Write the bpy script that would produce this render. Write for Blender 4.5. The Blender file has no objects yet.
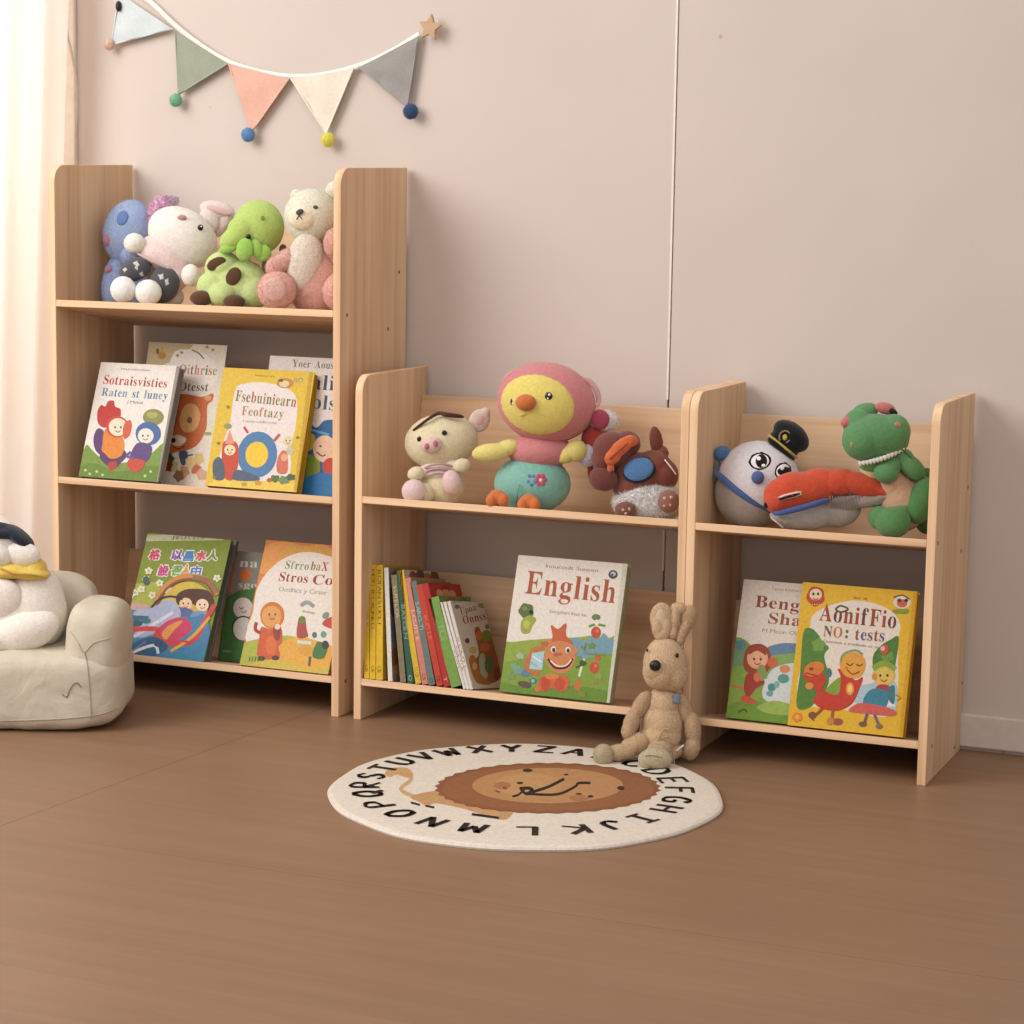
import bpy, bmesh, math, random
from mathutils import Vector, Matrix, noise
from mathutils.geometry import tessellate_polygon
random.seed(7)
sc = bpy.context.scene
COL = sc.collection

# ------------------------------------------------------------------ camera
FPX = 2228.142
CAM = Vector((2.594, -3.7435, 0.9963))
YAW, PITCH, ROLL = -0.4003, 0.1395, 0.0159
FW = Vector((math.sin(YAW)*math.cos(PITCH), math.cos(YAW)*math.cos(PITCH), -math.sin(PITCH)))
_r = Vector((math.cos(YAW), -math.sin(YAW), 0)); _u = _r.cross(FW)
RT = _r*math.cos(ROLL) + _u*math.sin(ROLL)
UP = _u*math.cos(ROLL) - _r*math.sin(ROLL)
FH = Vector((FW.x, FW.y, 0)).normalized()      # horizontal viewing direction
RH = Vector((_r.x, _r.y, 0)).normalized()
ZH = Vector((0, 0, 1))

def ray(px, py):
    return FW + RT*((px-512)/FPX) - UP*((py-512)/FPX)
def hit(px, py, p0, n):
    d = ray(px, py)
    return CAM + d*((p0-CAM).dot(n)/d.dot(n))
def atX(px, py, X): return hit(px, py, Vector((X, 0, 0)), Vector((1, 0, 0)))
def atY(px, py, Y): return hit(px, py, Vector((0, Y, 0)), Vector((0, 1, 0)))
def atZ(px, py, Z): return hit(px, py, Vector((0, 0, Z)), Vector((0, 0, 1)))

cd = bpy.data.cameras.new('camera'); cam = bpy.data.objects.new('camera', cd); COL.objects.link(cam)
cd.sensor_width = 36; cd.lens = FPX/1024*36; cd.clip_start = .05
m4 = Matrix((RT, UP, -FW)).transposed().to_4x4(); m4.translation = CAM
cam.matrix_world = m4
sc.camera = cam

# ------------------------------------------------------------------ colours and materials
def lin(c):
    return tuple((x/255/12.92 if x/255 <= .04045 else ((x/255+.055)/1.055)**2.4) for x in c[:3])
def newmat(name):
    m = bpy.data.materials.new(name); m.use_nodes = True
    nt = m.node_tree; b = nt.nodes['Principled BSDF']
    return m, nt, b
def node(nt, t, **kw):
    n = nt.nodes.new(t)
    for k, v in kw.items():
        if hasattr(n, k): setattr(n, k, v)
        else: n.inputs[k].default_value = v
    return n
def mapping(nt, scale, coord='Object'):
    tc = nt.nodes.new('ShaderNodeTexCoord'); mp = nt.nodes.new('ShaderNodeMapping')
    mp.inputs['Scale'].default_value = scale
    nt.links.new(tc.outputs[coord], mp.inputs[0]); return mp
def ramp(nt, fac, stops):
    r = nt.nodes.new('ShaderNodeValToRGB'); nt.links.new(fac, r.inputs[0])
    e = r.color_ramp.elements
    while len(e) < len(stops): e.new(.5)
    for i, (p, c) in enumerate(stops):
        e[i].position = p; e[i].color = (*lin(c), 1)
    return r
def bump(nt, b, h, strength, dist=.002):
    bp = node(nt, 'ShaderNodeBump', Strength=strength, Distance=dist)
    nt.links.new(h, bp.inputs['Height']); nt.links.new(bp.outputs[0], b.inputs['Normal'])

_mc = {}
def plain(c, rough=.6, spec=.3, name='paint'):
    k = ('p', tuple(c), rough, spec)
    if k not in _mc:
        m, nt, b = newmat(name)
        n = node(nt, 'ShaderNodeTexNoise', Scale=60.0, Detail=3.0)
        nt.links.new(mapping(nt, (1, 1, 1)).outputs[0], n.inputs['Vector'])
        r = ramp(nt, n.outputs[0], [(.3, [x*.98 for x in c]), (.7, [min(255, x*1.015) for x in c])])
        nt.links.new(r.outputs[0], b.inputs['Base Color'])
        b.inputs['Roughness'].default_value = rough; b.inputs['Specular IOR Level'].default_value = spec
        _mc[k] = m
    return _mc[k]
def plush(c, var=.10, scale=170., bs=.5):
    var *= .6; g_ = .2126*c[0]+.7152*c[1]+.0722*c[2]; c = tuple(min(250, (x+(g_-x)*.2)*1.04) for x in c)
    k = ('f', tuple(c), var, scale, bs)
    if k not in _mc:
        m, nt, b = newmat('plush_fabric')
        mp = mapping(nt, (1, 1, 1))
        n = node(nt, 'ShaderNodeTexNoise', Scale=scale, Detail=5.0, Roughness=.7)
        n2 = node(nt, 'ShaderNodeTexNoise', Scale=700., Detail=2.0)
        nt.links.new(mp.outputs[0], n.inputs['Vector']); nt.links.new(mp.outputs[0], n2.inputs['Vector'])
        r = ramp(nt, n.outputs[0], [(.25, [x*(1-var*1.3) for x in c]), (.72, [min(255, x*(1+var*.6)) for x in c])])
        nt.links.new(r.outputs[0], b.inputs['Base Color'])
        ad = node(nt, 'ShaderNodeMath', operation='ADD'); nt.links.new(n.outputs[0], ad.inputs[0]); nt.links.new(n2.outputs[0], ad.inputs[1])
        bump(nt, b, ad.outputs[0], bs, .003)
        b.inputs['Roughness'].default_value = .95; b.inputs['Specular IOR Level'].default_value = .1
        b.inputs['Sheen Weight'].default_value = .25; b.inputs['Sheen Roughness'].default_value = .5
        _mc[k] = m
    return _mc[k]
def wood(axis, tone=1.0, name='pine_wood'):
    k = ('w', axis, tone)
    if k not in _mc:
        m, nt, b = newmat(name)
        s = [22., 22., 22.]; s[axis] = .9
        s2 = [95., 95., 95.]; s2[axis] = 2.2
        mp = mapping(nt, s); mp2 = mapping(nt, s2)
        oi = nt.nodes.new('ShaderNodeObjectInfo')
        for q in (mp, mp2):
            mul = node(nt, 'ShaderNodeMath', operation='MULTIPLY'); mul.inputs[1].default_value = 37.
            nt.links.new(oi.outputs['Random'], mul.inputs[0]); nt.links.new(mul.outputs[0], q.inputs['Location'])
        n = node(nt, 'ShaderNodeTexNoise', Scale=1.0, Detail=4.0, Roughness=.55, Distortion=.6)
        n2 = node(nt, 'ShaderNodeTexNoise', Scale=1.0, Detail=2.0)
        nt.links.new(mp.outputs[0], n.inputs['Vector']); nt.links.new(mp2.outputs[0], n2.inputs['Vector'])
        mx = node(nt, 'ShaderNodeMath', operation='MULTIPLY_ADD'); mx.inputs[1].default_value = .35
        nt.links.new(n2.outputs[0], mx.inputs[0]); nt.links.new(n.outputs[0], mx.inputs[2])
        t = tone
        r = ramp(nt, mx.outputs[0], [(.42, (186*t, 150*t, 116*t)), (.62, (210*t, 175*t, 140*t)), (.86, (226*t, 194*t, 160*t))])
        nt.links.new(r.outputs[0], b.inputs['Base Color'])
        b.inputs['Roughness'].default_value = .55; b.inputs['Specular IOR Level'].default_value = .25
        bump(nt, b, n2.outputs[0], .08, .001)
        _mc[k] = m
    return _mc[k]
def printed():
    if 'print' not in _mc:
        m, nt, b = newmat('printed_colour')
        a = node(nt, 'ShaderNodeAttribute', attribute_name='Col')
        n = node(nt, 'ShaderNodeTexNoise', Scale=170., Detail=5.0, Roughness=.75)
        nt.links.new(mapping(nt, (1, 1, 1)).outputs[0], n.inputs['Vector'])
        r = ramp(nt, n.outputs[0], [(.25, (222, 222, 222)), (.6, (249, 249, 249))])
        mx = node(nt, 'ShaderNodeMix', data_type='RGBA', blend_type='MULTIPLY'); mx.inputs[0].default_value = 1
        nt.links.new(a.outputs['Color'], mx.inputs[6]); nt.links.new(r.outputs[0], mx.inputs[7])
        n4 = node(nt, 'ShaderNodeTexNoise', Scale=110., Detail=3.)
        nt.links.new(mapping(nt, (1, 1, 1)).outputs[0], n4.inputs['Vector'])
        m4_ = node(nt, 'ShaderNodeMix', data_type='RGBA', blend_type='SOFT_LIGHT'); m4_.inputs[0].default_value = .3
        nt.links.new(mx.outputs[2], m4_.inputs[6]); nt.links.new(n4.outputs['Color'], m4_.inputs[7])
        hs = node(nt, 'ShaderNodeHueSaturation'); hs.inputs['Saturation'].default_value = .97
        nt.links.new(m4_.outputs[2], hs.inputs['Color']); nt.links.new(hs.outputs[0], b.inputs['Base Color'])
        b.inputs['Roughness'].default_value = .5; b.inputs['Specular IOR Level'].default_value = .25
        _mc['print'] = m
    return _mc['print']

# ------------------------------------------------------------------ objects
def prop(o, label=None, cat=None, group=None, kind=None):
    for k, v in (('label', label), ('category', cat), ('group', group), ('kind', kind)):
        if v: o[k] = v
    return o
def empty(name, loc, label, cat, group=None):
    o = bpy.data.objects.new(name, None); COL.objects.link(o); o.location = loc
    o.empty_display_size = .03
    return prop(o, label, cat, group)
def mesh_obj(name, verts, faces, mat, parent=None, smooth=False, label=None):
    me = bpy.data.meshes.new(name); me.from_pydata([tuple(v) for v in verts], [], faces); me.update()
    o = bpy.data.objects.new(name, me); COL.objects.link(o)
    if mat: me.materials.append(mat)
    if parent: o.parent = parent
    if smooth:
        me.polygons.foreach_set('use_smooth', [True]*len(me.polygons))
    if label: o['label'] = label
    return o
def bm_obj(name, bm, mat, parent=None, smooth=False, label=None):
    bmesh.ops.recalc_face_normals(bm, faces=bm.faces)
    me = bpy.data.meshes.new(name); bm.to_mesh(me); bm.free()
    o = bpy.data.objects.new(name, me); COL.objects.link(o)
    for x in (mat if isinstance(mat, list) else [mat]): me.materials.append(x)
    if parent: o.parent = parent
    if smooth: me.polygons.foreach_set('use_smooth', [True]*len(me.polygons))
    if label: o['label'] = label
    return o
def box(bm, a, b):
    v = [bm.verts.new((x, y, z)) for x in (a[0], b[0]) for y in (a[1], b[1]) for z in (a[2], b[2])]
    for f in ((0, 1, 3, 2), (4, 6, 7, 5), (0, 4, 5, 1), (2, 3, 7, 6), (0, 2, 6, 4), (1, 5, 7, 3)):
        bm.faces.new([v[i] for i in f])
def prism(bm, prof, x0, x1, mi=None):
    """profile in the YZ plane, extruded along X; mi(k) gives a material index for the k-th rim face"""
    A = [bm.verts.new((x0, y, z)) for y, z in prof]; B = [bm.verts.new((x1, y, z)) for y, z in prof]
    bm.faces.new(A[::-1]); bm.faces.new(B)
    n = len(prof)
    for i in range(n):
        f = bm.faces.new((A[i], A[(i+1) % n], B[(i+1) % n], B[i]))
        if mi: f.material_index = mi(i)
def bevel(o, w=.0012, seg=2):
    md = o.modifiers.new('bevel', 'BEVEL'); md.width = w; md.segments = seg; md.limit_method = 'ANGLE'; md.angle_limit = .6
    return o
def tube_geo(pts, rad, n=10, caps=True):
    pts = [Vector(p) for p in pts]; rad = list(rad) if hasattr(rad, '__len__') else [rad]*len(pts)
    V, Fc, rings = [], [], []
    if caps:                                    # rounded ends
        def cap(p, q, r):
            d = (p-q).normalized()
            return [(p+d*r*math.sin(t), r*math.cos(t)) for t in (.5, 1., 1.4)]
        s = cap(pts[0], pts[1], rad[0]); e = cap(pts[-1], pts[-2], rad[-1])
        pts = [a for a, _ in s[::-1]] + pts + [a for a, _ in e]; rad = [b for _, b in s[::-1]] + rad + [b for _, b in e]
    ref = Vector((.3, .2, 1))
    for i, p in enumerate(pts):
        t = (pts[min(i+1, len(pts)-1)] - pts[max(i-1, 0)]).normalized()
        a = t.cross(ref)
        if a.length < .1: a = t.cross(Vector((1, 0, 0)))
        a.normalize(); b = t.cross(a)
        rings.append(len(V))
        for k in range(n):
            th = 2*math.pi*k/n; V.append(p + (a*math.cos(th)+b*math.sin(th))*rad[i])
    for i in range(len(pts)-1):
        for k in range(n):
            Fc.append((rings[i]+k, rings[i]+(k+1) % n, rings[i+1]+(k+1) % n, rings[i+1]+k))
    Fc.append(tuple(range(rings[0], rings[0]+n))[::-1]); Fc.append(tuple(range(rings[-1], rings[-1]+n)))
    return V, Fc
def smooth_path(pts, k=6, closed=False):
    P = [Vector(p) for p in pts]; n = len(P); out = []
    rng = range(n if closed else n-1)
    for i in rng:
        if closed: a, b, c, d = P[i-1], P[i], P[(i+1) % n], P[(i+2) % n]
        else: a, b, c, d = P[max(i-1, 0)], P[i], P[i+1], P[min(i+2, n-1)]
        for j in range(k):
            t = j/k
            out.append(.5*((2*b) + (c-a)*t + (2*a-5*b+4*c-d)*t*t + (3*b-a-3*c+d)*t**3))
    if not closed: out.append(P[-1])
    return out
_ico = {}
def ico(sub):
    if sub not in _ico:
        bm = bmesh.new(); bmesh.ops.create_icosphere(bm, subdivisions=sub, radius=1)
        _ico[sub] = ([v.co.copy() for v in bm.verts], [tuple(v.index for v in f.verts) for f in bm.faces]); bm.free()
    return _ico[sub]

# ------------------------------------------------------------------ soft toys
def fur(o, n, length, seed=1):
    """grows short pile (thin triangles) out of a mesh, inside the same mesh"""
    me = o.data; rnd = random.Random(seed+len(me.vertices))
    me.calc_loop_triangles()
    V = [v.co.copy() for v in me.vertices]; Fc = [tuple(p.vertices) for p in me.polygons]
    tris = [tuple(t.vertices) for t in me.loop_triangles]
    ar = [(V[b]-V[a]).cross(V[c]-V[a]).length for a, b, c in tris]
    for t in rnd.choices(tris, weights=ar, k=n):
        a, b, c = (V[i] for i in t); u, v = rnd.random(), rnd.random()
        if u+v > 1: u, v = 1-u, 1-v
        p = a+(b-a)*u+(c-a)*v; nr = (b-a).cross(c-a)
        if nr.length < 1e-14: continue
        nr.normalize()
        rv = Vector((rnd.uniform(-1, 1), rnd.uniform(-1, 1), rnd.uniform(-1.3, .7)))
        d = (nr+rv*.75).normalized()*length*rnd.uniform(.5, 1.1)
        w = nr.cross(rv); w = w.normalized()*max(.00035, length*.11)
        k = len(V); V += [p-nr*.0006+w, p-nr*.0006-w, p+d]; Fc.append((k, k+1, k+2))
    m2 = bpy.data.meshes.new(me.name); m2.from_pydata([tuple(v) for v in V], [], Fc); m2.update()
    for x in me.materials: m2.materials.append(x)
    m2.polygons.foreach_set('use_smooth', [True]*len(m2.polygons))
    o.data = m2
    return o
def bake(o):
    dg = bpy.context.evaluated_depsgraph_get(); dg.update()
    me = bpy.data.meshes.new_from_object(o.evaluated_get(dg)); o.modifiers.clear(); o.data = me
    return o
class Ell: pass
class Toy:
    """positions are read off a crop of the photograph (offset + scale) and turned into points on upright planes in the room"""
    def __init__(s, name, label, cat, crop, anchor, Y=None, group=None, world=None):
        s.ox, s.oy, s.sc = crop
        s.p = world if world is not None else atY(s.ox+anchor[0]/s.sc, s.oy+anchor[1]/s.sc, Y)
        s.m = (s.p-CAM).dot(FW)/FPX/s.sc
        s.root = empty(name, s.p, label, cat, group)
    def P(s, x, y, d=0):
        return hit(s.ox+x/s.sc, s.oy+y/s.sc, s.p - FH*d*s.m, FH)
    def ell(s, cx, cy, rx, ry, rd=None, d=0, rot=0):
        e = Ell(); e.cx, e.cy, e.rx, e.ry, e.rd, e.d = cx, cy, rx, ry, (rd if rd else min(rx, ry)*.92), d
        t = math.radians(rot); e.c, e.s = math.cos(t), math.sin(t)
        e.C = s.P(cx, cy, d)
        def surf(x, y):
            dx, dy = x-cx, -(y-cy)
            a = dx*e.c+dy*e.s; b = -dx*e.s+dy*e.c
            q = 1-(a/rx)**2-(b/ry)**2
            return e.rd*math.sqrt(max(q, 0))
        e.surf = surf
        e.loc = lambda dx, dy, dd: e.C + s.m*(RH*dx - ZH*dy - FH*dd)
        return e
    def verts(s, e, sub, fz=0, fq=900., taper=0, sq=None):
        V = []
        for a, b, c in ico(sub)[0]:
            if sq:
                g = (abs(a)**sq+abs(b)**sq+abs(c)**sq)**(-1/sq); a, b, c = a*g, b*g, c*g
            k = 1+taper*b
            X, Yy = a*e.rx*k, b*e.ry
            off = s.m*(RH*(X*e.c-Yy*e.s) + ZH*(X*e.s+Yy*e.c) - FH*(c*e.rd*k))
            v = e.C+off
            if fz:
                v += off.normalized()*(s.m*fz*(noise.noise(v*fq)+.6*noise.noise(v*fq*2.3)))
            V.append(v-s.p)
        return V
    def blob(s, name, cx, cy, rx, ry, col, rd=None, d=0, rot=0, fz=1.2, fq=260., sub=4, parent=None, taper=0, sq=None, mat=None, label=None, bs=.5, var=.10, fur_=None):
        e = s.ell(cx, cy, rx, ry, rd, d, rot)
        e.o = mesh_obj(name, s.verts(e, sub, fz, fq, taper, sq), ico(sub)[1], mat or plush(col, var=var, bs=bs), parent or s.root, True, label)
        if fur_: fur(e.o, *fur_); e.o.data.materials[0] = plush([min(250, x*1.05) for x in col], .26, 330., bs)
        return e
    def multi(s, name, parts, col, vox=4., sm=6, fz=1.2, parent=None, mat=None, label=None, sub=3, sq=None, fur_=None):
        V, Fc = [], []
        for q in parts:
            e = s.ell(*q); k = len(V)
            V += s.verts(e, sub, sq=sq); Fc += [tuple(i+k for i in f) for f in ico(sub)[1]]
        o = mesh_obj(name, V, Fc, mat or plush(col), parent or s.root, True, label)
        r = o.modifiers.new('remesh', 'REMESH'); r.mode = 'VOXEL'; r.voxel_size = s.m*vox; r.use_smooth_shade = True
        w = o.modifiers.new('smooth', 'SMOOTH'); w.iterations = sm; w.factor = .5
        if fz:
            tx = bpy.data.textures.new('fuzz', 'CLOUDS'); tx.noise_scale = .0035; tx.noise_depth = 2
            q = o.modifiers.new('fuzz', 'DISPLACE'); q.texture = tx; q.strength = s.m*fz*2; q.mid_level = .5
        if fur_: fur(bake(o), *fur_); o.data.materials[0] = plush([min(250, x*1.05) for x in col], .28, 330.)
        return o
    def decal(s, name, e, pts, col, lift=.8, parent=None, mat=None, label=None, rings=6, fz=0, bs=.5):
        """a patch sewn onto the blob e that follows its surface; pts is an outline in crop coordinates"""
        n = len(pts); cx = sum(p[0] for p in pts)/n; cy = sum(p[1] for p in pts)/n
        V = [e.loc(cx-e.cx, cy-e.cy, e.surf(cx, cy)+lift)-s.p]; Fc = []
        for k in range(1, rings+1):
            t = k/rings
            for p in pts:
                x, y = cx+(p[0]-cx)*t, cy+(p[1]-cy)*t
                l = lift*math.sqrt(max(0., 1-t**4))-(.6+lift*.6 if k == rings else 0)
                v = e.loc(x-e.cx, y-e.cy, e.surf(x, y)+l)
                if fz: v += (v-e.C).normalized()*(s.m*fz*noise.noise(v*260))
                V.append(v-s.p)
        for i in range(n):
            Fc.append((0, 1+i, 1+(i+1) % n))
            for k in range(rings-1):
                a = 1+k*n
                Fc.append((a+i, a+n+i, a+n+(i+1) % n, a+(i+1) % n))
        return mesh_obj(name, V, Fc, mat or plush(col, bs=bs), parent or s.root, True, label)
    def spot(s, name, e, cx, cy, rx, ry, col, rot=0, **kw):
        t = math.radians(rot); pts = []
        for i in range(28):
            a = 2*math.pi*i/28; x, y = rx*math.cos(a), ry*math.sin(a)
            pts.append((cx+x*math.cos(t)+y*math.sin(t), cy-x*math.sin(t)+y*math.cos(t)))
        return s.decal(name, e, pts, col, **kw)
    def eye(s, e, x, y, rx, ry=None, rot=0, name='eye', col=(18, 16, 16), parent=None, glint=False, rd=None, label=None):
        d = e.d+e.surf(x, y)
        q = s.blob(name, x, y, rx, ry or rx, col, rd=rd or rx*.6, d=d, rot=rot, fz=0, sub=3, mat=plain(col, .25, .5), parent=parent or e.o, label=label)
        if glint: s.blob('highlight', x+rx*.25, y-rx*.35, rx*.28, rx*.28, (250, 250, 250), rd=rx*.2, d=d+rx*.5, fz=0, sub=2, mat=plain((250, 250, 250), .4), parent=parent or e.o)
        return q
    def tube(s, name, pts, col, parent=None, n=12, mat=None, k=5, fz=0, label=None):
        W = [s.P(p[0], p[1], p[2]) for p in pts]; R = [p[3]*s.m for p in pts]
        Q = smooth_path(W, k); RR = []
        for i in range(len(Q)):
            t = i/(len(Q)-1)*(len(R)-1); a = int(t); b = min(a+1, len(R)-1); RR.append(R[a]+(R[b]-R[a])*(t-a))
        V, Fc = tube_geo([q-s.p for q in Q], RR, n)
        if fz:
            V = [v+Vector((noise.noise((v+s.p)*260), noise.noise((v+s.p)*261+Vector((5, 0, 0))), noise.noise((v+s.p)*259)))*s.m*fz for v in V]
        return mesh_obj(name, V, Fc, mat or plush(col), parent or s.root, True, label)

# ------------------------------------------------------------------ flat printed artwork
def _dec(t):
    g = {}
    for it in t.split(';'):
        if it: g[it[0]] = [[tuple(map(int, p.split(','))) for p in l.split(' ')] for l in it[1:].split('|') if l]
    return g
class Art:
    """coloured outlines, read in crop coordinates, laid as thin layers on a plane and clipped to its rectangle"""
    def __init__(s, crop, o, e1, e2, n, w=None, h=None, step=1.6e-5):
        s.crop, s.o, s.e1, s.e2, s.n, s.w, s.h, s.k, s.step = crop, o, e1, e2, n, w, h, 0, step
        s.tri = []
        s.up = None
    def uv(s, p):
        q = hit(s.crop[0]+p[0]/s.crop[2], s.crop[1]+p[1]/s.crop[2], s.o, s.n)-s.o
        return (q.dot(s.e1), q.dot(s.e2))
    def raw(s, cons, col, same=False):
        if not same: s.k += 1
        vs = [[Vector((a, b, 0)) for a, b in c] for c in cons if len(c) > 2]
        if not vs: return
        flat = [v for c in vs for v in c]
        for t in tessellate_polygon(vs):
            p = [(flat[i].x, flat[i].y) for i in t]
            if s.w: p = s.clip(p)
            if len(p) > 2: s.tri.append((p, s.k, col))
    def clip(s, p):
        for ax, lim, sg in ((0, 0., 1), (0, s.w, -1), (1, 0., 1), (1, s.h, -1)):
            q = []
            for i in range(len(p)):
                a, b = p[i-1], p[i]
                da, db = sg*(a[ax]-lim), sg*(b[ax]-lim)
                if (da >= 0) != (db >= 0):
                    t = da/(da-db); q.append((a[0]+(b[0]-a[0])*t, a[1]+(b[1]-a[1])*t))
                if db >= 0: q.append(b)
            p = q
            if not p: break
        return p
    def poly(s, pts, col): s.raw([[s.uv(p) for p in pts]], col)
    def blob(s, pts, col, k=4):
        s.poly([(v.x, v.y) for v in smooth_path([(p[0], p[1], 0) for p in pts], k, True)], col)
    def ell(s, x, y, rx, ry, col, rot=0, n=22, wob=0):
        if wob: n = max(n, 24)
        t = math.radians(rot); pts = []
        for i in range(n):
            a = 2*math.pi*i/n; r = 1+wob*math.sin(a*5+x)
            u, v = rx*r*math.cos(a), ry*r*math.sin(a)
            pts.append((x+u*math.cos(t)+v*math.sin(t), y-u*math.sin(t)+v*math.cos(t)))
        s.poly(pts, col)
    def line(s, pts, w, col, smooth=True):
        s.k += 1
        P = smooth_path([(p[0], p[1], 0) for p in pts], 4) if smooth and len(pts) > 2 else [Vector((p[0], p[1], 0)) for p in pts]
        L, R = [], []
        for i, p in enumerate(P):
            t = (P[min(i+1, len(P)-1)]-P[max(i-1, 0)])
            if t.length < 1e-9: continue
            t.normalize(); nn = Vector((-t.y, t.x, 0))*w/2
            L.append(p+nn); R.append(p-nn)
        for i in range(len(L)-1):
            s.raw([[s.uv(q) for q in (L[i], L[i+1], R[i+1], R[i])]], col, True)
    def text(s, font, txt, p0, p1, h, col, up=(0, -1), edge=None, gap=6):
        adv = 0; items = []
        for ch in txt:
            if ch == ' ': adv += 30; continue
            g = FONTS[font].get(ch)
            if not g: adv += 20; continue
            xs = [x for c in g for x, y in c]
            x0 = min(xs); items.append((g, adv-x0)); adv += max(xs)-x0+gap
        L = max(adv-gap, 1); cap = CAP[font]
        ul = math.hypot(*up); ux, uy = up[0]/ul, up[1]/ul
        def mp(x, y):
            t = x/L
            return (p0[0]+(p1[0]-p0[0])*t+ux*y/cap*h, p0[1]+(p1[1]-p0[1])*t+uy*y/cap*h)
        if edge:
            for g, ox in items:
                for c in g:
                    s.line([mp(x+ox, y) for x, y in c]+[mp(c[0][0]+ox, c[0][1])], edge[1], edge[0], False)
        s.k += 1
        for i, (g, ox) in enumerate(items):
            cc = col[i % len(col)] if isinstance(col, list) else col
            for grp in contours(g): s.raw([[s.uv(mp(x+ox, y)) for x, y in c] for c in grp], cc, True)
    def add(s, bm, lay, inv):
        for p, k, c in s.tri:
            vs = [bm.verts.new(inv @ (s.o+s.e1*a+s.e2*b+s.n*(k*s.step))) for a, b in p]
            try: f = bm.faces.new(vs)
            except ValueError: continue
            cl = (*lin(c), 1)
            f.normal_update()
            for l in f.loops: l[lay] = cl
CAP = {'G': 46., 'S': 68., 'K': 31.}
def inside(p, c):
    r = False
    for i in range(len(c)):
        (x1, y1), (x2, y2) = c[i-1], c[i]
        if (y1 > p[1]) != (y2 > p[1]) and p[0] < (x2-x1)*(p[1]-y1)/(y2-y1)+x1: r = not r
    return r
_cg = {}
def contours(g):
    """sorts a glyph's outlines into separate shapes, each an outer line followed by its holes"""
    if id(g) not in _cg:
        dep = [sum(inside(c[0], o) for o in g if o is not c) for c in g]
        res = [[c] for c, d in zip(g, dep) if d % 2 == 0]
        for c, d in zip(g, dep):
            if d % 2:
                for r in res:
                    if inside(c[0], r[0]): r.append(c); break
        _cg[id(g)] = res
    return _cg[id(g)]
def colour_faces(bm, lay, faces, c):
    cl = (*lin(c), 1)
    for f in faces:
        for l in f.loops: l[lay] = cl
def cbox(bm, lay, a, b, c):
    k = len(bm.faces); box(bm, a, b); bm.faces.ensure_lookup_table()
    colour_faces(bm, lay, bm.faces[k:], c)
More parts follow.
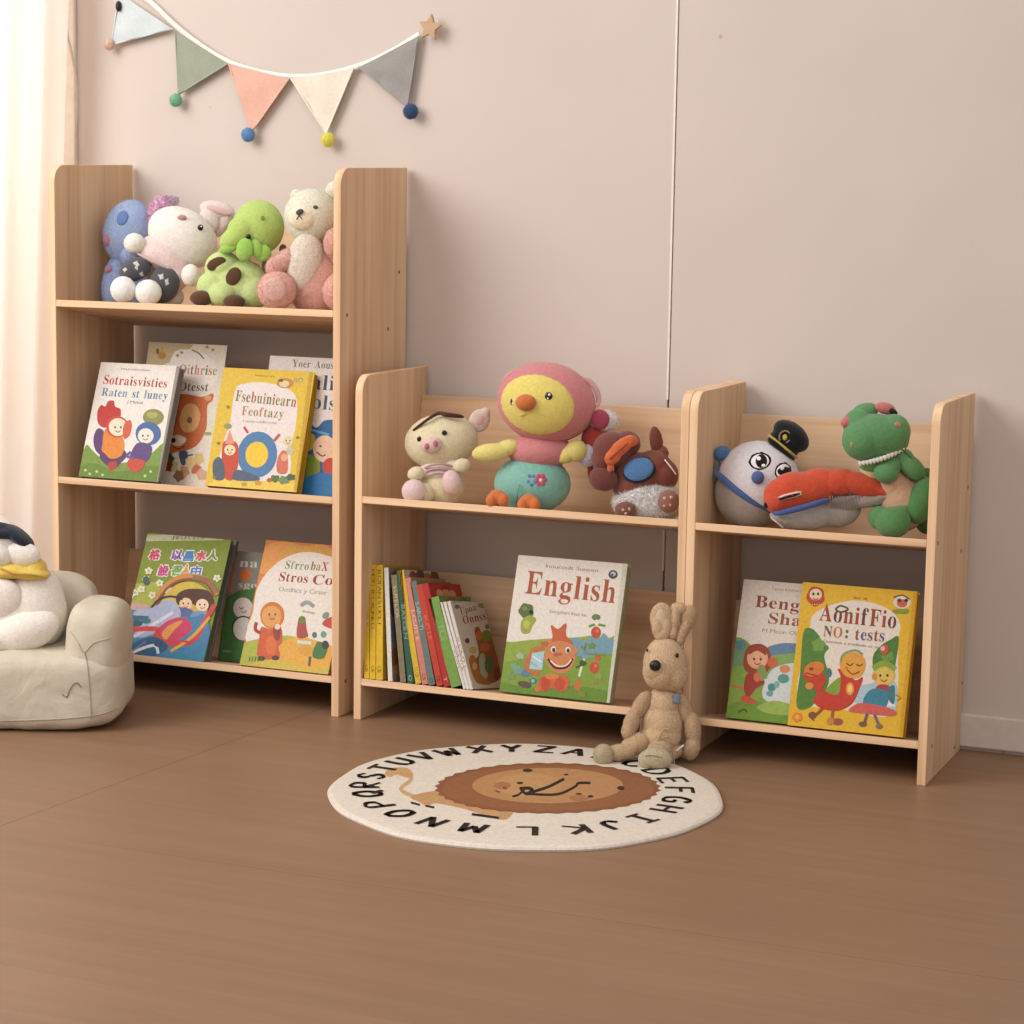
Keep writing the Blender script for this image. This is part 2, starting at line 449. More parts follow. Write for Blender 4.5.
FONTS = {k: _dec(v) for k, v in {
 'G': 'A-1,0 -1,2 1,2 2,3 4,5 5,7 21,47 22,47 38,9 40,6 41,3 42,2 44,2 44,0 23,0 23,2 27,3 28,5 28,6 27,8 25,13 10,13 8,7 8,6 7,5 9,3 12,2 13,2 13,0|11,16 24,16 18,32;a25,-1 22,0 20,3 15,0 10,-1 6,0 4,1 3,3 2,6 3,10 6,14 9,15 12,16 16,18 20,19 20,24 20,27 19,28 17,29 15,30 12,29 10,27 11,27 11,26 12,24 12,23 12,21 11,20 10,19 8,19 6,19 4,20 4,22 3,24 4,26 5,28 7,29 9,31 13,32 16,32 22,31 26,29 29,26 29,21 29,6 29,5 29,4 30,4 30,3 31,4 32,4 33,3 29,0|15,3 16,4 17,4 19,5 20,6 20,17 14,14 12,8 13,5;B2,0 2,2 4,2 6,3 7,5 7,8 7,37 7,39 7,41 6,42 5,43 4,44 2,44 2,46 22,46 30,45 35,43 39,40 40,35 39,31 37,28 33,26 29,25 34,23 39,21 41,17 42,13 41,8 37,3 34,2 31,1 28,0 24,0|18,25 19,25 23,26 26,27 28,30 28,35 28,38 27,41 25,43 22,43 20,43 19,42 18,41 18,39|22,2 26,3 28,5 30,8 30,13 29,18 28,21 25,23 20,23 18,23 18,7 18,5 19,3 20,3;b4,-1 4,39 4,41 4,43 3,44 1,44 1,46 14,46 14,28 18,31 22,32 25,31 28,30 31,28 33,25 34,21 34,17 34,12 32,8 30,4 27,1 23,0 19,-1 15,0 10,3 5,-1|18,1 21,2 23,5 24,9 25,16 24,21 23,25 21,27 18,28 17,28 16,27 14,26 14,24 14,7 15,3;C26,-1 22,-1 19,0 16,1 14,2 9,6 6,10 4,13 3,16 3,19 3,23 3,26 3,29 4,32 6,35 9,40 14,43 17,45 20,46 23,46 26,47 31,46 37,44 38,44 39,44 41,44 42,47 44,47 44,31 42,31 39,36 36,41 31,43 27,44 21,43 17,39 15,32 14,23 15,14 18,7 22,4 28,2 32,3 36,4 40,7 43,11 45,9 41,5 37,1 31,0;c16,-1 12,0 9,1 6,4 4,7 2,11 2,15 2,20 4,24 6,27 10,30 13,31 17,32 22,31 25,30 27,27 28,25 27,23 27,22 25,21 24,20 21,22 20,25 20,26 20,27 19,29 17,30 14,29 13,27 12,24 11,19 12,12 14,8 17,5 20,4 24,5 27,7 28,6 26,3 23,1 19,-1;D2,0 2,2 5,2 6,3 7,5 7,7 7,37 7,41 6,43 4,44 1,44 1,46 22,46 28,45 33,44 37,42 41,40 43,36 45,32 46,28 47,23 45,13 41,6 33,1 23,0|22,2 28,4 32,7 33,10 34,14 35,18 35,23 34,32 32,38 28,42 22,43 20,43 19,42 18,41 18,38 18,7 18,5 19,3 20,3;d14,-1 11,0 8,1 5,3 3,7 2,10 2,15 2,20 4,24 6,27 8,30 11,31 15,32 19,31 22,28 22,40 22,42 21,43 20,44 18,44 18,46 32,46 32,8 32,5 32,4 33,3 35,3 35,1 32,1 29,1 26,0 22,-1 22,4 19,0|17,3 19,3 20,4 21,6 22,8 22,24 22,26 21,27 19,28 17,28 15,27 13,25 12,21 12,15 12,10 13,6 15,4;E1,0 1,2 4,2 6,3 7,5 8,8 8,37 7,40 6,43 4,44 2,44 2,46 40,46 40,32 38,32 37,37 34,41 30,42 23,43 21,43 20,43 19,42 18,41 18,39 18,25 19,25 23,25 26,27 28,30 29,35 30,35 30,12 29,12 28,15 27,18 26,20 24,21 22,22 19,22 18,22 18,7 19,5 19,3 21,3 23,3 28,3 31,4 34,5 37,7 39,10 41,14 43,14 40,0;e15,-1 12,0 8,1 6,4 4,7 2,11 2,16 2,20 4,24 6,27 9,30 12,31 16,32 21,31 25,28 27,23 28,17 12,17 12,11 14,7 16,5 20,4 24,5 27,9 28,7 26,4 23,1 19,0|12,19 20,19 20,21 20,25 19,28 18,29 16,30 13,27 12,20;F2,0 2,2 4,2 6,3 7,5 7,8 7,37 7,40 6,42 4,43 1,44 1,46 39,46 39,32 38,32 37,36 36,39 34,41 31,42 27,43 23,43 21,43 20,43 19,43 19,42 18,41 18,40 18,25 19,25 23,25 26,27 27,30 28,35 30,35 30,12 28,12 27,17 26,20 23,22 19,22 18,22 18,8 18,6 19,4 20,3 21,2 23,2 26,2 26,0;f1,0 1,2 3,2 4,2 5,3 5,5 5,7 5,28 2,28 2,31 5,31 5,35 6,40 8,44 12,46 17,46 21,46 24,45 26,42 26,40 26,38 25,37 24,36 22,36 21,36 20,37 19,38 18,39 19,40 19,42 20,43 19,44 18,44 16,44 15,43 15,41 15,39 15,31 20,31 20,28 15,28 15,7 15,4 16,3 17,2 20,2 20,0;G27,-1 23,-1 20,0 17,1 14,2 9,6 6,10 4,13 4,16 3,19 3,23 3,26 4,29 4,32 6,35 9,40 14,44 17,45 19,46 23,46 26,47 31,46 37,44 38,44 39,44 40,44 41,44 41,45 42,47 44,47 44,31 42,31 40,35 38,38 36,41 33,43 30,44 27,44 21,43 18,39 15,32 15,23 15,18 15,13 17,10 18,7 22,3 28,1 31,2 33,3 34,5 34,7 34,13 34,15 33,17 31,18 28,18 28,20 50,20 50,18 47,18 46,17 45,15 45,13 45,3 40,1 36,0 31,-1;g15,-14 9,-14 5,-12 2,-10 1,-7 3,-5 7,-3 3,0 2,3 3,5 4,7 7,9 10,11 7,13 4,15 3,18 2,21 3,24 4,27 6,29 9,30 12,31 16,32 20,31 23,30 32,30 32,27 27,27 29,24 29,20 29,18 28,15 26,13 23,12 20,11 17,10 16,10 15,10 14,10 13,10 11,9 10,8 10,7 11,5 14,5 18,5 22,5 26,4 29,3 30,1 31,-1 32,-4 30,-8 27,-11 25,-12 22,-13 18,-14|16,12 18,13 19,15 20,17 20,21 20,25 19,28 18,29 16,30 14,29 12,28 12,25 11,21 12,17 12,15 14,13|16,-12 24,-10 26,-7 26,-5 25,-4 23,-4 20,-3 10,-3 8,-5 7,-7 8,-9 9,-10 12,-11;H2,0 2,2 4,2 6,3 7,5 7,8 7,38 7,41 6,42 4,43 2,44 2,46 24,46 24,44 22,44 20,43 19,43 19,42 18,40 18,38 18,25 34,25 34,38 34,40 34,42 33,43 32,43 30,44 28,44 28,46 51,46 51,44 48,43 46,42 45,41 45,38 45,8 45,5 46,3 48,2 51,2 51,0 28,0 28,2 31,2 33,3 34,5 34,8 34,22 18,22 18,8 19,5 19,3 21,2 24,2 24,0;h2,0 2,2 3,2 4,3 5,4 5,6 5,40 5,42 5,43 4,44 2,44 2,46 15,46 15,27 19,31 24,32 28,31 31,29 32,26 33,21 33,6 33,4 34,3 35,2 36,2 36,0 20,0 20,2 21,2 23,3 24,6 24,22 23,24 23,26 22,27 20,27 17,26 15,24 15,6 15,4 15,3 16,2 18,2 18,0;I1,0 1,2 4,2 6,3 7,5 8,8 8,39 7,41 6,43 4,44 1,44 1,46 24,46 24,44 21,44 20,43 19,41 18,39 18,8 18,6 19,4 19,3 21,3 22,2 25,2 25,0;i10,36 8,37 6,38 5,39 5,41 5,43 6,45 8,46 10,46 12,46 14,45 15,43 15,41 15,39 14,38 12,37|2,0 2,2 4,2 5,3 5,4 5,6 5,25 5,27 5,28 4,29 2,29 2,31 15,31 15,6 15,4 15,3 16,2 18,2 18,0;J11,-7 8,-6 5,-5 3,-4 1,-2 0,0 0,2 0,4 1,6 3,7 4,7 6,7 8,6 9,5 9,3 9,1 8,0 8,-1 8,-2 8,-4 10,-4 13,-4 14,-2 15,-1 15,2 15,37 15,39 14,41 13,42 12,43 10,44 8,44 8,46 31,46 31,44 29,44 28,43 27,42 26,41 26,39 26,37 26,9 25,2 22,-3 17,-6;j11,36 9,37 7,38 6,39 6,41 6,43 7,45 9,46 11,46 13,46 14,45 15,43 16,41 15,39 14,38 13,37|4,-14 1,-14 -1,-13 -3,-12 -4,-11 -5,-9 -6,-7 -5,-5 -4,-4 -3,-3 -1,-3 0,-3 1,-4 2,-5 3,-7 2,-8 2,-9 1,-10 2,-11 3,-12 5,-11 6,-10 6,-8 6,-5 6,25 6,27 6,28 4,29 2,29 2,31 16,31 16,-2 15,-7 13,-11 9,-13;K2,0 2,2 5,2 6,3 7,5 8,8 8,38 7,41 6,42 5,43 2,44 2,46 24,46 24,44 22,44 20,43 19,43 19,42 18,40 18,38 18,23 32,37 34,40 35,42 33,43 29,44 29,46 49,46 49,44 48,44 45,43 41,42 38,39 34,36 27,28 46,5 48,3 49,2 50,2 52,2 52,0 28,0 28,2 29,2 31,2 32,2 33,3 33,5 32,7 20,21 18,20 18,8 19,5 19,3 21,2 24,2 24,0;k2,0 2,2 3,2 5,3 5,4 5,6 5,40 5,42 5,43 4,44 2,44 2,46 15,46 15,17 23,25 24,26 24,28 24,29 21,29 21,31 35,31 35,29 31,28 27,26 22,21 35,3 36,2 38,2 38,0 21,0 21,2 22,2 23,2 24,3 24,4 23,5 16,15 15,13 15,6 15,4 15,3 16,2 18,2 18,0;L2,0 2,2 4,2 6,3 7,5 7,8 7,38 7,41 6,42 4,43 2,44 2,46 25,46 25,44 23,44 21,43 20,43 19,42 18,40 18,38 18,8 18,6 19,5 19,4 20,3 21,3 23,3 28,3 31,4 34,6 37,8 39,11 41,15 43,15 40,0;l2,0 2,2 4,2 5,3 5,4 5,6 5,40 5,42 5,43 4,44 2,44 2,46 15,46 15,6 15,4 15,3 16,2 18,2 18,0;M1,0 1,2 4,2 6,3 7,5 8,8 8,38 7,40 7,42 6,43 5,43 4,44 1,44 1,46 18,46 32,14 45,46 62,46 62,44 59,43 57,42 56,41 56,38 56,9 56,6 56,4 57,3 58,2 60,2 62,2 62,0 40,0 40,2 42,2 43,2 44,3 45,4 45,6 45,8 45,40 29,0 27,0 11,39 11,8 11,5 12,3 14,2 17,2 17,0;m2,0 2,2 3,2 4,3 5,4 5,6 5,25 5,27 5,28 4,29 2,29 2,31 15,31 15,26 19,30 24,32 29,30 32,26 36,30 42,32 46,31 48,29 50,26 50,21 50,6 51,4 51,3 52,2 54,2 54,0 38,0 38,2 39,2 40,3 41,4 41,6 41,22 41,24 40,26 39,27 38,27 35,26 32,24 32,6 33,4 33,3 34,2 36,2 36,0 20,0 20,2 22,2 22,3 23,4 23,6 23,22 23,24 23,26 22,27 20,27 17,26 15,24 15,6 15,4 15,3 16,2 18,2 18,0;N40,-1 11,35 11,8 11,5 12,3 14,2 17,2 17,0 2,0 2,2 4,2 5,2 6,3 7,4 7,6 8,8 8,39 5,42 4,43 3,44 2,44 2,46 16,46 39,17 39,38 39,40 39,41 38,42 37,43 35,44 33,44 33,46 48,46 48,44 45,43 43,42 42,41 42,38 42,-1;n2,0 2,2 3,2 4,3 5,4 5,6 5,25 5,27 5,28 4,29 2,29 2,31 15,31 15,27 19,31 24,32 28,31 31,29 32,26 33,21 33,6 33,4 34,3 35,2 36,2 36,0 20,0 20,2 21,2 23,3 24,6 24,22 23,24 23,26 22,27 20,27 17,26 15,24 15,6 15,4 15,3 16,2 18,2 18,0;O26,-1 21,-1 17,1 13,3 9,6 7,9 4,13 3,18 3,23 3,28 4,32 7,36 9,40 13,43 17,45 22,46 27,47 31,46 36,45 40,43 43,40 46,36 48,32 49,28 50,23 49,18 48,13 46,9 43,6 40,3 35,1 31,-1|26,1 31,3 35,7 37,13 38,23 38,28 37,32 36,36 35,39 31,43 26,44 21,43 17,39 15,32 15,23 15,18 15,13 16,10 18,7 22,3;o17,-1 13,0 9,1 6,4 4,7 2,11 2,15 2,20 4,24 6,27 9,30 13,31 17,32 21,31 25,30 28,27 30,24 31,20 32,15 31,11 30,7 28,4 25,1 21,0|17,1 19,2 21,4 21,6 22,8 22,11 22,15 22,23 21,27 19,29 17,30 14,29 13,27 12,23 12,15 12,11 12,8 12,6 13,4 14,2;P2,0 2,2 4,2 6,3 7,5 7,8 7,38 7,41 6,42 4,43 2,44 2,46 21,46 25,45 29,45 31,45 34,44 37,42 39,40 40,37 41,33 40,28 37,24 34,22 31,21 28,21 24,21 18,21 18,8 19,5 19,3 21,2 24,2 24,0|18,23 20,23 24,24 27,25 29,28 29,33 29,37 28,41 25,42 22,43 20,43 19,42 18,41 18,40;p2,-14 2,-12 3,-12 4,-12 5,-11 5,-10 5,-9 5,-6 5,24 5,27 5,28 4,29 2,29 2,31 14,31 14,26 18,30 23,32 26,31 29,30 32,27 33,24 35,20 35,16 35,11 33,7 32,4 29,1 26,0 23,-1 18,0 15,3 15,-6 15,-8 15,-10 16,-11 17,-12 18,-12 20,-12 20,-14|20,3 22,4 24,6 25,10 25,15 25,21 24,25 23,27 20,28 17,27 15,24 15,7 17,4;Q38,-12 31,-11 26,-9 22,-5 19,0 14,2 10,5 7,9 5,13 3,18 3,23 3,28 4,32 7,36 9,40 13,43 17,45 22,46 27,47 31,46 36,45 40,43 43,40 46,36 48,32 49,28 50,23 50,19 49,15 47,12 45,9 43,6 40,3 37,1 33,0 35,-4 38,-6 41,-8 44,-8 47,-8 49,-7 49,-9 44,-11|27,1 32,3 35,7 37,13 38,23 38,28 37,32 36,36 35,39 31,43 26,44 21,43 17,39 15,32 15,23 15,18 15,13 16,10 18,7 22,3;q17,-14 17,-12 20,-12 21,-11 22,-10 22,-8 22,3 19,0 14,-1 11,0 8,1 5,3 4,6 2,10 2,14 3,19 4,23 6,27 9,30 13,31 17,32 21,31 26,28 31,32 32,32 32,-8 32,-10 33,-11 34,-12 35,-12 35,-14|18,3 19,3 21,4 22,5 22,7 22,24 21,28 18,29 15,29 13,26 12,22 12,16 12,10 13,6 15,4;R2,0 2,2 4,2 6,3 7,5 7,8 7,38 7,41 6,42 4,43 2,44 2,46 22,46 26,45 30,45 34,44 37,43 40,39 42,33 41,30 39,27 36,24 31,22 43,5 44,4 45,3 46,2 48,2 48,0 34,0 20,21 18,21 18,8 19,5 19,3 21,2 24,2 24,0|18,23 20,23 25,24 28,26 30,29 30,34 30,38 28,41 26,43 22,43 20,43 19,42 18,41 18,39;r2,0 2,2 4,2 5,3 5,4 5,6 5,25 5,27 5,29 4,29 2,29 2,31 15,31 15,25 16,28 19,30 21,31 23,32 26,31 28,30 29,29 29,27 29,25 28,23 26,23 25,22 23,22 22,23 21,24 21,25 20,26 19,26 17,26 16,24 15,22 15,19 15,6 15,4 16,3 17,2 20,2 20,0;S4,-1 4,16 6,16 8,9 11,5 15,2 20,1 23,2 26,4 27,6 28,9 27,13 22,16 16,19 11,22 8,25 6,29 5,33 5,37 7,40 9,43 12,45 15,46 18,47 21,46 23,46 25,46 28,45 29,45 30,44 31,45 32,47 34,47 34,32 32,32 31,35 29,38 27,41 25,43 22,44 19,44 16,44 14,43 12,41 12,38 12,36 14,34 16,32 19,30 25,27 29,25 32,23 34,21 35,19 36,16 36,13 35,9 34,6 31,3 28,1 24,-1 19,-1 18,-1 16,-1 14,0 13,0 11,1 10,1 9,1 8,1 7,1 6,0 6,-1;s15,-1 12,-1 9,1 8,1 7,1 6,0 5,-1 4,-1 4,11 5,11 7,7 9,4 11,2 14,1 16,2 18,3 19,4 19,6 18,8 16,10 11,13 8,15 5,17 4,19 4,22 4,26 6,29 10,31 14,32 15,32 17,32 18,31 20,31 21,31 21,30 22,31 23,32 24,32 24,22 23,22 21,25 20,28 17,29 15,30 13,29 12,29 11,27 10,26 11,24 12,23 13,22 15,21 19,19 22,17 24,15 25,13 26,9 25,5 23,2 19,0;T9,0 9,2 12,2 14,3 15,5 16,8 16,43 15,43 10,43 7,40 4,37 3,32 1,32 1,46 41,46 41,32 39,32 38,37 36,40 32,43 27,43 26,43 26,8 27,5 28,3 30,2 33,2 33,0;t12,-1 9,0 7,1 5,4 5,7 5,28 2,28 2,30 6,34 9,37 11,40 13,42 14,42 14,31 21,31 21,28 14,28 14,8 15,6 15,5 16,4 17,4 19,5 21,7 22,7 20,3 18,1 16,0;U25,-1 20,-1 17,0 14,1 11,3 10,5 8,8 8,12 7,16 7,38 7,41 6,42 4,43 1,44 1,46 24,46 24,44 22,44 20,43 19,43 19,42 18,40 18,38 18,14 19,9 20,5 23,3 27,2 33,3 36,6 38,10 39,16 39,38 39,41 38,42 36,43 33,44 33,46 47,46 47,44 45,43 43,42 43,40 42,38 42,18 42,13 41,9 40,6 38,3 36,1 33,0 29,-1;u13,-1 9,0 7,2 5,5 5,10 5,25 4,27 4,28 3,29 1,29 1,31 14,31 14,7 14,6 15,5 16,4 18,4 21,4 23,7 23,25 23,27 22,28 21,29 19,29 19,31 32,31 32,7 33,5 33,4 34,3 36,3 36,1 33,1 30,1 27,0 23,-1 23,4 21,2 19,0 16,-1;V21,-1 4,38 3,40 2,42 1,43 -1,44 -1,46 21,46 21,44 18,44 17,43 16,42 15,41 15,40 16,38 26,14 35,38 35,39 35,41 35,42 34,43 32,44 30,44 30,46 44,46 44,44 42,44 41,43 40,41 38,38 23,-1;v14,-1 4,25 3,27 2,28 1,29 0,29 0,31 16,31 16,29 14,29 13,28 13,27 18,12 24,25 24,26 24,27 23,29 20,29 20,31 30,31 30,29 29,29 28,28 27,26 26,24 16,-1;W17,-1 3,39 2,41 2,43 0,44 -2,44 -2,46 18,46 18,44 16,44 15,43 14,42 14,41 14,39 15,37 22,15 30,35 29,40 28,42 27,43 25,44 23,44 23,46 44,46 44,44 40,43 39,41 39,40 40,39 47,17 54,37 55,39 55,41 55,42 54,43 52,44 50,44 50,46 62,46 62,44 61,43 59,42 58,40 57,38 45,-1 43,-1 32,31 19,-1;w12,-1 2,26 1,28 0,29 -1,29 -1,31 14,31 14,29 13,29 12,29 12,28 11,28 11,27 12,27 12,26 12,25 17,13 21,24 20,27 20,28 19,29 18,29 17,29 17,31 32,31 32,29 30,29 30,28 30,27 30,26 34,14 38,26 39,27 39,28 38,29 37,29 36,29 36,31 45,31 45,29 43,29 42,28 42,27 41,26 30,-1 29,-1 22,20 14,-1;X1,0 1,2 5,3 9,7 19,21 8,39 6,41 5,43 3,44 2,44 1,44 1,46 24,46 24,44 23,44 20,43 19,42 19,40 20,39 26,29 32,37 33,40 34,41 33,43 29,44 29,46 46,46 46,44 45,44 43,43 40,42 38,40 36,37 28,26 41,6 43,4 44,3 45,2 46,2 46,0 24,0 24,2 28,2 29,4 29,6 27,8 21,18 14,8 13,6 12,4 14,2 17,2 17,0;x0,0 0,1 3,3 6,6 12,14 4,26 2,28 0,29 0,31 17,31 17,29 15,29 14,28 14,27 15,26 18,21 22,26 23,27 23,28 23,29 22,29 20,29 20,31 31,31 31,30 28,28 25,25 20,18 29,4 30,3 30,2 31,2 32,2 32,0 16,0 16,2 17,2 18,2 19,3 18,4 17,6 14,11 10,6 9,5 8,3 9,2 11,1 12,1 12,0;Y10,0 10,2 13,2 15,3 16,5 16,8 16,18 5,39 3,41 1,43 0,44 -1,44 -1,46 21,46 21,44 20,44 18,44 17,43 16,43 16,42 16,41 16,39 25,23 33,37 34,39 35,41 34,43 30,44 29,44 29,46 44,46 44,44 42,43 41,42 40,41 38,39 27,20 27,8 27,5 28,3 30,2 33,2 33,0;y5,-14 3,-14 1,-12 0,-11 -1,-8 0,-7 0,-5 2,-4 4,-4 5,-4 6,-5 7,-6 7,-8 7,-9 8,-10 9,-10 10,-9 11,-7 12,-6 13,-4 14,-3 14,0 4,25 3,26 2,28 2,29 1,29 0,29 0,31 16,31 16,29 15,29 14,29 13,28 13,27 13,26 19,12 23,24 23,25 24,26 24,27 24,28 23,29 22,29 20,29 20,31 30,31 30,29 29,29 28,28 27,26 26,24 16,-2 15,-7 13,-10 11,-12 10,-13 8,-14;Z2,0 2,1 28,43 21,43 17,43 14,42 12,41 9,39 8,36 6,32 4,32 6,46 41,46 41,44 15,3 24,3 30,4 35,6 38,10 41,16 42,16 41,0;z1,0 1,1 17,29 13,29 10,28 7,27 6,25 4,22 3,22 3,31 27,31 27,29 13,2 15,2 19,3 22,4 24,7 26,11 28,11 27,0',
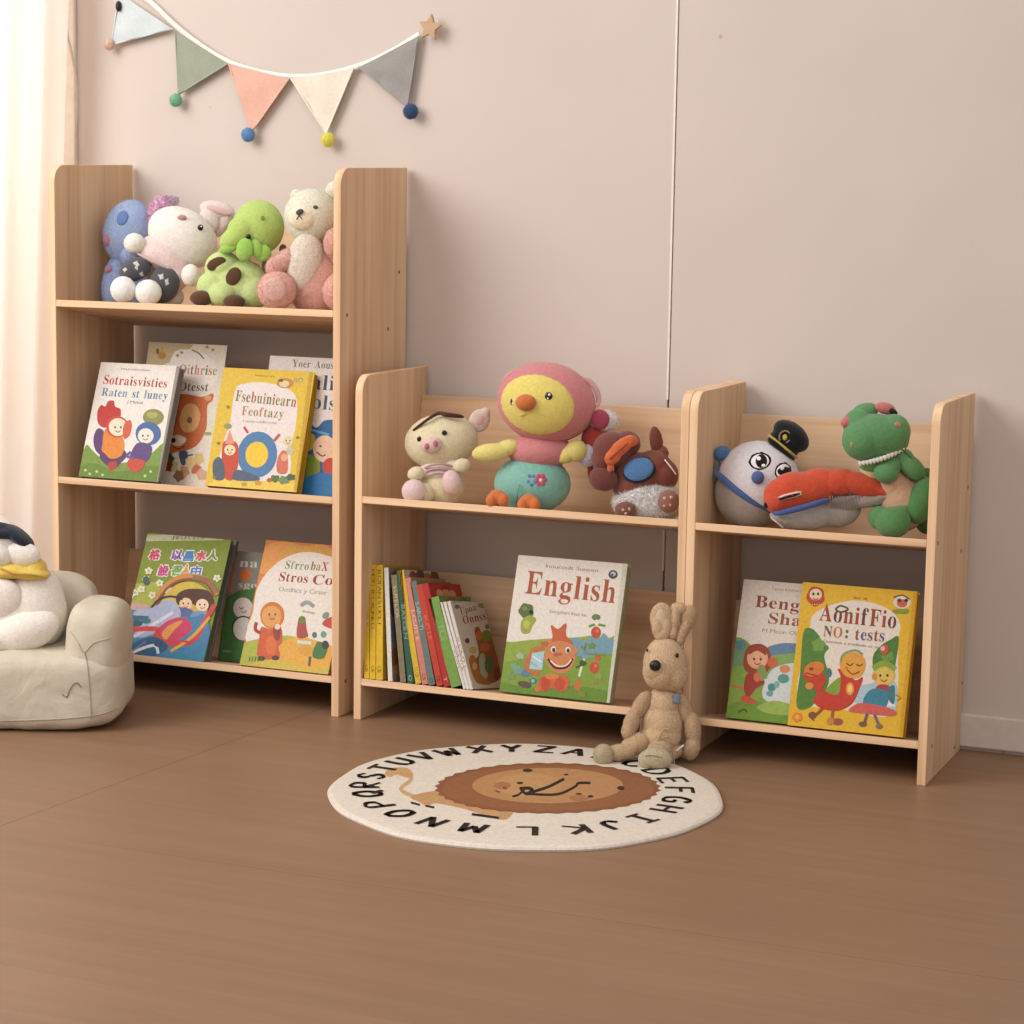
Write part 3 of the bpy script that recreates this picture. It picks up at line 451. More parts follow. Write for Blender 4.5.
 'S': 'A36,69 29,69 0,0 10,0 19,20 48,20 57,0 67,0|33,54 44,29 22,29;B8,0 31,0 42,2 49,6 53,12 54,18 53,25 50,30 45,34 38,36 43,39 46,42 48,46 48,51 47,57 43,63 37,67 27,68 8,68|17,59 26,59 32,59 36,57 38,54 38,50 37,45 35,42 30,40 24,39 17,39|17,30 29,30 36,29 41,27 43,24 44,20 44,16 41,12 37,10 30,9 17,9;C66,64 59,66 53,68 48,69 42,69 27,66 15,59 8,48 5,33 7,22 14,11 25,2 42,-1 49,0 55,1 61,3 66,5 66,16 60,12 54,10 48,9 43,8 31,10 23,15 17,23 15,34 17,44 23,53 31,58 42,60 48,60 54,58 59,56 66,53;D8,0 34,0 49,3 61,10 68,21 70,34 68,46 62,57 50,65 34,68 8,68|17,59 33,59 45,57 54,52 59,44 60,34 59,27 55,18 47,12 33,9 17,9;E46,68 8,68 8,0 47,0 47,9 17,9 17,30 45,30 45,39 17,39 17,59 46,59;F44,68 8,68 8,0 17,0 17,32 44,32 44,41 17,41 17,59 44,59;G67,34 44,34 44,25 58,25 58,11 54,10 50,9 47,8 43,8 32,10 23,15 17,24 15,34 17,44 23,53 31,58 41,60 48,60 54,58 60,56 66,53 66,63 59,66 53,68 47,69 42,69 27,66 15,59 8,48 5,34 8,20 15,9 27,2 41,-1 48,-1 54,0 61,2 67,5;H65,68 56,68 56,39 17,39 17,68 8,68 8,0 17,0 17,30 56,30 56,0 65,0;I17,68 8,68 8,0 17,0;J17,68 8,68 8,2 7,-5 6,-10 2,-13 -4,-14 -6,-14 -4,-23 -3,-23 -1,-23 7,-21 13,-17 16,-10 17,-1;K29,36 58,68 46,68 17,37 17,68 8,68 8,0 17,0 17,34 52,0 66,0;L17,68 7,68 7,0 48,0 48,9 17,9;M71,68 62,68 39,40 17,68 7,68 7,0 17,0 17,53 38,27 40,27 61,53 61,0 71,0;N71,68 61,68 61,15 15,68 7,68 7,0 17,0 17,53 62,0 71,0;O5,34 7,21 14,10 26,2 41,-1 56,2 68,10 75,21 78,34 75,48 68,59 56,66 41,69 26,66 15,59 7,48|15,34 17,44 22,53 31,58 41,60 52,58 60,53 66,44 68,34 66,24 60,16 52,10 41,8 31,10 22,16 17,24;P7,68 7,0 17,0 17,30 27,30 37,31 44,35 49,41 50,49 49,56 45,62 38,67 28,68|17,59 28,59 34,58 37,56 39,53 40,49 39,44 37,41 33,39 28,38 17,38;Q50,0 61,4 70,12 76,22 78,34 75,48 68,59 56,66 42,69 27,67 15,59 7,48 5,34 7,22 12,12 22,4 33,0 40,-5 48,-9 57,-12 67,-14 75,-5 70,-6 64,-5 58,-3|42,60 52,58 60,53 66,44 68,34 66,24 61,16 52,10 42,8 30,10 21,16 16,24 15,34 16,42 21,51 29,57;R8,68 8,0 18,0 18,30 22,30 25,29 29,27 34,22 40,14 49,0 60,0 57,4 55,7 53,10 51,14 47,19 44,25 40,29 36,32 41,35 44,39 47,44 47,49 46,57 41,63 34,67 25,68|18,60 24,60 30,59 34,57 36,54 37,50 37,45 34,42 30,39 24,38 18,38;S40,64 36,66 32,68 29,69 25,69 16,68 10,64 5,58 4,51 9,40 19,32 29,25 34,17 33,14 31,11 27,9 22,8 17,9 13,10 8,14 4,18 4,5 9,3 13,1 18,-1 24,-1 31,0 37,4 41,10 43,18 38,30 28,38 18,44 13,52 14,55 16,58 20,60 24,60 28,60 31,59 36,57 40,53;T59,68 2,68 2,59 25,59 25,0 35,0 35,59 59,59;U65,68 55,68 55,29 55,24 54,20 53,17 51,14 48,11 44,10 40,9 35,8 30,8 27,10 23,11 20,14 18,16 17,19 16,23 16,28 16,68 6,68 6,26 9,14 15,5 24,1 35,-1 48,1 57,7 63,15 65,27;V60,68 51,68 30,20 10,68 0,68 30,-1 32,-1;W104,68 94,68 76,21 57,68 48,68 29,21 10,68 0,68 28,-1 30,-1 52,55 75,-1 76,-1;X69,68 57,68 36,42 14,68 2,68 30,35 0,0 12,0 36,28 59,0 71,0 42,35;Y30,45 12,68 0,68 25,36 25,0 35,0 35,36 60,68 49,68;Z45,59 2,0 63,0 63,9 20,9 63,68 4,68 4,59;a41,8 38,6 36,6 35,6 35,8 35,31 33,38 30,42 25,45 18,46 14,45 10,44 6,42 4,40 4,30 7,33 10,36 14,37 18,37 24,36 26,30 26,27 18,24 12,22 8,20 4,16 3,10 3,6 6,2 9,0 14,-1 17,-1 20,0 23,2 26,4 28,0 33,-1 36,0 41,3|26,9 22,6 18,5 13,7 12,12 13,15 16,18 20,20 26,22;b15,68 6,68 6,3 10,1 14,0 18,-1 23,-1 33,1 40,6 45,13 47,23 45,32 41,39 35,44 27,46 24,46 21,45 18,44 15,42|15,33 20,37 25,38 30,37 34,34 37,29 38,22 36,16 34,12 29,9 24,8 19,8 15,9;c39,43 36,44 33,45 30,46 26,46 17,44 10,39 6,32 4,22 6,13 10,5 18,1 27,-1 31,-1 34,0 38,1 40,2 40,11 37,9 34,8 31,8 28,8 22,9 17,11 14,16 13,22 14,29 17,33 21,37 27,38 30,37 33,37 36,35 39,33;d45,68 36,68 36,44 31,45 27,46 18,44 11,40 6,32 4,24 6,14 10,6 17,2 26,0 45,0|36,8 27,8 21,9 16,12 14,16 14,22 15,29 17,34 22,37 28,38 32,37 36,36;e44,13 40,11 36,9 32,8 28,8 22,8 18,11 15,15 13,21 45,21 43,32 39,40 33,44 25,46 17,44 10,40 6,32 4,23 6,14 10,6 17,1 26,-1 31,-1 36,0 40,2 44,4|13,27 15,32 17,35 21,37 25,38 30,37 33,35 35,32 36,27;f30,68 24,69 20,69 16,67 13,65 10,62 9,58 8,54 7,48 7,45 1,45 1,37 7,37 7,0 16,0 16,37 24,37 24,45 16,45 16,49 17,54 18,57 21,60 26,60 28,60 30,60;g42,45 24,45 15,44 9,41 5,36 4,29 5,25 6,21 10,18 14,15 9,13 7,9 8,6 11,3 6,1 3,-1 1,-5 0,-9 2,-15 6,-19 12,-22 21,-23 30,-22 36,-19 40,-15 42,-9 41,-5 39,-1 35,2 29,4 23,5 19,6 16,8 15,10 17,12 22,13 28,15 33,18 36,23 38,28 37,33 33,38 42,38|30,29 29,26 27,23 24,22 21,21 17,21 14,23 13,26 12,29 13,32 15,35 17,37 21,37 27,35|33,-9 32,-12 30,-14 26,-15 21,-16 16,-15 12,-14 9,-12 8,-9 9,-6 11,-4 14,-3 19,-2 23,-3 28,-4 32,-6;h15,68 6,68 6,0 15,0 15,32 18,35 21,37 23,38 26,39 30,38 33,36 34,32 35,28 35,0 44,0 44,28 43,36 40,41 35,45 29,46 25,45 21,44 18,42 15,39;i15,45 7,45 7,0 15,0|16,59 15,62 11,64 7,62 6,59 7,55 11,53 15,55;j15,45 6,45 6,-7 4,-13 -1,-16 6,-23 10,-20 13,-17 14,-12 15,-6|16,59 14,62 11,64 7,62 5,59 7,55 11,53 14,55;k46,45 35,45 16,23 38,0 50,0 27,23|15,68 6,68 6,0 15,0;l15,68 7,68 7,0 15,0;m6,45 6,0 15,0 15,33 17,35 20,37 23,38 26,38 29,38 32,36 33,33 34,28 34,0 43,0 43,33 48,37 53,38 57,38 60,36 62,32 62,28 62,0 71,0 71,28 70,35 67,41 62,45 56,46 52,45 48,43 44,41 41,38 39,41 36,44 32,45 28,46 25,45 22,44 18,42 15,39 15,45;n15,45 6,45 6,0 15,0 15,32 18,35 21,37 23,38 26,39 30,38 33,36 34,32 35,28 35,0 44,0 44,28 43,36 39,41 35,45 29,46 25,45 21,44 18,42 15,39;o27,46 18,44 10,39 5,32 4,23 5,13 10,6 18,1 27,-1 37,1 45,6 50,13 52,23 50,32 45,39 37,44|27,38 33,37 38,34 41,29 43,23 41,16 38,11 34,8 27,7 21,8 17,11 14,16 13,23 14,29 17,34 21,37;p15,1 19,0 24,-1 33,1 40,6 45,13 46,22 45,32 40,39 32,43 21,45 6,45 6,-23 15,-23|15,37 23,37 29,36 34,33 36,28 37,22 36,16 33,11 29,8 23,7 19,8 15,9;q35,-23 44,-23 44,45 28,45 15,42 8,36 4,29 4,22 5,13 10,6 17,1 26,-1 31,0 35,1|35,37 35,9 31,7 27,7 21,8 17,11 14,16 13,22 14,29 17,33 22,36 27,37;r7,45 7,0 16,0 16,24 17,29 19,33 22,36 27,37 31,36 35,33 40,41 34,45 29,46 26,45 23,43 19,40 16,35 16,45;s32,42 29,44 26,45 22,46 19,46 13,45 8,43 5,39 4,34 8,26 15,21 22,16 25,12 23,8 19,7 16,7 12,8 8,10 4,13 4,3 8,1 12,0 16,-1 20,-1 26,0 30,3 33,7 35,12 34,16 32,18 29,22 24,25 19,28 16,30 14,32 14,34 15,37 19,38 22,38 25,37 29,35 32,33;t17,54 0,38 0,37 8,37 8,13 9,8 11,3 16,0 22,-1 28,0 33,2 33,10 28,8 23,7 19,9 17,14 17,37 31,37 31,45 17,45;u44,0 44,45 35,45 35,13 32,10 30,8 27,7 24,7 20,7 17,9 15,12 15,16 15,45 6,45 6,17 7,9 10,4 15,0 22,-1 25,0 28,1 32,3 35,6 35,0;v21,-1 24,-1 43,45 34,45 22,17 10,45 0,45;w39,45 33,45 21,18 10,45 0,45 20,-1 23,-1 36,31 49,-1 52,-1 72,45 62,45 51,18;x49,45 37,45 25,30 11,45 0,45 19,23 0,0 11,0 25,16 39,0 50,0 30,23;y44,45 34,45 22,20 10,45 0,45 17,10 2,-23 12,-23;z40,45 2,45 2,37 25,37 1,0 41,0 41,8 17,8',
 'K': '格20,23 28,23 26,20 24,17 21,20|7,29 7,22 2,22 2,19 7,19 6,16 4,12 3,9 1,6 2,5 2,4 5,8 7,14 7,-3 10,-3 10,15 11,12 12,10 14,12 12,15 10,18 10,19 14,19 13,19 14,18 15,17 17,19 18,21 20,18 22,16 17,12 12,10 13,9 13,8 15,9 16,9 16,-3 19,-3 19,-1 28,-1 28,-3 31,-3 31,9 33,9 33,10 34,11 29,13 25,16 29,20 31,25 29,26 21,26 22,27 23,29 20,29 18,24 14,20 14,22 10,22 10,29|19,1 19,8 28,8 28,1|18,10 21,12 24,14 26,12 30,10;以13,25 16,21 18,17 21,18 18,22 15,26|27,28 26,18 23,9 19,3 12,-1 13,-2 14,-3 17,-1 20,1 23,3 24,6 28,1 32,-3 34,-1 32,1 30,3 28,6 26,8 27,12 28,17 29,22 29,28|5,1 6,1 8,2 11,4 17,7 17,8 17,10 8,6 8,27 6,27 6,6 5,4 4,3 4,2;昌10,21 25,21 25,18 10,18|10,26 25,26 25,23 10,23|7,28 7,15 28,15 28,28|7,5 28,5 28,1 7,1|7,7 7,10 28,10 28,7|4,13 4,-3 7,-3 7,-1 28,-1 28,-3 31,-3 31,13;水2,20 2,18 11,18 9,13 7,9 5,5 1,3 2,2 4,1 7,4 10,8 13,14 14,20 13,21 12,20|29,23 25,19 22,15 20,18 19,21 19,29 16,29 16,1 16,0 15,0 14,0 11,0 12,-1 12,-3 15,-3 18,-2 19,-1 19,1 19,16 22,11 25,7 28,3 32,1 33,2 34,3 31,5 28,7 25,10 23,13 27,17 31,21;人16,29 16,23 14,15 10,6 2,-1 3,-2 4,-3 9,1 13,6 16,11 18,17 19,12 22,6 26,1 32,-3 33,-1 34,0 26,5 22,12 20,19 19,24 19,27 19,29;設3,19 3,17 14,17 14,19|3,14 3,12 14,12 14,14|2,23 2,21 15,21 15,23|5,29 7,26 8,24 10,25 9,27 8,30|15,14 15,11 18,11 16,11 18,7 21,3 18,1 14,0 14,10 3,10 3,-2 5,-2 5,-1 13,-1 14,-2 15,-3 19,-1 23,1 27,-1 32,-3 33,-1 34,0 29,1 25,3 29,8 32,13 30,14|5,7 11,7 11,2 5,2|18,28 18,24 17,20 14,17 15,16 15,15 19,19 20,24 20,26 26,26 26,20 27,17 29,16 31,16 32,16 33,17 33,18 33,19 32,19 31,19 29,19 29,20 29,28|28,11 26,8 23,5 21,8 18,11;召6,12 6,-3 9,-3 9,-1 27,-1 27,-3 29,-3 29,12|9,1 9,9 27,9 27,1|4,27 4,25 14,25 13,21 10,18 7,15 1,13 2,12 3,11 9,13 13,17 15,21 17,25 28,25 27,19 26,16 25,16 24,16 22,16 19,16 20,15 20,14 23,13 25,13 27,14 28,15 29,18 30,26 30,27;由7,10 16,10 16,2 7,2|28,10 28,2 19,2 19,10|7,12 7,20 16,20 16,12|28,12 19,12 19,20 28,20|16,29 16,23 4,23 4,-3 7,-3 7,-1 28,-1 28,-3 31,-3 31,23 19,23 19,29',
}.items()}
# ------------------------------------------------------------------ the room
WALL_Y = .298
def structure(o): o['kind'] = 'structure'; return o
m, nt, b = newmat('floor_vinyl')
mp = mapping(nt, (1.6, 34., 1.)); n1 = node(nt, 'ShaderNodeTexNoise', Scale=1., Detail=5., Roughness=.6, Distortion=.4); nt.links.new(mp.outputs[0], n1.inputs['Vector'])
mp2 = mapping(nt, (2.2, 3.5, 1.)); n2 = node(nt, 'ShaderNodeTexNoise', Scale=1., Detail=3.); nt.links.new(mp2.outputs[0], n2.inputs['Vector'])
ad = node(nt, 'ShaderNodeMath', operation='MULTIPLY_ADD'); ad.inputs[1].default_value = .45
nt.links.new(n2.outputs[0], ad.inputs[0]); nt.links.new(n1.outputs[0], ad.inputs[2])
rp = ramp(nt, ad.outputs[0], [(.45, (134, 103, 79)), (.72, (141, 109, 84)), (.95, (147, 115, 90))])
# seams between the long boards: one across at x=.55 and faint ones along X
tc = nt.nodes.new('ShaderNodeTexCoord'); sx = nt.nodes.new('ShaderNodeSeparateXYZ'); nt.links.new(tc.outputs['Object'], sx.inputs[0])
def seam(out, off, per, wid):
    a = node(nt, 'ShaderNodeMath', operation='ADD'); a.inputs[1].default_value = off; nt.links.new(out, a.inputs[0])
    q = node(nt, 'ShaderNodeMath', operation='PINGPONG'); q.inputs[1].default_value = per/2; nt.links.new(a.outputs[0], q.inputs[0])
    l = node(nt, 'ShaderNodeMath', operation='LESS_THAN'); l.inputs[1].default_value = wid; nt.links.new(q.outputs[0], l.inputs[0]); return l
mul = node(nt, 'ShaderNodeMath', operation='MULTIPLY_ADD'); mul.inputs[1].default_value = -.07
nt.links.new(sx.outputs[1], mul.inputs[0]); nt.links.new(sx.outputs[0], mul.inputs[2])
s1 = seam(mul.outputs[0], -.5835, 7.0, .0011); s2 = seam(sx.outputs[1], .92, .98, .0006)
mxs = node(nt, 'ShaderNodeMath', operation='MAXIMUM'); nt.links.new(s1.outputs[0], mxs.inputs[0]); nt.links.new(s2.outputs[0], mxs.inputs[1])
mc = node(nt, 'ShaderNodeMix', data_type='RGBA'); mc.inputs[7].default_value = (*lin((104, 72, 51)), 1)
nt.links.new(mxs.outputs[0], mc.inputs[0]); nt.links.new(rp.outputs[0], mc.inputs[6]); nt.links.new(mc.outputs[2], b.inputs['Base Color'])
b.inputs['Roughness'].default_value = .42; b.inputs['Specular IOR Level'].default_value = .3
bump(nt, b, n1.outputs[0], .05, .001)
bm = bmesh.new(); box(bm, (-2.2, -4.6, -.05), (4.2, WALL_Y+.1, 0)); structure(bm_obj('floor', bm, m))

m, nt, b = newmat('wall_panel')
n1 = node(nt, 'ShaderNodeTexNoise', Scale=3., Detail=3.); nt.links.new(mapping(nt, (1, 1, 1)).outputs[0], n1.inputs['Vector'])
r1 = ramp(nt, n1.outputs[0], [(.3, (206, 194, 186)), (.7, (211, 199, 191))])
vo = node(nt, 'ShaderNodeTexVoronoi', Scale=9.); nt.links.new(mapping(nt, (1, 1, 1)).outputs[0], vo.inputs['Vector'])
ls = node(nt, 'ShaderNodeMath', operation='LESS_THAN'); ls.inputs[1].default_value = .035; nt.links.new(vo.outputs['Distance'], ls.inputs[0])
ns = node(nt, 'ShaderNodeTexNoise', Scale=5.); nt.links.new(mapping(nt, (1, 1, 1)).outputs[0], ns.inputs['Vector'])
gt = node(nt, 'ShaderNodeMath', operation='GREATER_THAN'); gt.inputs[1].default_value = .46; nt.links.new(ns.outputs[0], gt.inputs[0])
fm = node(nt, 'ShaderNodeMath', operation='MULTIPLY'); nt.links.new(ls.outputs[0], fm.inputs[0]); nt.links.new(gt.outputs[0], fm.inputs[1])
f2 = node(nt, 'ShaderNodeMath', operation='MULTIPLY'); f2.inputs[1].default_value = .55; nt.links.new(fm.outputs[0], f2.inputs[0])
mw = node(nt, 'ShaderNodeMix', data_type='RGBA'); mw.inputs[7].default_value = (*lin((176, 140, 118)), 1)
nt.links.new(f2.outputs[0], mw.inputs[0]); nt.links.new(r1.outputs[0], mw.inputs[6]); nt.links.new(mw.outputs[2], b.inputs['Base Color'])
b.inputs['Roughness'].default_value = .7; b.inputs['Specular IOR Level'].default_value = .15
n3 = node(nt, 'ShaderNodeTexNoise', Scale=9., Detail=4.); nt.links.new(mapping(nt, (1, 1, 1)).outputs[0], n3.inputs['Vector'])
bump(nt, b, n3.outputs[0], .12, .004)
WALLM = m
SEAM = 1.2055
bm = bmesh.new()
box(bm, (-.163, WALL_Y, 0), (SEAM-.0022, WALL_Y+.09, 2.5)); box(bm, (SEAM+.0022, WALL_Y, 0), (4.2, WALL_Y+.09, 2.5))
box(bm, (SEAM-.0022, WALL_Y+.012, 0), (SEAM+.0022, WALL_Y+.09, 2.5))
box(bm, (-2.2, WALL_Y, 0), (-1.6, WALL_Y+.09, 2.5)); box(bm, (-1.6, WALL_Y, 2.2), (-.163, WALL_Y+.09, 2.5))
structure(bm_obj('wall_back', bm, WALLM))
TRIM = plain((226, 220, 212), .5, .3, 'painted_trim')
bm = bmesh.new(); box(bm, (SEAM-.0035, WALL_Y-.0022, .62), (SEAM+.0004, WALL_Y+.004, 2.5)); box(bm, (SEAM-.0035, WALL_Y-.0022, .288), (SEAM+.0004, WALL_Y+.004, .4))
structure(bm_obj('trim_1', bm, plain((236, 228, 220), .5, .3, 'painted_trim')))
bm = bmesh.new()
box(bm, (-.163, WALL_Y-.012, 0), (-.128, WALL_Y, 2.26)); box(bm, (-1.64, WALL_Y-.012, 2.2), (-.163, WALL_Y, 2.26))
structure(bevel(bm_obj('trim_2', bm, plain((236, 226, 214), .5, .3, 'painted_trim')), .003))
bm = bmesh.new(); box(bm, (-.128, WALL_Y-.010, .006), (4.2, WALL_Y, .069)); structure(bevel(bm_obj('baseboard_back', bm, plain((214, 205, 196), .5, .3, 'painted_trim')), .004))
# french window behind the curtain
bm = bmesh.new()
for a in (-1.6, -.91, -.213): box(bm, (a, WALL_Y+.03, 0), (a+.05, WALL_Y+.08, 2.2))
for z in (0, 2.14): box(bm, (-1.6, WALL_Y+.03, z), (-.163, WALL_Y+.08, z+.06))
wf = structure(bm_obj('window_1', bm, TRIM))
m, nt, b = newmat('window_glass'); b.inputs['Roughness'].default_value = 0; b.inputs['Transmission Weight'].default_value = 1; b.inputs['IOR'].default_value = 1.05
bm = bmesh.new(); box(bm, (-1.56, WALL_Y+.052, .05), (-.2, WALL_Y+.058, 2.15)); bm_obj('pane', bm, m, wf)

# ------------------------------------------------------------------ curtain and its cord
m, nt, b = newmat('curtain_sheer')
b.inputs['Base Color'].default_value = (*lin((252, 243, 234)), 1); b.inputs['Roughness'].default_value = .9
tr = nt.nodes.new('ShaderNodeBsdfTranslucent'); tr.inputs[0].default_value = (*lin((255, 243, 232)), 1)
mx = nt.nodes.new('ShaderNodeMixShader'); mx.inputs[0].default_value = .45
nt.links.new(b.outputs[0], mx.inputs[1]); nt.links.new(tr.outputs[0], mx.inputs[2]); nt.links.new(mx.outputs[0], nt.nodes['Material Output'].inputs[0])
V, Fc = [], []; NX, NZ = 260, 24
XT, XB = atY(67, 0, .205), atY(49, 560, .205)
for j in range(NZ+1):
    z = .012 + 2.2*j/NZ
    xr = XB.x+(XT.x-XB.x)*min(1, max(0, (z-XB.z)/(XT.z-XB.z)))
    for i in range(NX+1):
        t = i/NX
        x = -1.5 + (1.5+xr)*t
        y = .205 + .022*math.sin(t*88+1.3*math.sin(t*13)) + .006*math.sin(t*210+z*1.5)
        V.append((x, y, z))
for j in range(NZ):
    for i in range(NX):
        a = j*(NX+1)+i; Fc.append((a, a+1, a+NX+2, a+NX+1))
o = mesh_obj('curtain', V, Fc, m, None, True)
prop(o, 'sheer white floor-length curtain hanging left of the tall bookshelf', 'curtain')
pts = [(64, -40), (64.5, 5), (67, 32), (72, 55), (76.5, 82), (77, 110), (75.5, 140), (75, 175), (74, 260)]
V, Fc = tube_geo(smooth_path([atY(x, y, .262) for x, y in pts], 6), .0028, 8)
o = mesh_obj('hanging_cord', V, Fc, plain((206, 190, 178), .6, .3), None, True)
prop(o, 'thin pale cord hanging beside the white curtain edge', 'cord')

# ------------------------------------------------------------------ the three bookshelves
T = .0158; DEP = .285; SL = .178
X1R, X2L, X2R, X3R = .6369, .6851, 1.3325, 1.7799
X3L = X2R + T + .0003
H1, H23 = 1.05, .6633
WV, WH, WE = wood(2), wood(0), wood(0, 1.09, 'pine_edge')
WEV = wood(2, 1.1, 'pine_edge')
SCREW = plain((120, 84, 60), .5, .4, 'screw')
def bookshelf(label, xl, xr, H, rear, shelves, boards, screws):
    ro = empty('bookshelf', (xl, 0, 0), label, 'bookshelf', 'pine book display units against the wall')
    for k, x in enumerate((xl, xr)):
        R = .034
        prof = [(0, 0), (0, H-R)] + [(R-R*math.cos(a), H-R+R*math.sin(a)) for a in [math.pi/2*i/8 for i in range(1, 9)]] + [(DEP, H+rear), (DEP, 0)]
        bm = bmesh.new(); prism(bm, prof, x-xl, x-xl+T, lambda i: 1)
        p = bevel(bm_obj('side_panel', bm, [WV, WEV], ro), .0016)
        for sx_, sy_ in screws:
            if k == 0: continue
            q = atX(sx_, sy_, x+T)
            bm = bmesh.new(); bmesh.ops.create_cone(bm, cap_ends=True, segments=14, radius1=.0034, radius2=.0034, depth=.0012, matrix=Matrix.Translation((x-xl+T, q.y, q.z))@Matrix.Rotation(math.pi/2, 4, 'Y'))
            bm_obj('screw', bm, SCREW, p)
    for s_ in shelves:
        th = .0135
        prof = [(.0006, s_-th), (.0006, s_), (DEP-.001, s_-SL*DEP), (DEP-.001, s_-th-SL*DEP)]
        bm = bmesh.new(); prism(bm, prof, T, xr-xl, lambda i: 1 if i == 0 else 0)
        bevel(bm_obj('shelf_board', bm, [WH, WE], ro), .001)
    for s_, top in boards:
        y0 = .222; z0 = s_-SL*y0; y1 = y0+SL*(top-z0)
        prof = [(y0, z0), (y1, top), (min(y1+.012, DEP), top-.002), (y0+.012, z0-SL*.012)]
        bm = bmesh.new(); prism(bm, prof, T, xr-xl)
        bevel(bm_obj('back_board', bm, WH, ro), .0012)
    return ro
S11, S12, S13, S21, S22, S31, S32 = .7837, .4288, .0795, .4344, .0815, .4314, .0778
bookshelf('tall three-tier pine bookshelf, the highest unit, left beside the curtain', 0, X1R, H1, .005, (S11, S12, S13),
          ((S11, .935), (S12, .59), (S13, .247)), ((399, 272), (347, 315), (388, 329), (388, 480), (345.5, 681), (399, 388)))
bookshelf('wide two-tier pine bookshelf in the middle holding the English book', X2L, X2R, H23, 0, (S21, S22), ((S21, .608), (S22, .2545)), ())
bookshelf('narrow two-tier pine bookshelf at the right end holding the plush dinosaur', X3L, X3R, H23, 0, (S31, S32), ((S31, .605), (S32, .25)),
          ((968, 487), (938, 543), (961, 551), (962, 683), (932, 746), (954, 747.5)))
def shelf_z(s_, y): return s_-SL*y

# ------------------------------------------------------------------ light
w = bpy.data.worlds.new('world'); sc.world = w; w.use_nodes = True
bg = w.node_tree.nodes['Background']; bg.inputs[0].default_value = (*lin((255, 249, 244)), 1); bg.inputs[1].default_value = .66
def area(name, loc, target, size, power, col):
    d = bpy.data.lights.new(name, 'AREA'); d.shape = 'DISK'; d.size = size; d.energy = power; d.color = lin(col)
    o = bpy.data.objects.new(name, d); COL.objects.link(o); o.location = loc
    o.rotation_euler = (Vector(target)-Vector(loc)).to_track_quat('-Z', 'Y').to_euler()
    return o
area('key_light', (-1.1, -2.3, 2.5), (.5, .2, .6), 2.4, 98, (255, 249, 243))
area('fill_light', (2.6, -3.4, 3.2), (1.0, 0, .4), 2.6, 27, (255, 249, 244))
area('window_light', (-.9, .8, 1.5), (-.6, -.5, .8), 1.2, 22, (255, 250, 245))
sc.view_settings.view_transform = 'Standard'; sc.view_settings.look = 'None'
sc.view_settings.exposure = 0.0
# ------------------------------------------------------------------ books standing face-out
Wt, Cr = (238, 232, 224), (228, 220, 206)
BACK = {}
def book(label, crop, BL, BR, TL, Y0, th, cov, pages, art, spine=None, group=None, zfix=None, h=None, w=None):
    q = lambda p: (crop[0]+p[0]/crop[2], crop[1]+p[1]/crop[2])
    P0 = atY(*q(BL), Y0)
    if w is None: w = atY(*q(BR), Y0).x-P0.x
    Tp = atX(*q(TL), P0.x)
    if zfix is not None:                     # the bottom edge is hidden: it stands on the shelf at depth Y0
        P0.z = zfix
    lean = math.atan2(Tp.y-P0.y, Tp.z-P0.z); hh = math.hypot(Tp.y-P0.y, Tp.z-P0.z) if h is None else h
    ro = empty('book', P0, label, 'book', group)
    ro.rotation_euler = (-lean, 0, 0)
    R = Matrix.Rotation(-lean, 4, 'X'); M = Matrix.Translation(P0) @ R; inv = M.inverted()
    bm = bmesh.new(); lay = bm.loops.layers.float_color.new('Col')
    bt = .0022
    cbox(bm, lay, (0, 0, 0), (w, bt, hh), cov)
    cbox(bm, lay, (0, bt, 0), (bt, th-bt, hh), spine or cov)
    cbox(bm, lay, (0, th-bt, 0), (w, th, hh), spine or cov)
    bmesh.ops.recalc_face_normals(bm, faces=bm.faces)
    a = Art(crop, P0, R.to_3x3() @ Vector((1, 0, 0)), R.to_3x3() @ Vector((0, 0, 1)), R.to_3x3() @ Vector((0, -1, 0)), w, hh)
    a.k = 2
    ud = (TL[0]-BL[0], TL[1]-BL[1]); a.up = ud
    art(a); a.add(bm, lay, inv)
    me = bpy.data.meshes.new('cover'); bm.to_mesh(me); bm.free(); me.materials.append(printed())
    c = bpy.data.objects.new('cover', me); COL.objects.link(c); c.parent = ro
    bm = bmesh.new(); box(bm, (bt, bt, .003), (w-.0025, th-bt, hh-.003))
    bm_obj('pages', bm, plain(pages, .8, .1, 'paper'), ro)
    return ro

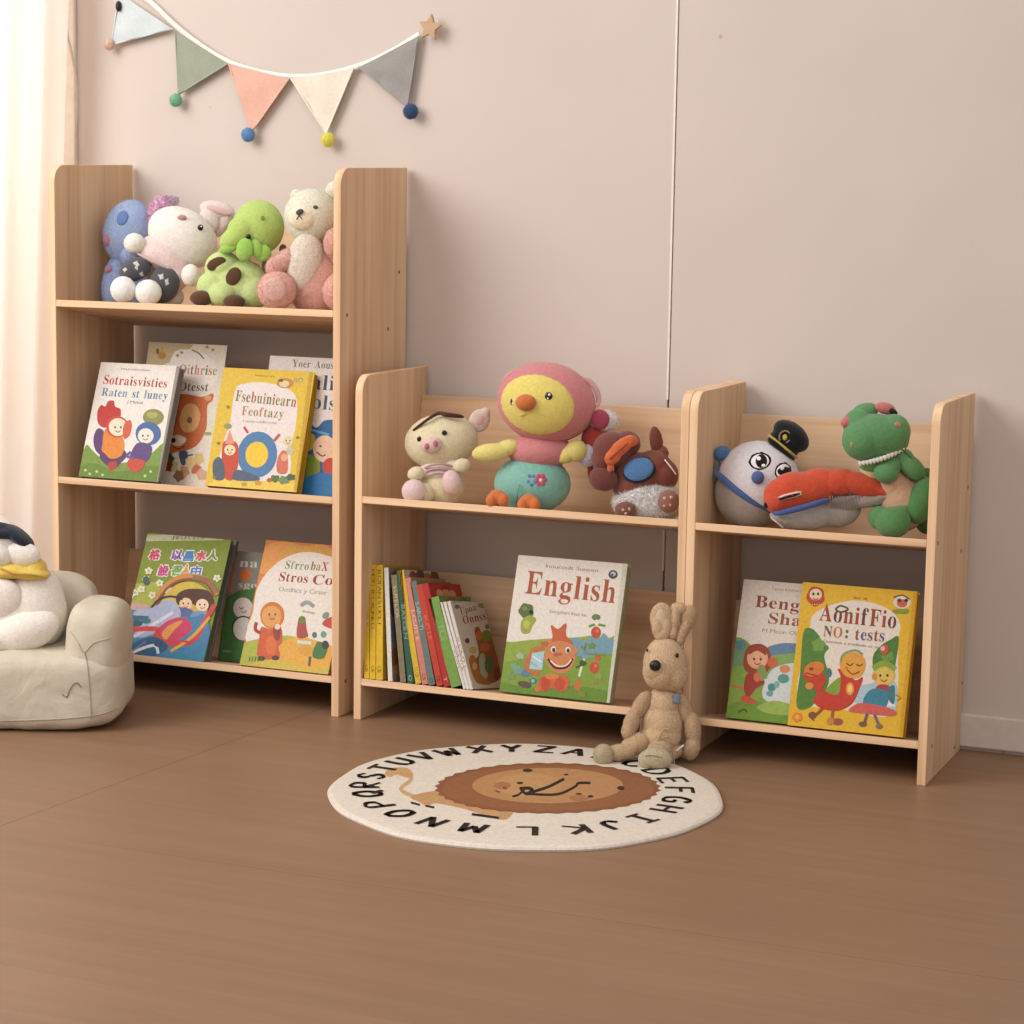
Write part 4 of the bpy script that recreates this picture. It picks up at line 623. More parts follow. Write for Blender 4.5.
# --- tall unit, middle shelf (crop of the photograph: 60,330 at 3.531)
C1 = (60, 330, 3.531)
def flowers(a, pts, r, col, core=None):
    for x, y in pts:
        a.ell(x, y, r, r*.9, col, n=10, wob=.2)
        if core: a.ell(x, y, r*.4, r*.4, core, n=8)
def face(a, x, y, s, col, eye=(40, 30, 25), mouth=(190, 60, 50), cheeks=None):
    a.ell(x, y, s, s*.95, col)
    for k in (-1, 1):
        a.ell(x+k*s*.38, y-s*.05, s*.13, s*.17, eye, n=10)
        if cheeks: a.ell(x+k*s*.6, y+s*.3, s*.18, s*.13, cheeks, n=10)
    a.line([(x-s*.35, y+s*.38), (x, y+s*.58), (x+s*.35, y+s*.38)], s*.12, mouth)
def art_b1(a):
    a.poly([(140, 110), (420, 128), (345, 540), (60, 520)], (233, 226, 218))
    a.blob([(50, 470), (80, 430), (95, 405), (115, 425), (150, 455), (210, 470), (300, 450), (330, 430), (372, 405), (360, 560), (40, 540)], (122, 150, 62))
    a.blob([(60, 490), (120, 470), (200, 500), (300, 480), (370, 490), (350, 560), (40, 540)], (104, 134, 50))
    flowers(a, [(90, 495), (105, 508), (130, 500), (150, 512), (320, 500), (300, 515)], 5, (206, 200, 130))
    a.text('S', 'Inoucoultsuneen', (215, 140), (318, 146), 8, (120, 110, 104), a.up)
    a.text('G', 'Sotraisvisties', (152, 190), (376, 204), 32, [(176, 52, 42), (190, 70, 50), (158, 40, 40)], a.up)
    a.text('G', 'Raten st luney', (146, 232), (378, 246), 29, [(86, 128, 160), (110, 150, 176), (70, 110, 140)], a.up)
    a.text('S', 'J Mailoli', (236, 258), (292, 262), 10, (120, 110, 104), a.up)
    # red-capped bird child
    a.blob([(130, 350), (118, 385), (126, 425), (150, 440), (160, 380), (150, 352)], (94, 62, 110))
    a.blob([(135, 330), (132, 290), (145, 265), (160, 270), (170, 252), (190, 250), (195, 270), (214, 280), (212, 312), (190, 325), (160, 345)], (186, 44, 34))
    a.blob([(160, 350), (150, 400), (150, 430), (180, 455), (215, 445), (228, 415), (222, 380), (200, 360)], (222, 132, 38))
    a.blob([(150, 430), (180, 455), (216, 445), (226, 424), (236, 445), (215, 470), (190, 492), (165, 478), (140, 450)], (92, 60, 100))
    a.blob([(170, 470), (200, 465), (196, 490), (176, 496)], (176, 60, 44))
    a.ell(203, 342, 40, 38, (196, 70, 40)); a.ell(205, 343, 33, 32, (240, 214, 190)); face(a, 205, 345, 27, (243, 220, 198), (70, 96, 110))
    a.blob([(228, 330), (248, 318), (254, 340), (246, 372), (228, 385), (222, 362)], (206, 92, 50))
    # blue-hooded child
    a.ell(330, 308, 37, 29, (138, 140, 76)); a.ell(326, 300, 20, 12, (170, 168, 100))
    a.ell(312, 366, 45, 42, (70, 104, 160)); a.ell(303, 374, 28, 27, (236, 222, 208)); face(a, 302, 375, 24, (240, 228, 214), (60, 60, 70))
    a.blob([(272, 400), (318, 405), (325, 430), (305, 465), (270, 470), (245, 455)], (96, 72, 128))
    a.blob([(246, 455), (300, 462), (290, 490), (268, 502), (240, 486)], (196, 70, 52)); a.line([(250, 430), (236, 446), (262, 452)], 9, (110, 84, 140))
    a.poly([(412, 128), (424, 129), (350, 541), (341, 540)], (150, 146, 140))
book('white picture book with red bird child and blue-hooded child, middle shelf', C1, (65, 516), (345, 536), (145, 113), .012, .021, (226, 219, 210), (140, 136, 128), art_b1, spine=(150, 146, 138))
def art_b2(a):
    a.poly([(300, 30), (610, 40), (560, 600), (230, 600)], (232, 222, 206))
    a.blob([(312, 42), (400, 42), (470, 50), (440, 80), (400, 110), (300, 130)], (196, 178, 134))
    a.blob([(400, 85), (440, 68), (500, 80), (540, 110), (560, 160), (520, 210), (420, 230), (380, 170)], (240, 233, 224))
    a.line([(465, 70), (490, 82), (508, 102)], 5, (120, 136, 96)); a.ell(360, 90, 14, 14, (188, 130, 50)); a.ell(362, 70, 5, 12, (210, 160, 60)); a.ell(345, 75, 5, 10, (120, 80, 40))
    flowers(a, [(415, 90), (430, 80), (540, 70), (520, 60)], 6, (176, 160, 100), (200, 90, 60))
    a.text('G', 'Oithrise', (420, 155), (552, 160), 34, [(204, 120, 90), (190, 150, 120), (120, 110, 90)], a.up)
    a.text('G', 'Otesst', (420, 214), (522, 216), 30, (116, 100, 84), a.up)
    a.blob([(400, 240), (440, 226), (500, 236), (540, 224), (538, 250), (520, 270), (516, 350), (480, 410), (420, 430), (360, 430), (370, 330)], (198, 104, 52))
    a.blob([(395, 250), (415, 235), (410, 330), (385, 380), (370, 340)], (146, 62, 40))
    a.blob([(440, 268), (475, 262), (496, 300), (480, 350), (440, 360), (422, 320)], (228, 170, 110)); a.ell(458, 318, 9, 12, (150, 100, 80)); a.ell(522, 240, 12, 10, (220, 160, 100))
    a.ell(415, 390, 26, 20, (228, 200, 170)); a.ell(400, 390, 9, 9, (60, 40, 34)); a.ell(432, 388, 14, 12, (240, 230, 220)); a.line([(400, 412), (420, 420), (440, 410)], 5, (150, 40, 36))
    a.blob([(420, 432), (450, 430), (446, 470), (430, 476)], (80, 90, 120)); a.line([(428, 450), (470, 440)], 5, (70, 80, 110))
    for x, y, c in [(400, 480, (206, 190, 150)), (440, 500, (210, 150, 110)), (480, 490, (196, 110, 80)), (490, 455, (220, 190, 120)), (420, 515, (150, 110, 80)), (500, 510, (214, 170, 140)), (385, 455, (70, 90, 60)), (380, 480, (150, 50, 40)), (460, 470, (230, 200, 150))]:
        a.ell(x, y, 18, 20, c, n=12, wob=.15)
    a.ell(522, 366, 14, 6, (170, 160, 100))
book('cream bear picture book half hidden between white and yellow books, middle shelf', C1, (246, 548), (523, 560), (315, 42), .085, .012, (224, 214, 198), (196, 190, 178), art_b2, spine=(176, 170, 158), zfix=shelf_z(S12, .085)+.002)
def art_b3(a):
    Y_ = (222, 186, 44)
    a.poly([(570, 120), (905, 140), (850, 590), (500, 560)], Y_)
    a.poly([(560, 520), (850, 540), (845, 580), (500, 560)], (232, 200, 80))
    a.blob([(618, 215), (650, 190), (720, 185), (800, 205), (834, 240), (835, 320), (815, 420), (800, 520), (640, 530), (560, 500), (575, 400), (600, 330)], (232, 220, 216))
    a.ell(795, 188, 30, 18, (190, 130, 60)); a.ell(792, 190, 18, 12, (226, 200, 160)); a.ell(780, 178, 9, 6, (120, 90, 50)); a.text('S', 'BO', (824, 184), (858, 186), 16, (130, 150, 130), a.up)
    a.text('S', 'Inoluitloe ssie', (690, 163), (758, 167), 7, (130, 100, 50), a.up)
    a.text('G', 'Fsebuiniearn', (618, 250), (832, 272), 38, [(120, 122, 46), (150, 120, 50), (110, 110, 60), (170, 90, 60)], a.up)
    a.text('G', 'Feoftazy', (640, 300), (788, 312), 32, [(190, 120, 90), (150, 140, 70), (140, 130, 60)], a.up)
    a.text('S', 'I oncen uonlut ccite', (646, 325), (764, 332), 9, (150, 130, 130), a.up)
    a.ell(697, 440, 70, 82, (78, 124, 172), rot=-8); a.ell(695, 440, 40, 46, (240, 196, 40), rot=-8)
    a.line([(650, 342), (664, 364)], 9, (190, 70, 60)); a.line([(776, 368), (756, 392)], 10, (190, 80, 70))
    a.blob([(575, 400), (600, 390), (628, 405), (630, 470), (612, 528), (580, 520), (572, 460)], (196, 72, 44)); face(a, 600, 424, 20, (238, 216, 180)); a.poly([(582, 402), (600, 352), (616, 402)], (222, 150, 120)); a.ell(593, 340, 14, 10, (150, 150, 90))
    a.blob([(540, 470), (560, 448), (578, 470), (580, 525), (545, 525)], (84, 100, 108)); a.blob([(615, 500), (640, 495), (700, 518), (696, 532), (615, 530)], (90, 96, 120))
    a.blob([(780, 430), (800, 430), (805, 470), (800, 505), (770, 505), (765, 470)], (206, 110, 80)); face(a, 806, 392, 18, (226, 206, 160)); a.ell(813, 426, 14, 16, (200, 190, 160)); a.ell(792, 450, 12, 14, (226, 170, 120))
    for x, y, r, c in [(760, 525, 18, (96, 116, 70)), (790, 530, 20, (120, 140, 90)), (815, 520, 16, (80, 100, 76)), (740, 530, 10, (190, 90, 60)), (700, 540, 12, (206, 150, 60)), (650, 545, 10, (200, 150, 70))]: a.ell(x, y, r, r*.7, c, n=12, wob=.15)
    flowers(a, [(594, 272), (840, 380), (545, 520), (560, 400)], 6, (150, 120, 50))
    a.poly([(880, 148), (892, 149), (838, 570), (826, 569)], (200, 160, 30))
book('yellow picture book with blue ring and red figures on tall unit middle shelf', C1, (512, 549), (835, 569), (578, 132), .012, .021, (222, 186, 44), (168, 136, 40), art_b3, spine=(190, 152, 36))
def art_b4(a):
    a.poly([(720, 80), (1100, 100), (1050, 620), (680, 600)], (226, 216, 208))
    a.text('G', 'Yoer Aousery', (820, 130), (1010, 140), 26, (120, 110, 110), a.up)
    a.text('G', 'Halie', (830, 205), (1000, 216), 52, (58, 70, 104), a.up)
    a.text('G', 'Bolsy', (842, 272), (1010, 288), 50, [(66, 84, 116), (70, 100, 130)], a.up)
    a.blob([(830, 345), (870, 320), (905, 345), (940, 318), (1000, 350), (1010, 600), (820, 600)], (40, 96, 150))
    a.blob([(850, 470), (880, 440), (915, 455), (910, 520), (850, 530)], (126, 146, 50)); a.blob([(850, 360), (900, 372), (890, 420), (860, 420)], (190, 170, 60))
    a.ell(935, 420, 42, 48, (232, 190, 160)); a.line([(905, 430), (925, 445), (938, 440)], 4, (60, 40, 40)); a.ell(920, 410, 5, 3, (60, 40, 40)); a.ell(955, 485, 28, 34, (190, 66, 46))
    a.blob([(870, 520), (960, 510), (990, 600), (840, 600)], (44, 116, 170)); a.line([(880, 350), (950, 370)], 8, (90, 160, 190))
book('white and blue picture book cut off by the right panel, middle shelf', C1, (690, 566), (1040, 590), (742, 90), .05, .016, (226, 216, 208), (180, 172, 162), art_b4, zfix=shelf_z(S12, .05)+.002, w=.186)

# --- tall unit, lower shelf (crop 110,510 at 4.096)
C2 = (110, 510, 4.096)
def art_plain(c, c2=None):
    def f(a):
        if c2: a.poly([(0, 0), (1100, 0), (1100, 400), (0, 400)], c2)
    return f
def art_b5(a):
    a.poly([(0, 60), (600, 60), (600, 800), (-100, 800)], (126, 142, 36))
    a.poly([(150, 90), (480, 75), (478, 100), (140, 112)], (142, 160, 44))
    a.blob([(60, 330), (120, 300), (200, 300), (250, 350), (230, 420), (140, 430), (40, 430)], (166, 172, 60)); a.blob([(30, 390), (110, 380), (170, 400), (120, 430), (20, 430)], (200, 160, 150))
    a.poly([(148, 104), (468, 95), (465, 124), (140, 128)], (196, 192, 158)); 
    for i, ch in enumerate('JBAFCATS'): a.text('G', ch, (252+i*17, 120), (264+i*17, 120), 15, (70, 60, 50), a.up)
    for ch, x, y, c in (('格', 160, 200, (206, 60, 90)), ('以', 252, 200, (110, 60, 170)), ('昌', 300, 206, (60, 130, 190)), ('水', 350, 204, (214, 70, 90)), ('人', 398, 202, (110, 150, 50)),
                        ('設', 196, 266, (200, 60, 130)), ('召', 250, 266, (120, 170, 70)), ('人', 290, 262, (220, 150, 40)), ('由', 330, 268, (60, 120, 200))):
        a.text('K', ch, (x, y), (x+40, y-1), 40, c, a.up, edge=((236, 230, 220), 14)); a.text('K', ch, (x, y), (x+40, y-1), 40, c, a.up, edge=(c, 4))
    flowers(a, [(160, 250), (205, 300), (130, 325), (175, 350), (85, 350), (150, 285), (440, 280), (105, 340)], 15, (222, 222, 196), (190, 180, 90))
    a.ell(150, 290, 14, 18, (70, 96, 90)); a.ell(240, 330, 20, 14, (206, 204, 170))
    # rainbow arch and children
    a.line([(180, 420), (200, 350), (260, 290), (330, 272), (400, 290), (438, 350)], 22, (196, 140, 60)); a.line([(188, 420), (208, 356), (264, 300), (330, 284), (394, 300), (428, 352)], 10, (150, 70, 40)); a.line([(340, 276), (400, 290), (440, 340)], 20, (150, 104, 70))
    a.blob([(215, 370), (270, 310), (340, 296), (400, 330), (420, 380), (380, 430), (300, 440), (220, 430)], (206, 178, 60))
    a.blob([(275, 350), (320, 325), (400, 330), (425, 370), (420, 410), (370, 400), (320, 380), (280, 390)], (84, 46, 34))
    face(a, 312, 385, 26, (236, 200, 160)); face(a, 380, 390, 26, (238, 210, 180)); a.blob([(280, 400), (340, 412), (330, 450), (270, 440)], (90, 100, 150)); a.blob([(340, 420), (400, 420), (380, 470), (330, 470)], (120, 150, 190))
    a.line([(165, 410), (200, 370), (250, 355), (300, 366)], 9, (40, 44, 60))
    # water and slide
    a.blob([(0, 420), (100, 410), (170, 420), (260, 430), (340, 440), (400, 440), (380, 640), (-20, 640)], (70, 130, 176))
    a.blob([(100, 420), (180, 400), (230, 370), (270, 380), (290, 440), (200, 500), (110, 520)], (170, 176, 206)); a.line([(100, 520), (180, 470), (260, 420)], 14, (210, 214, 230)); a.line([(70, 440), (160, 445)], 18, (50, 100, 130))
    a.ell(110, 465, 26, 14, (40, 90, 110)); a.ell(150, 455, 20, 12, (50, 120, 130)); a.blob([(60, 480), (120, 480), (110, 500), (60, 505)], (190, 60, 90))
    a.blob([(190, 500), (230, 460), (290, 440), (330, 460), (330, 500), (270, 540), (210, 560), (170, 550)], (206, 56, 96)); a.blob([(215, 505), (250, 470), (300, 455), (260, 500), (230, 535)], (226, 150, 70))
    a.line([(100, 490), (200, 490), (190, 530), (330, 545), (400, 440), (430, 390)], 20, (206, 60, 60)); a.line([(250, 580), (340, 520), (410, 440)], 12, (224, 170, 50)); a.line([(190, 590), (280, 540), (330, 545)], 9, (200, 60, 90))
    a.blob([(70, 560), (180, 520), (240, 560), (180, 600), (60, 600)], (44, 96, 130)); a.line([(80, 590), (180, 555), (200, 590)], 12, (220, 224, 232)); a.ell(200, 548, 18, 14, (60, 80, 120)); a.ell(330, 575, 26, 12, (70, 120, 90)); a.line([(70, 595), (150, 540)], 7, (120, 110, 180))
    a.blob([(260, 590), (330, 560), (390, 560), (380, 620), (250, 620)], (60, 136, 176))
B5 = book('green cartoon picture book with rainbow slide, tall unit lowest shelf', C2, (40, 585), (385, 603), (155, 94), .012, .009, (126, 142, 36), (150, 150, 140), art_b5, spine=(90, 104, 100))
book('thin grey book right behind the green cartoon book', C2, (62, 588), (403, 608), (182, 96), .034, .010, (132, 128, 118), (160, 156, 146), art_plain((132, 128, 118)), spine=(120, 116, 108), zfix=shelf_z(S13, .034)+.002)
def art_b6(a):
    a.poly([(480, 150), (800, 150), (800, 700), (400, 700)], (140, 136, 126))
    a.poly([(503, 165), (522, 166), (500, 330), (465, 350), (440, 380)], (206, 120, 110))
    a.text('G', 'na', (530, 232), (604, 236), 34, (226, 220, 206), a.up)
    a.blob([(535, 250), (550, 240), (562, 248), (578, 244), (574, 280), (545, 290), (530, 272)], (212, 110, 50))
    a.text('G', 'sgo', (525, 318), (600, 322), 28, (216, 206, 180), a.up)
    a.blob([(470, 400), (480, 360), (520, 335), (570, 325), (640, 340), (640, 680), (420, 680)], (74, 120, 64))
    a.ell(545, 402, 40, 44, (226, 214, 204)); a.line([(530, 398), (538, 406), (546, 398)], 4, (90, 70, 70)); a.line([(536, 415), (548, 420), (560, 412)], 4, (180, 110, 100))
    a.ell(545, 485, 46, 52, (40, 50, 40)); a.ell(546, 487, 42, 48, (226, 220, 208)); a.text('S', 'uuuu', (462, 580), (496, 582), 8, (214, 210, 190), a.up)
book('narrow green and grey picture book squeezed between green and orange books', C2, (440, 622), (600, 636), (503, 165), .095, .012, (150, 146, 136), (176, 170, 160), art_b6, spine=(196, 110, 100), zfix=shelf_z(S13, .095)+.002)
def art_b7(a):
    a.poly([(600, 100), (1200, 140), (1100, 760), (480, 720)], (214, 122, 56))
    a.blob([(640, 150), (720, 130), (800, 150), (880, 140), (900, 200), (660, 260), (610, 240)], (222, 150, 70))
    a.line([(700, 185), (760, 158), (850, 158), (930, 190)], 14, (206, 160, 60))
    a.blob([(585, 420), (600, 330), (640, 260), (710, 200), (800, 172), (900, 190), (960, 230), (1010, 400), (980, 560), (760, 560), (560, 540)], (233, 224, 214))
    a.blob([(540, 560), (600, 530), (700, 515), (760, 520), (900, 560), (990, 560), (960, 720), (500, 700)], (176, 182, 66)); a.blob([(690, 560), (780, 520), (920, 560), (980, 580), (960, 700), (700, 680)], (226, 168, 62)); a.blob([(600, 620), (700, 610), (820, 650), (900, 640), (880, 700), (560, 690)], (206, 180, 70))
    a.text('G', 'Sfrro', (716, 240), (812, 246), 34, [(90, 140, 90), (150, 160, 100)], a.up); a.text('G', 'baX', (820, 246), (890, 250), 36, [(120, 90, 60), (150, 140, 60), (180, 60, 50)], a.up)
    a.text('G', 'Stros', (690, 290), (808, 300), 38, (150, 46, 42), a.up); a.text('G', 'Cohle', (828, 304), (1010, 312), 40, (150, 46, 42), a.up)
    a.text('S', 'Ootlhics y Cirsor', (690, 332), (888, 348), 18, (150, 142, 136), a.up)
    a.ell(665, 432, 50, 56, (206, 120, 50)); a.ell(662, 436, 40, 44, (224, 160, 84)); face(a, 665, 430, 32, (224, 160, 84), (70, 90, 90), (160, 60, 40))
    a.blob([(612, 520), (620, 480), (660, 488), (700, 480), (706, 540), (690, 560), (692, 605), (606, 605)], (206, 92, 44)); a.line([(600, 460), (596, 490), (620, 505)], 14, (170, 60, 40)); a.blob([(668, 490), (680, 465), (700, 480), (694, 530), (676, 530)], (150, 60, 56)); a.ell(686, 478, 12, 12, (236, 210, 180))
    a.ell(620, 608, 16, 10, (70, 60, 60)); a.ell(678, 606, 16, 10, (90, 60, 60)); a.ell(660, 555, 22, 40, (220, 110, 50))
    a.line([(782, 392), (808, 378), (836, 396)], 16, (150, 156, 156)); a.line([(790, 414), (838, 424)], 8, (190, 170, 160))
    a.blob([(772, 450), (786, 438), (800, 450), (806, 490), (810, 520), (766, 520)], (170, 76, 66)); a.ell(787, 450, 15, 16, (110, 130, 60)); a.line([(766, 540), (826, 545)], 14, (206, 220, 200)); a.ell(800, 575, 30, 22, (216, 160, 60)); a.line([(820, 600), (816, 640)], 10, (90, 100, 80))
    a.blob([(830, 600), (850, 540), (890, 560), (874, 608)], (74, 120, 70)); a.ell(882, 553, 15, 18, (60, 70, 60)); a.ell(884, 432, 16, 12, (120, 150, 140), rot=45); a.blob([(870, 470), (900, 440), (960, 440), (940, 490)], (196, 66, 60)); a.ell(838, 512, 10, 12, (80, 120, 110)); a.ell(875, 510, 12, 14, (110, 160, 130))
    for x in range(570, 620, 12): a.line([(x, 620), (x+4, 600)], 4, (80, 120, 60), False)
book('orange and white picture book with an orange child, beside the green books', C2, (530, 634), (893, 669), (640, 122), .010, .013, (214, 122, 56), (190, 150, 120), art_b7, spine=(190, 96, 44))

# --- wide unit, lower shelf: the English book (crop 350,530 at 3.413)
C3 = (350, 530, 3.413)
def art_eng(a):
    a.poly([(500, 60), (1000, 100), (950, 660), (450, 600)], (230, 222, 212))
    a.blob([(500, 400), (560, 382), (660, 372), (780, 366), (830, 360), (870, 372), (930, 380), (930, 640), (480, 600)], (146, 166, 62))
    a.blob([(740, 385), (770, 366), (800, 378), (830, 358), (850, 370), (866, 352), (890, 372), (930, 366), (920, 450), (820, 440), (740, 430)], (116, 158, 176))
    a.blob([(500, 470), (600, 440), (760, 450), (840, 430), (920, 440), (900, 620), (480, 580)], (126, 156, 54)); a.blob([(500, 520), (620, 540), (760, 530), (900, 560), (890, 620), (490, 580)], (104, 140, 46))
    a.text('S', 'Inoucoult Suneen', (668, 128), (846, 144), 12, (130, 116, 106), a.up)
    a.text('G', 'English', (596, 216), (902, 250), 78, (168, 82, 50), a.up)
    a.text('S', 'Satogthors Ruut ine', (680, 282), (806, 296), 11, (130, 120, 112), a.up)
    a.ell(898, 152, 16, 15, (70, 72, 80)); a.ell(898, 150, 9, 8, (200, 200, 200)); a.ell(895, 153, 4, 4, (60, 60, 70))
    a.ell(602, 276, 26, 26, (94, 112, 62), wob=.08); a.ell(596, 268, 9, 7, (130, 140, 90)); a.ell(618, 280, 7, 7, (40, 40, 30)); a.blob([(585, 312), (610, 292), (636, 304), (622, 330), (612, 352), (586, 350)], (156, 166, 66)); a.ell(602, 322, 12, 14, (190, 190, 90))
    for x, y in ((840, 350), (834, 470)): a.ell(x, y, 17, 20, (190, 74, 44)); a.ell(x+4, y-6, 6, 6, (220, 110, 70))
    a.ell(840, 298, 15, 11, (104, 126, 76)); a.line([(815, 330), (840, 322), (872, 328)], 8, (110, 140, 60)); a.ell(842, 316, 8, 10, (236, 224, 206)); a.ell(846, 436, 10, 13, (200, 90, 60)); a.line([(800, 440), (790, 470), (782, 500)], 7, (230, 224, 210)); a.ell(795, 455, 12, 10, (80, 90, 60)); a.ell(778, 530, 13, 18, (196, 110, 50)); a.line([(770, 470), (808, 455)], 6, (70, 90, 50)); a.ell(838, 520, 9, 7, (150, 140, 60))
    # the smiling orange creature with a bag
    a.line([(664, 400), (626, 412), (604, 460), (618, 486), (650, 486)], 16, (196, 106, 62)); a.poly([(622, 420), (664, 414), (656, 478), (612, 474)], (170, 202, 210)); a.line([(622, 430), (654, 450)], 5, (220, 232, 236)); a.line([(618, 452), (640, 466)], 5, (130, 176, 196))
    a.blob([(650, 385), (690, 372), (686, 325), (710, 338), (738, 318), (738, 360), (760, 382), (745, 398), (680, 402)], (196, 92, 50))
    a.blob([(672, 400), (700, 380), (745, 384), (768, 410), (766, 455), (735, 488), (700, 484), (672, 456)], (206, 128, 76)); a.ell(672, 430, 8, 14, (206, 128, 76)); a.ell(770, 412, 8, 14, (206, 128, 76))
    for x, y in ((695, 408), (744, 410)): a.ell(x, y, 9, 11, (240, 232, 220)); a.ell(x+1, y+2, 6, 8, (50, 60, 60))
    a.line([(676, 440), (700, 470), (740, 468), (760, 440)], 7, (70, 30, 24)); a.line([(684, 446), (708, 464), (738, 462), (756, 442)], 4, (240, 232, 220)); a.ell(716, 424, 8, 5, (180, 90, 56)); a.ell(684, 380, 8, 8, (210, 130, 90)); a.ell(704, 425, 9, 8, (186, 90, 66))
    a.blob([(640, 540), (650, 505), (680, 496), (742, 500), (745, 540), (720, 552), (690, 540), (665, 552)], (196, 96, 46)); a.ell(668, 525, 16, 24, (186, 70, 40)); a.ell(716, 525, 18, 24, (190, 74, 40)); a.ell(690, 500, 24, 10, (212, 120, 60))
    for x, y, r, c in [(575, 480, 18, (116, 156, 150)), (600, 490, 14, (90, 130, 150)), (560, 465, 12, (126, 166, 140)), (625, 515, 12, (70, 120, 130)), (582, 430, 14, (160, 186, 150)), (550, 500, 14, (120, 150, 90)), (826, 395, 12, (110, 140, 60)), (850, 500, 14, (140, 160, 70)), (780, 440, 12, (120, 150, 60)), (640, 545, 10, (200, 120, 60)), (790, 560, 16, (120, 140, 50))]: a.ell(x, y, r, r*.8, c, n=14, wob=.2)
    a.ell(625, 515, 6, 6, (150, 190, 190)); a.ell(596, 527, 24, 11, (96, 82, 66), rot=-12)
    a.line([(790, 395), (810, 420), (870, 425)], 6, (120, 150, 60)); a.line([(800, 410), (805, 385)], 4, (100, 130, 60))
    a.poly([(932, 112), (948, 113), (890, 596), (876, 594)], (206, 206, 186))
book('large white book titled English, standing alone beside the leaning book row', C3, (510, 550), (886, 592), (575, 85), .012, .021, (230, 222, 212), (172, 170, 140), art_eng, spine=(150, 160, 110))

# --- narrow unit, lower shelf (crop 700,560 at 3.413)
C4 = (700, 560, 3.413)
def art_b8(a):
    a.poly([(130, 40), (700, 100), (600, 640), (50, 600)], (222, 212, 200))
    a.text('S', 'I goso Kmatos uote', (248, 102), (372, 112), 9, (130, 116, 104), a.up)
    a.text('G', 'Bengle', (188, 160), (392, 180), 40, (146, 64, 48), a.up); a.text('G', 'Shaw', (232, 216), (396, 232), 38, (150, 80, 60), a.up)
    a.text('S', 'M Mcon Oocelit', (212, 246), (380, 262), 13, (140, 130, 122), a.up)
    a.blob([(220, 310), (260, 288), (320, 284), (420, 300), (420, 400), (220, 380)], (96, 130, 160)); a.blob([(210, 340), (300, 320), (420, 330), (420, 420), (200, 400)], (130, 166, 84))
    a.blob([(100, 300), (150, 270), (190, 330), (180, 420), (300, 400), (420, 420), (400, 620), (60, 600)], (132, 160, 62)); a.ell(130, 320, 34, 44, (110, 146, 100), wob=.12); a.ell(140, 290, 18, 18, (90, 130, 140), wob=.12)
    a.blob([(90, 500), (180, 480), (260, 500), (330, 520), (320, 600), (70, 580)], (108, 146, 40)); a.line([(110, 430), (190, 445)], 9, (190, 110, 60))
    a.blob([(150, 330), (165, 295), (205, 286), (235, 305), (242, 340), (240, 370), (215, 390), (175, 390), (150, 370)], (150, 62, 36)); a.ell(196, 336, 36, 36, (224, 160, 120)); face(a, 196, 340, 30, (228, 168, 128), (60, 60, 50), (150, 60, 50)); a.line([(165, 318), (195, 302), (228, 320)], 14, (150, 62, 36))
    a.ell(248, 350, 18, 18, (200, 96, 60)); a.blob([(160, 390), (205, 392), (220, 420), (190, 440), (165, 470), (150, 440)], (160, 50, 36)); a.blob([(165, 465), (190, 480), (184, 492), (140, 482), (148, 462)], (196, 80, 40)); a.ell(210, 385, 16, 28, (130, 150, 80)); a.ell(195, 400, 12, 16, (206, 110, 60))
    a.blob([(230, 400), (260, 366), (330, 352), (420, 380), (400, 500), (300, 505), (215, 470)], (206, 214, 214)); a.ell(285, 405, 20, 16, (90, 150, 146)); a.ell(245, 435, 14, 14, (80, 140, 140)); a.ell(238, 456, 12, 10, (110, 160, 150)); a.ell(262, 425, 10, 12, (120, 170, 160)); a.ell(290, 372, 18, 14, (216, 130, 80)); a.blob([(195, 500), (260, 480), (330, 505), (300, 530), (220, 520)], (150, 176, 80))
    a.line([(130, 520), (150, 510), (160, 520)], 6, (60, 90, 40))
book('white picture book with red-haired child, behind the yellow book on narrow unit', C4, (88, 537), (440, 575), (150, 65), .026, .018, (222, 212, 200), (180, 174, 160), art_b8, spine=(130, 160, 70))
